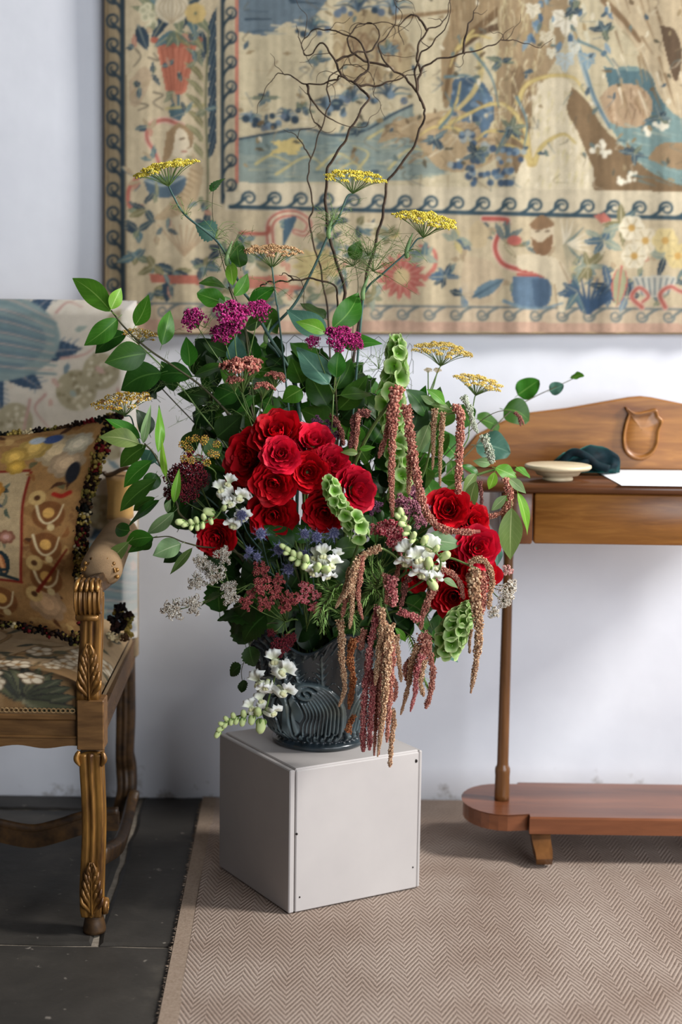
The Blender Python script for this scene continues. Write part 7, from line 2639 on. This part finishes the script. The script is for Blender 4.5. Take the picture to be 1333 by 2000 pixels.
# ---- bells of Ireland
bells('tall upright spire of green bells of Ireland behind the hanging tassels', [(773, 655, 3.1, 13), (774, 690, 3.1, 24), (770, 740, 3.1, 30), (764, 780, 3.11, 32), (770, 850, 3.12, 26), (780, 910, 3.12, 26), (782, 970, 3.12, 26), (780, 1010, 3.13, 20)], .86, 3)
bells('short spray of pale bells of Ireland crossing the red roses', [(641, 934, 2.93, 12), (648, 955, 2.92, 20), (660, 985, 2.92, 20), (672, 1000, 2.92, 20), (695, 1025, 2.93, 26), (704, 1050, 2.95, 24)], .8, 5)
bells('drooping cluster of big green bells of Ireland below the lowest rose', [(920, 1180, 2.98, 14), (912, 1195, 2.97, 24), (894, 1220, 2.96, 33), (880, 1246, 2.96, 34), (874, 1272, 2.97, 27)], .42, 7, 6, .78)

# ---- amaranth
amaranth('amaranth stem with pink-brown ropes hanging before the upright bells', [(772, 772, 2.97), (752, 800, 2.98), (725, 840, 3.0), (700, 890, 3.03), (690, 930, 3.06)], [
    ([(776, 758, 2.96), (770, 790, 2.96), (768, 820, 2.96), (772, 842, 2.96)], 16, 10, 'brick'),
    ([(768, 830, 2.95), (766, 880, 2.95), (765, 940, 2.95), (767, 1010, 2.95)], 9, 5, 'brick', .6), ([(766, 790, 2.97), (758, 840, 2.97), (748, 870, 2.97), (740, 895, 2.97)], 9, 5, 'brick'),
    ([(794, 792, 2.96), (800, 840, 2.96), (808, 890, 2.96), (816, 940, 2.95), (826, 980, 2.95), (840, 1012, 2.94), (868, 1034, 2.93), (905, 1039, 2.93), (938, 1038, 2.94)], 11, 7, 'brick', .8),
    ([(800, 890, 2.97), (800, 930, 2.97), (798, 965, 2.97)], 7, 5, 'tan', .5), ([(722, 808, 3.01), (705, 806, 3.01), (694, 816, 3.01), (690, 850, 3.01), (684, 876, 3.01)], 9, 6, 'plum'), ([(700, 812, 3.0), (698, 850, 3.0), (693, 890, 3.0)], 6, 3, 'brick'), ([(648, 812, 3.1), (664, 836, 3.09), (672, 870, 3.09)], 7, 5, 'plum')],
    [(700, 885, 668, 882, 14, 'n', 'o', 3.0), (702, 878, 732, 872, 12, 'n', 'b', 3.0)], r0=.003, r1=.0036)
amaranth('amaranth stem with straight ropes hanging above the rose group by the console', [(892, 805, 3.03), (866, 815, 3.04), (845, 860, 3.06), (820, 940, 3.1)], [
    ([(886, 796, 3.02), (897, 800, 3.02), (900, 830, 3.02), (898, 880, 3.01), (896, 930, 3.0), (895, 976, 3.0)], 10, 7, 'brick', .7), ([(850, 800, 3.04), (847, 840, 3.04), (847, 880, 3.04), (845, 918, 3.04)], 7, 2.5, 'tan', .6), ([(866, 806, 3.04), (862, 860, 3.04), (860, 910, 3.04), (860, 950, 3.04)], 7, 2.5, 'tan', .6),
    ([(906, 775, 3.06), (918, 800, 3.06), (926, 830, 3.06), (934, 846, 3.06)], 8, 5, 'grey'), ([(946, 852, 3.05), (956, 880, 3.05), (962, 905, 3.05)], 10, 8, 'grey')],
    [(870, 790, 835, 760, 22, 'l', 'b', 3.06), (850, 790, 822, 772, 16, 'n', 'p', 3.06), (880, 800, 842, 790, 18, 'l', 'o', 3.07)])
amaranth('leafy amaranth shoot with a curled rope at the corner of the console top', [(1008, 925, 3.12), (985, 915, 3.12), (940, 925, 3.12), (885, 948, 3.12), (835, 988, 3.12)], [
    ([(988, 935, 3.08), (996, 965, 3.08), (995, 985, 3.08), (982, 1000, 3.08), (960, 1008, 3.08), (942, 1006, 3.08)], 9, 5, 'brick'), ([(938, 940, 3.1), (941, 970, 3.1), (941, 1000, 3.1)], 5, 3, 'plum')],
    [(968, 914, 1012, 930, 32, 'l', 'b', 3.1), (1010, 912, 1036, 934, 32, 'r', 'b', 3.14), (967, 922, 956, 958, 20, 'l', 'b', 3.08), (994, 934, 1028, 961, 20, 'l', 'p', 3.08), (990, 968, 957, 999, 20, 'l', 'p', 3.06), (1012, 962, 1033, 1046, 26, 'n', 'b', 3.08), (1000, 992, 998, 1094, 50, 'l', 'o', 3.06), (960, 905, 925, 900, 22, 'l', 'p', 3.12), (935, 930, 905, 905, 24, 'l', 'm', 3.14), (985, 975, 1004, 972, 16, 'l', 'm', 3.12), (900, 940, 860, 935, 26, 'l', 'm', 3.14), (930, 925, 905, 960, 22, 'l', 'o', 3.1)], r0=.002, r1=.0042)
amaranth('amaranth with tan ropes arching over the rosemary', [(776, 1092, 2.96), (755, 1075, 2.95), (735, 1070, 2.94), (715, 1078, 2.94), (700, 1088, 2.94)][::-1] + [(790, 1120, 3.0)], [
    ([(742, 1070, 2.94), (715, 1082, 2.93), (698, 1098, 2.93), (688, 1130, 2.93), (684, 1170, 2.93)], 9, 7, 'tan'), ([(700, 1092, 2.92), (690, 1140, 2.92), (688, 1190, 2.92), (683, 1228, 2.92)], 8, 4, 'tan', .6), ([(708, 1088, 2.92), (704, 1130, 2.92), (700, 1160, 2.92), (704, 1190, 2.92), (709, 1210, 2.92)], 7, 4, 'brick'), ([(684, 1110, 2.93), (678, 1140, 2.93), (668, 1165, 2.93), (656, 1188, 2.93)], 7, 4, 'tan', .6), ([(695, 1100, 2.91), (686, 1130, 2.91), (682, 1150, 2.91), (670, 1170, 2.91)], 8, 5, 'tan'),
    ([(676, 1170, 2.94), (672, 1190, 2.94), (668, 1206, 2.94)], 6, 4, 'brick')])
amaranth('amaranth with one long tan rope crossing the front of the vase', [(672, 1195, 2.96), (690, 1180, 2.98), (720, 1170, 3.02)], [([(663, 1210, 2.97), (668, 1240, 2.97), (667, 1280, 2.97), (672, 1320, 2.97), (673, 1350, 2.97), (662, 1380, 2.97)], 9, 4, 'tan', .7), ([(690, 1248, 3.0), (684, 1290, 3.0), (690, 1320, 3.0), (686, 1360, 3.0), (682, 1385, 3.0)], 9, 6, 'orange'), ([(692, 1398, 3.0), (684, 1412, 3.0), (680, 1430, 3.0)], 6, 8, 'orange', .5), ([(706, 1244, 3.02), (696, 1252, 3.01), (690, 1262, 3.0)], 6, 5, 'brick')])
hang = [([(768, 1128, 2.93), (764, 1150, 2.92), (772, 1165, 2.92), (766, 1185, 2.92)], 13, 8, 'rose'), ([(752, 1122, 2.94), (758, 1150, 2.93), (756, 1180, 2.93)], 8, 6, 'brick'), ([(782, 1195, 2.93), (796, 1200, 2.92), (812, 1206, 2.92), (818, 1214, 2.92)], 8, 9, 'rose'),
        ([(738, 1185, 2.94), (734, 1215, 2.93), (728, 1240, 2.93), (722, 1275, 2.93), (720, 1310, 2.93)], 9, 7, 'rose'), ([(744, 1190, 2.92), (748, 1220, 2.91), (742, 1260, 2.91), (738, 1300, 2.91), (733, 1338, 2.91)], 10, 5, 'tan', .7),
        ([(762, 1220, 2.91), (758, 1270, 2.9), (754, 1330, 2.9), (750, 1380, 2.9), (746, 1420, 2.9), (738, 1478, 2.9)], 13, 3, 'tan', .7), ([(752, 1215, 2.93), (748, 1270, 2.93), (744, 1330, 2.93), (742, 1400, 2.93), (741, 1474, 2.93)], 9, 3, 'brick', .7),
        ([(722, 1290, 2.94), (716, 1330, 2.94), (712, 1370, 2.94), (710, 1420, 2.94), (710, 1468, 2.94)], 9, 7, 'rose'), ([(730, 1310, 2.93), (728, 1360, 2.93), (724, 1410, 2.93), (722, 1465, 2.93)], 9, 6, 'rose'), ([(740, 1300, 2.94), (736, 1360, 2.94), (734, 1420, 2.94), (731, 1476, 2.94)], 8, 3, 'brick', .7),
        ([(766, 1260, 2.92), (764, 1320, 2.92), (760, 1390, 2.92), (756, 1450, 2.92)], 10, 4, 'brick'), ([(774, 1240, 2.93), (778, 1280, 2.93), (782, 1310, 2.93), (784, 1332, 2.93)], 7, 4, 'tan'), ([(768, 1320, 2.94), (774, 1345, 2.94), (770, 1370, 2.94)], 6, 5, 'brick', 1.0),
        ([(766, 1385, 2.93), (770, 1410, 2.93), (766, 1440, 2.93), (762, 1498, 2.93)], 7, 5, 'tan', 1.0), ([(712, 1230, 2.95), (708, 1256, 2.95), (704, 1270, 2.95)], 7, 5, 'brick'), ([(756, 1290, 2.95), (752, 1340, 2.95), (748, 1390, 2.95), (744, 1440, 2.95)], 9, 6, 'rose')]
amaranth('large amaranth with a thick curtain of ropes hanging to the plinth top', [(748, 1160, 2.96), (756, 1195, 2.95), (764, 1215, 2.94)][::-1] + [(746, 1140, 3.0)], hang, r0=.002, r1=.0032)
hang = [([(868, 1110, 2.93), (856, 1130, 2.93), (846, 1150, 2.93)], 6, 6, 'rose', .7), ([(866, 1112, 2.92), (885, 1122, 2.92), (900, 1140, 2.92), (906, 1170, 2.92)], 7, 5, 'brick', .7), ([(846, 1150, 2.93), (836, 1175, 2.93), (826, 1205, 2.93), (822, 1230, 2.93)], 10, 4, 'brick'),
        ([(826, 1238, 2.94), (832, 1262, 2.93), (824, 1290, 2.93), (812, 1320, 2.93)], 13, 10, 'brick'), ([(836, 1245, 2.93), (840, 1280, 2.93), (846, 1310, 2.93), (842, 1350, 2.93), (832, 1384, 2.93)], 8, 6, 'brick', 1.0), ([(818, 1260, 2.94), (806, 1290, 2.94), (800, 1330, 2.94), (792, 1365, 2.94), (783, 1396, 2.94)], 9, 3, 'tan'),
        ([(824, 1280, 2.92), (814, 1320, 2.92), (812, 1350, 2.92), (802, 1390, 2.92)], 9, 3, 'rose', .8), ([(800, 1290, 2.95), (792, 1310, 2.95), (796, 1330, 2.95)], 8, 6, 'brick', 1.0), ([(830, 1290, 2.92), (822, 1330, 2.92), (828, 1360, 2.92)], 7, 5, 'tan')]
amaranth('amaranth with knotted short ropes hanging beside the big green bells', [(852, 1140, 2.95), (835, 1160, 2.96), (820, 1200, 2.98)], hang)
hang = [([(918, 1100, 2.92), (935, 1092, 2.92), (952, 1102, 2.92), (962, 1130, 2.92), (957, 1165, 2.92), (955, 1190, 2.92)], 8, 6, 'tan', .8), ([(930, 1112, 2.91), (926, 1150, 2.91), (932, 1190, 2.91), (936, 1230, 2.91), (932, 1280, 2.91), (926, 1320, 2.91), (920, 1354, 2.91)], 15, 4, 'tan', .7), ([(945, 1118, 2.92), (946, 1160, 2.92), (942, 1200, 2.92)], 10, 6, 'brick'), ([(918, 1120, 2.93), (922, 1160, 2.93), (926, 1190, 2.93)], 9, 6, 'brick'), ([(922, 1230, 2.94), (918, 1250, 2.94), (918, 1276, 2.94)], 4, 3, 'tan')]
amaranth('amaranth with a heavy tan tassel hanging past the edge of the roses', [(936, 1112, 2.93), (912, 1102, 2.93), (880, 1090, 2.94), (860, 1095, 2.96)], hang, r0=.0018, r1=.0026)
amaranth('amaranth rope curled behind the white snapdragon', [(790, 1140, 3.02), (800, 1110, 3.03)], [([(800, 1128, 3.0), (792, 1140, 3.0), (788, 1165, 3.0), (782, 1185, 3.0)], 8, 5, 'plum'), ([(780, 1100, 3.0), (776, 1120, 3.0), (770, 1132, 3.0)], 6, 5, 'brick'), ([(1012, 805, 3.2), (1020, 820, 3.2), (1022, 834, 3.2)], 5, 3, 'plum')][:2])
amaranth('thin twig with a wilted brown-pink bud above the console top', [(1010, 808, 3.2), (985, 802, 3.2), (955, 812, 3.2), (920, 840, 3.2), (860, 900, 3.2)], [([(1006, 806, 3.2), (1014, 814, 3.2), (1018, 832, 3.2)], 4, 3, 'plum'), ([(1016, 812, 3.2), (1022, 824, 3.2), (1024, 830, 3.2)], 3, 2, 'brick')], r0=.0006, r1=.0014, smat=M_stem_dark)

# ---- snapdragons
snapdragon('white snapdragon pointing to the sea holly with a lime green bud tip', [(640, 1140, 3.0), (615, 1110, 2.96), (585, 1088, 2.95), (550, 1064, 2.94)], [(632, 1086, 2.93, 22, .1, .3), (648, 1104, 2.93, 20, .45, -.1), (612, 1118, 2.93, 20, -.2, -.4), (640, 1125, 2.94, 20, .2, -.5), (615, 1090, 2.95, 18, -.1, .5), (655, 1090, 2.96, 18, .6, .2), (600, 1108, 2.95, 16, -.4, -.3)],
           [(553, 1067, 2.93, 14, -.7, .5), (563, 1074, 2.93, 15, -.5, .7), (560, 1080, 2.93, 13, -.8, -.1), (574, 1082, 2.93, 16, -.3, .8), (572, 1090, 2.93, 15, -.8, -.3), (586, 1086, 2.93, 17, -.1, .9), (584, 1098, 2.93, 17, -.6, -.5), (598, 1092, 2.92, 18, 0, .9), (597, 1104, 2.92, 18, -.5, -.6), (620, 1108, 2.91, 20, .3, .6), (637, 1112, 2.91, 20, .5, .1)])
snapdragon('white snapdragon with a looped stem in front of the roses by the console', [(800, 1150, 3.0), (836, 1128, 2.95), (856, 1118, 2.93), (861, 1095, 2.92), (848, 1075, 2.92), (825, 1062, 2.92), (805, 1044, 2.93), (785, 1005, 2.94)], [(800, 1082, 2.92, 26, -.3, .3), (818, 1094, 2.91, 26, .0, .1), (838, 1072, 2.94, 24, .3, .5), (825, 1122, 2.93, 22, -.1, -.3), (842, 1128, 2.93, 22, .2, -.4), (792, 1100, 2.94, 20, -.4, -.3), (852, 1110, 2.94, 18, .5, -.1)],
           [(783, 1000, 2.93, 17, -.2, .9), (778, 1008, 2.93, 16, -.6, .5), (788, 1014, 2.93, 16, .5, .5), (786, 1024, 2.92, 16, -.7, .3), (796, 1032, 2.92, 15, .6, .3), (793, 1042, 2.92, 14, -.6, -.1), (808, 1046, 2.91, 16, .3, .8), (806, 1056, 2.91, 13, -.5, -.5), (829, 1056, 2.91, 18, .1, .9), (853, 1072, 2.91, 16, .4, .8), (870, 1086, 2.91, 22, .7, .6), (838, 1100, 2.9, 24, -.1, .9), (846, 1142, 2.91, 23, .5, -.6), (832, 1052, 2.92, 14, .3, .7)])
snapdragon('white snapdragon hanging below the vase rim, its bud tip past the plinth edge', [(560, 1240, 3.02), (547, 1270, 3.01), (540, 1310, 3.0), (528, 1355, 3.0), (515, 1390, 3.0), (480, 1396, 3.0), (450, 1405, 3.0), (426, 1434, 3.0)], [(537, 1292, 2.98, 22, .0, .35), (552, 1312, 2.97, 25, .25, .0), (508, 1336, 2.98, 25, -.4, .1), (519, 1342, 2.97, 18, -.1, -.3), (554, 1352, 2.97, 24, .45, .0), (534, 1392, 2.97, 20, .3, -.2), (492, 1384, 2.98, 20, -.3, .3), (510, 1370, 3.0, 16, -.1, .5)],
           [(510, 1418, 2.98, 26, -.1, -.9), (504, 1390, 2.97, 20, .0, .6), (492, 1406, 2.98, 18, -.1, -.8), (476, 1394, 2.98, 16, -.1, .8), (474, 1410, 2.98, 16, -.2, -.8), (462, 1408, 2.98, 14, -.3, -.8), (456, 1398, 2.98, 14, -.2, .8), (452, 1410, 2.98, 13, -.2, -.7), (442, 1404, 2.98, 13, -.4, .7), (440, 1416, 2.98, 13, -.5, -.6), (433, 1414, 2.98, 13, -.7, .4), (430, 1424, 2.98, 14, -.7, -.3), (425, 1434, 2.98, 15, -.5, -.8)])
snapdragon('cream snapdragon beside the dark red rose with a green bud tip towards the cushion', [(490, 985, 3.06), (462, 975, 3.02), (440, 985, 3.0), (420, 1012, 3.0), (385, 1024, 2.99), (350, 1020, 2.99)], [(432, 958, 2.98, 20, -.4, .3), (446, 946, 2.99, 19, 0, .5), (468, 972, 2.98, 21, .4, .1), (450, 984, 2.98, 16, .1, -.3), (474, 1010, 3.02, 20, .2, -.2), (456, 1026, 3.03, 18, -.1, -.2)],
           [(408, 1000, 2.98, 22, -.8, .3), (438, 992, 2.97, 14, .2, .4), (412, 1018, 2.97, 13, .3, -.8), (398, 1010, 2.97, 14, -.2, .8), (396, 1026, 2.97, 14, 0, -.8), (384, 1016, 2.97, 14, -.2, .8), (386, 1030, 2.97, 13, -.1, -.8), (374, 1020, 2.97, 14, -.5, .6), (374, 1030, 2.97, 12, -.3, -.7), (362, 1024, 2.97, 15, -.8, -.3), (352, 1020, 2.97, 18, -.95, .2)])

# ---- sea holly
sea_holly('trio of blue sea holly heads under the rose half covered by bells', [(596, 1043, 10, 2.95, -.1, .4), (619, 1049, 11, 2.94, 0, .3), (653, 1041, 11, 2.95, .25, .5), (596, 1082, 9, 3.0, .1, .2)], (610, 1120, 3.03))
sea_holly('pale blue sea holly heads among shaded leaves below the dark rose', [(510, 1042, 11, 2.97, 0, .5), (487, 1075, 8, 2.98, -.3, .3), (481, 1086, 5, 2.99, -.4, .1), (502, 1087, 8, 2.97, -.1, .2)], (530, 1120, 3.05))
sea_holly('violet blue sea holly beside the lime green snapdragon buds', [(545, 1073, 11, 2.96, -.1, .4), (564, 1112, 11, 2.97, .1, .0)], (560, 1150, 3.05))
sea_holly('dark sea holly head near the cream snapdragon', [(472, 1006, 11, 3.0, .1, .3)], (490, 1050, 3.06))

# ---- rosemary
rosemary('rosemary sprigs fanning out under the white snapdragon', [[(690, 1180, 2.99), (660, 1160, 2.97), (640, 1150, 2.96), (622, 1140, 2.96)], [(672, 1178, 2.97), (650, 1170, 2.96), (632, 1180, 2.95), (618, 1214, 2.95)], [(678, 1200, 2.97), (660, 1196, 2.96), (640, 1190, 2.96), (630, 1232, 2.95)], [(680, 1190, 2.97), (690, 1205, 2.96), (692, 1232, 2.96)], [(668, 1140, 2.97), (655, 1148, 2.96), (640, 1172, 2.95)]], 18)
rosemary('dark rosemary sprigs below the rose pink yarrow', [[(735, 1140, 2.98), (728, 1118, 2.97), (726, 1096, 2.97), (728, 1078, 2.97)], [(735, 1150, 2.98), (722, 1135, 2.97), (712, 1110, 2.97)], [(730, 1150, 2.98), (716, 1168, 2.97), (708, 1182, 2.97)], [(735, 1150, 2.98), (742, 1166, 2.97), (744, 1184, 2.97)], [(740, 1140, 2.98), (745, 1120, 2.97), (742, 1100, 2.97)]], 17)
rosemary('small rosemary tip hanging among the knotted tassels', [[(800, 1240, 3.0), (822, 1300, 2.95), (830, 1330, 2.94), (840, 1350, 2.94)]], 15)
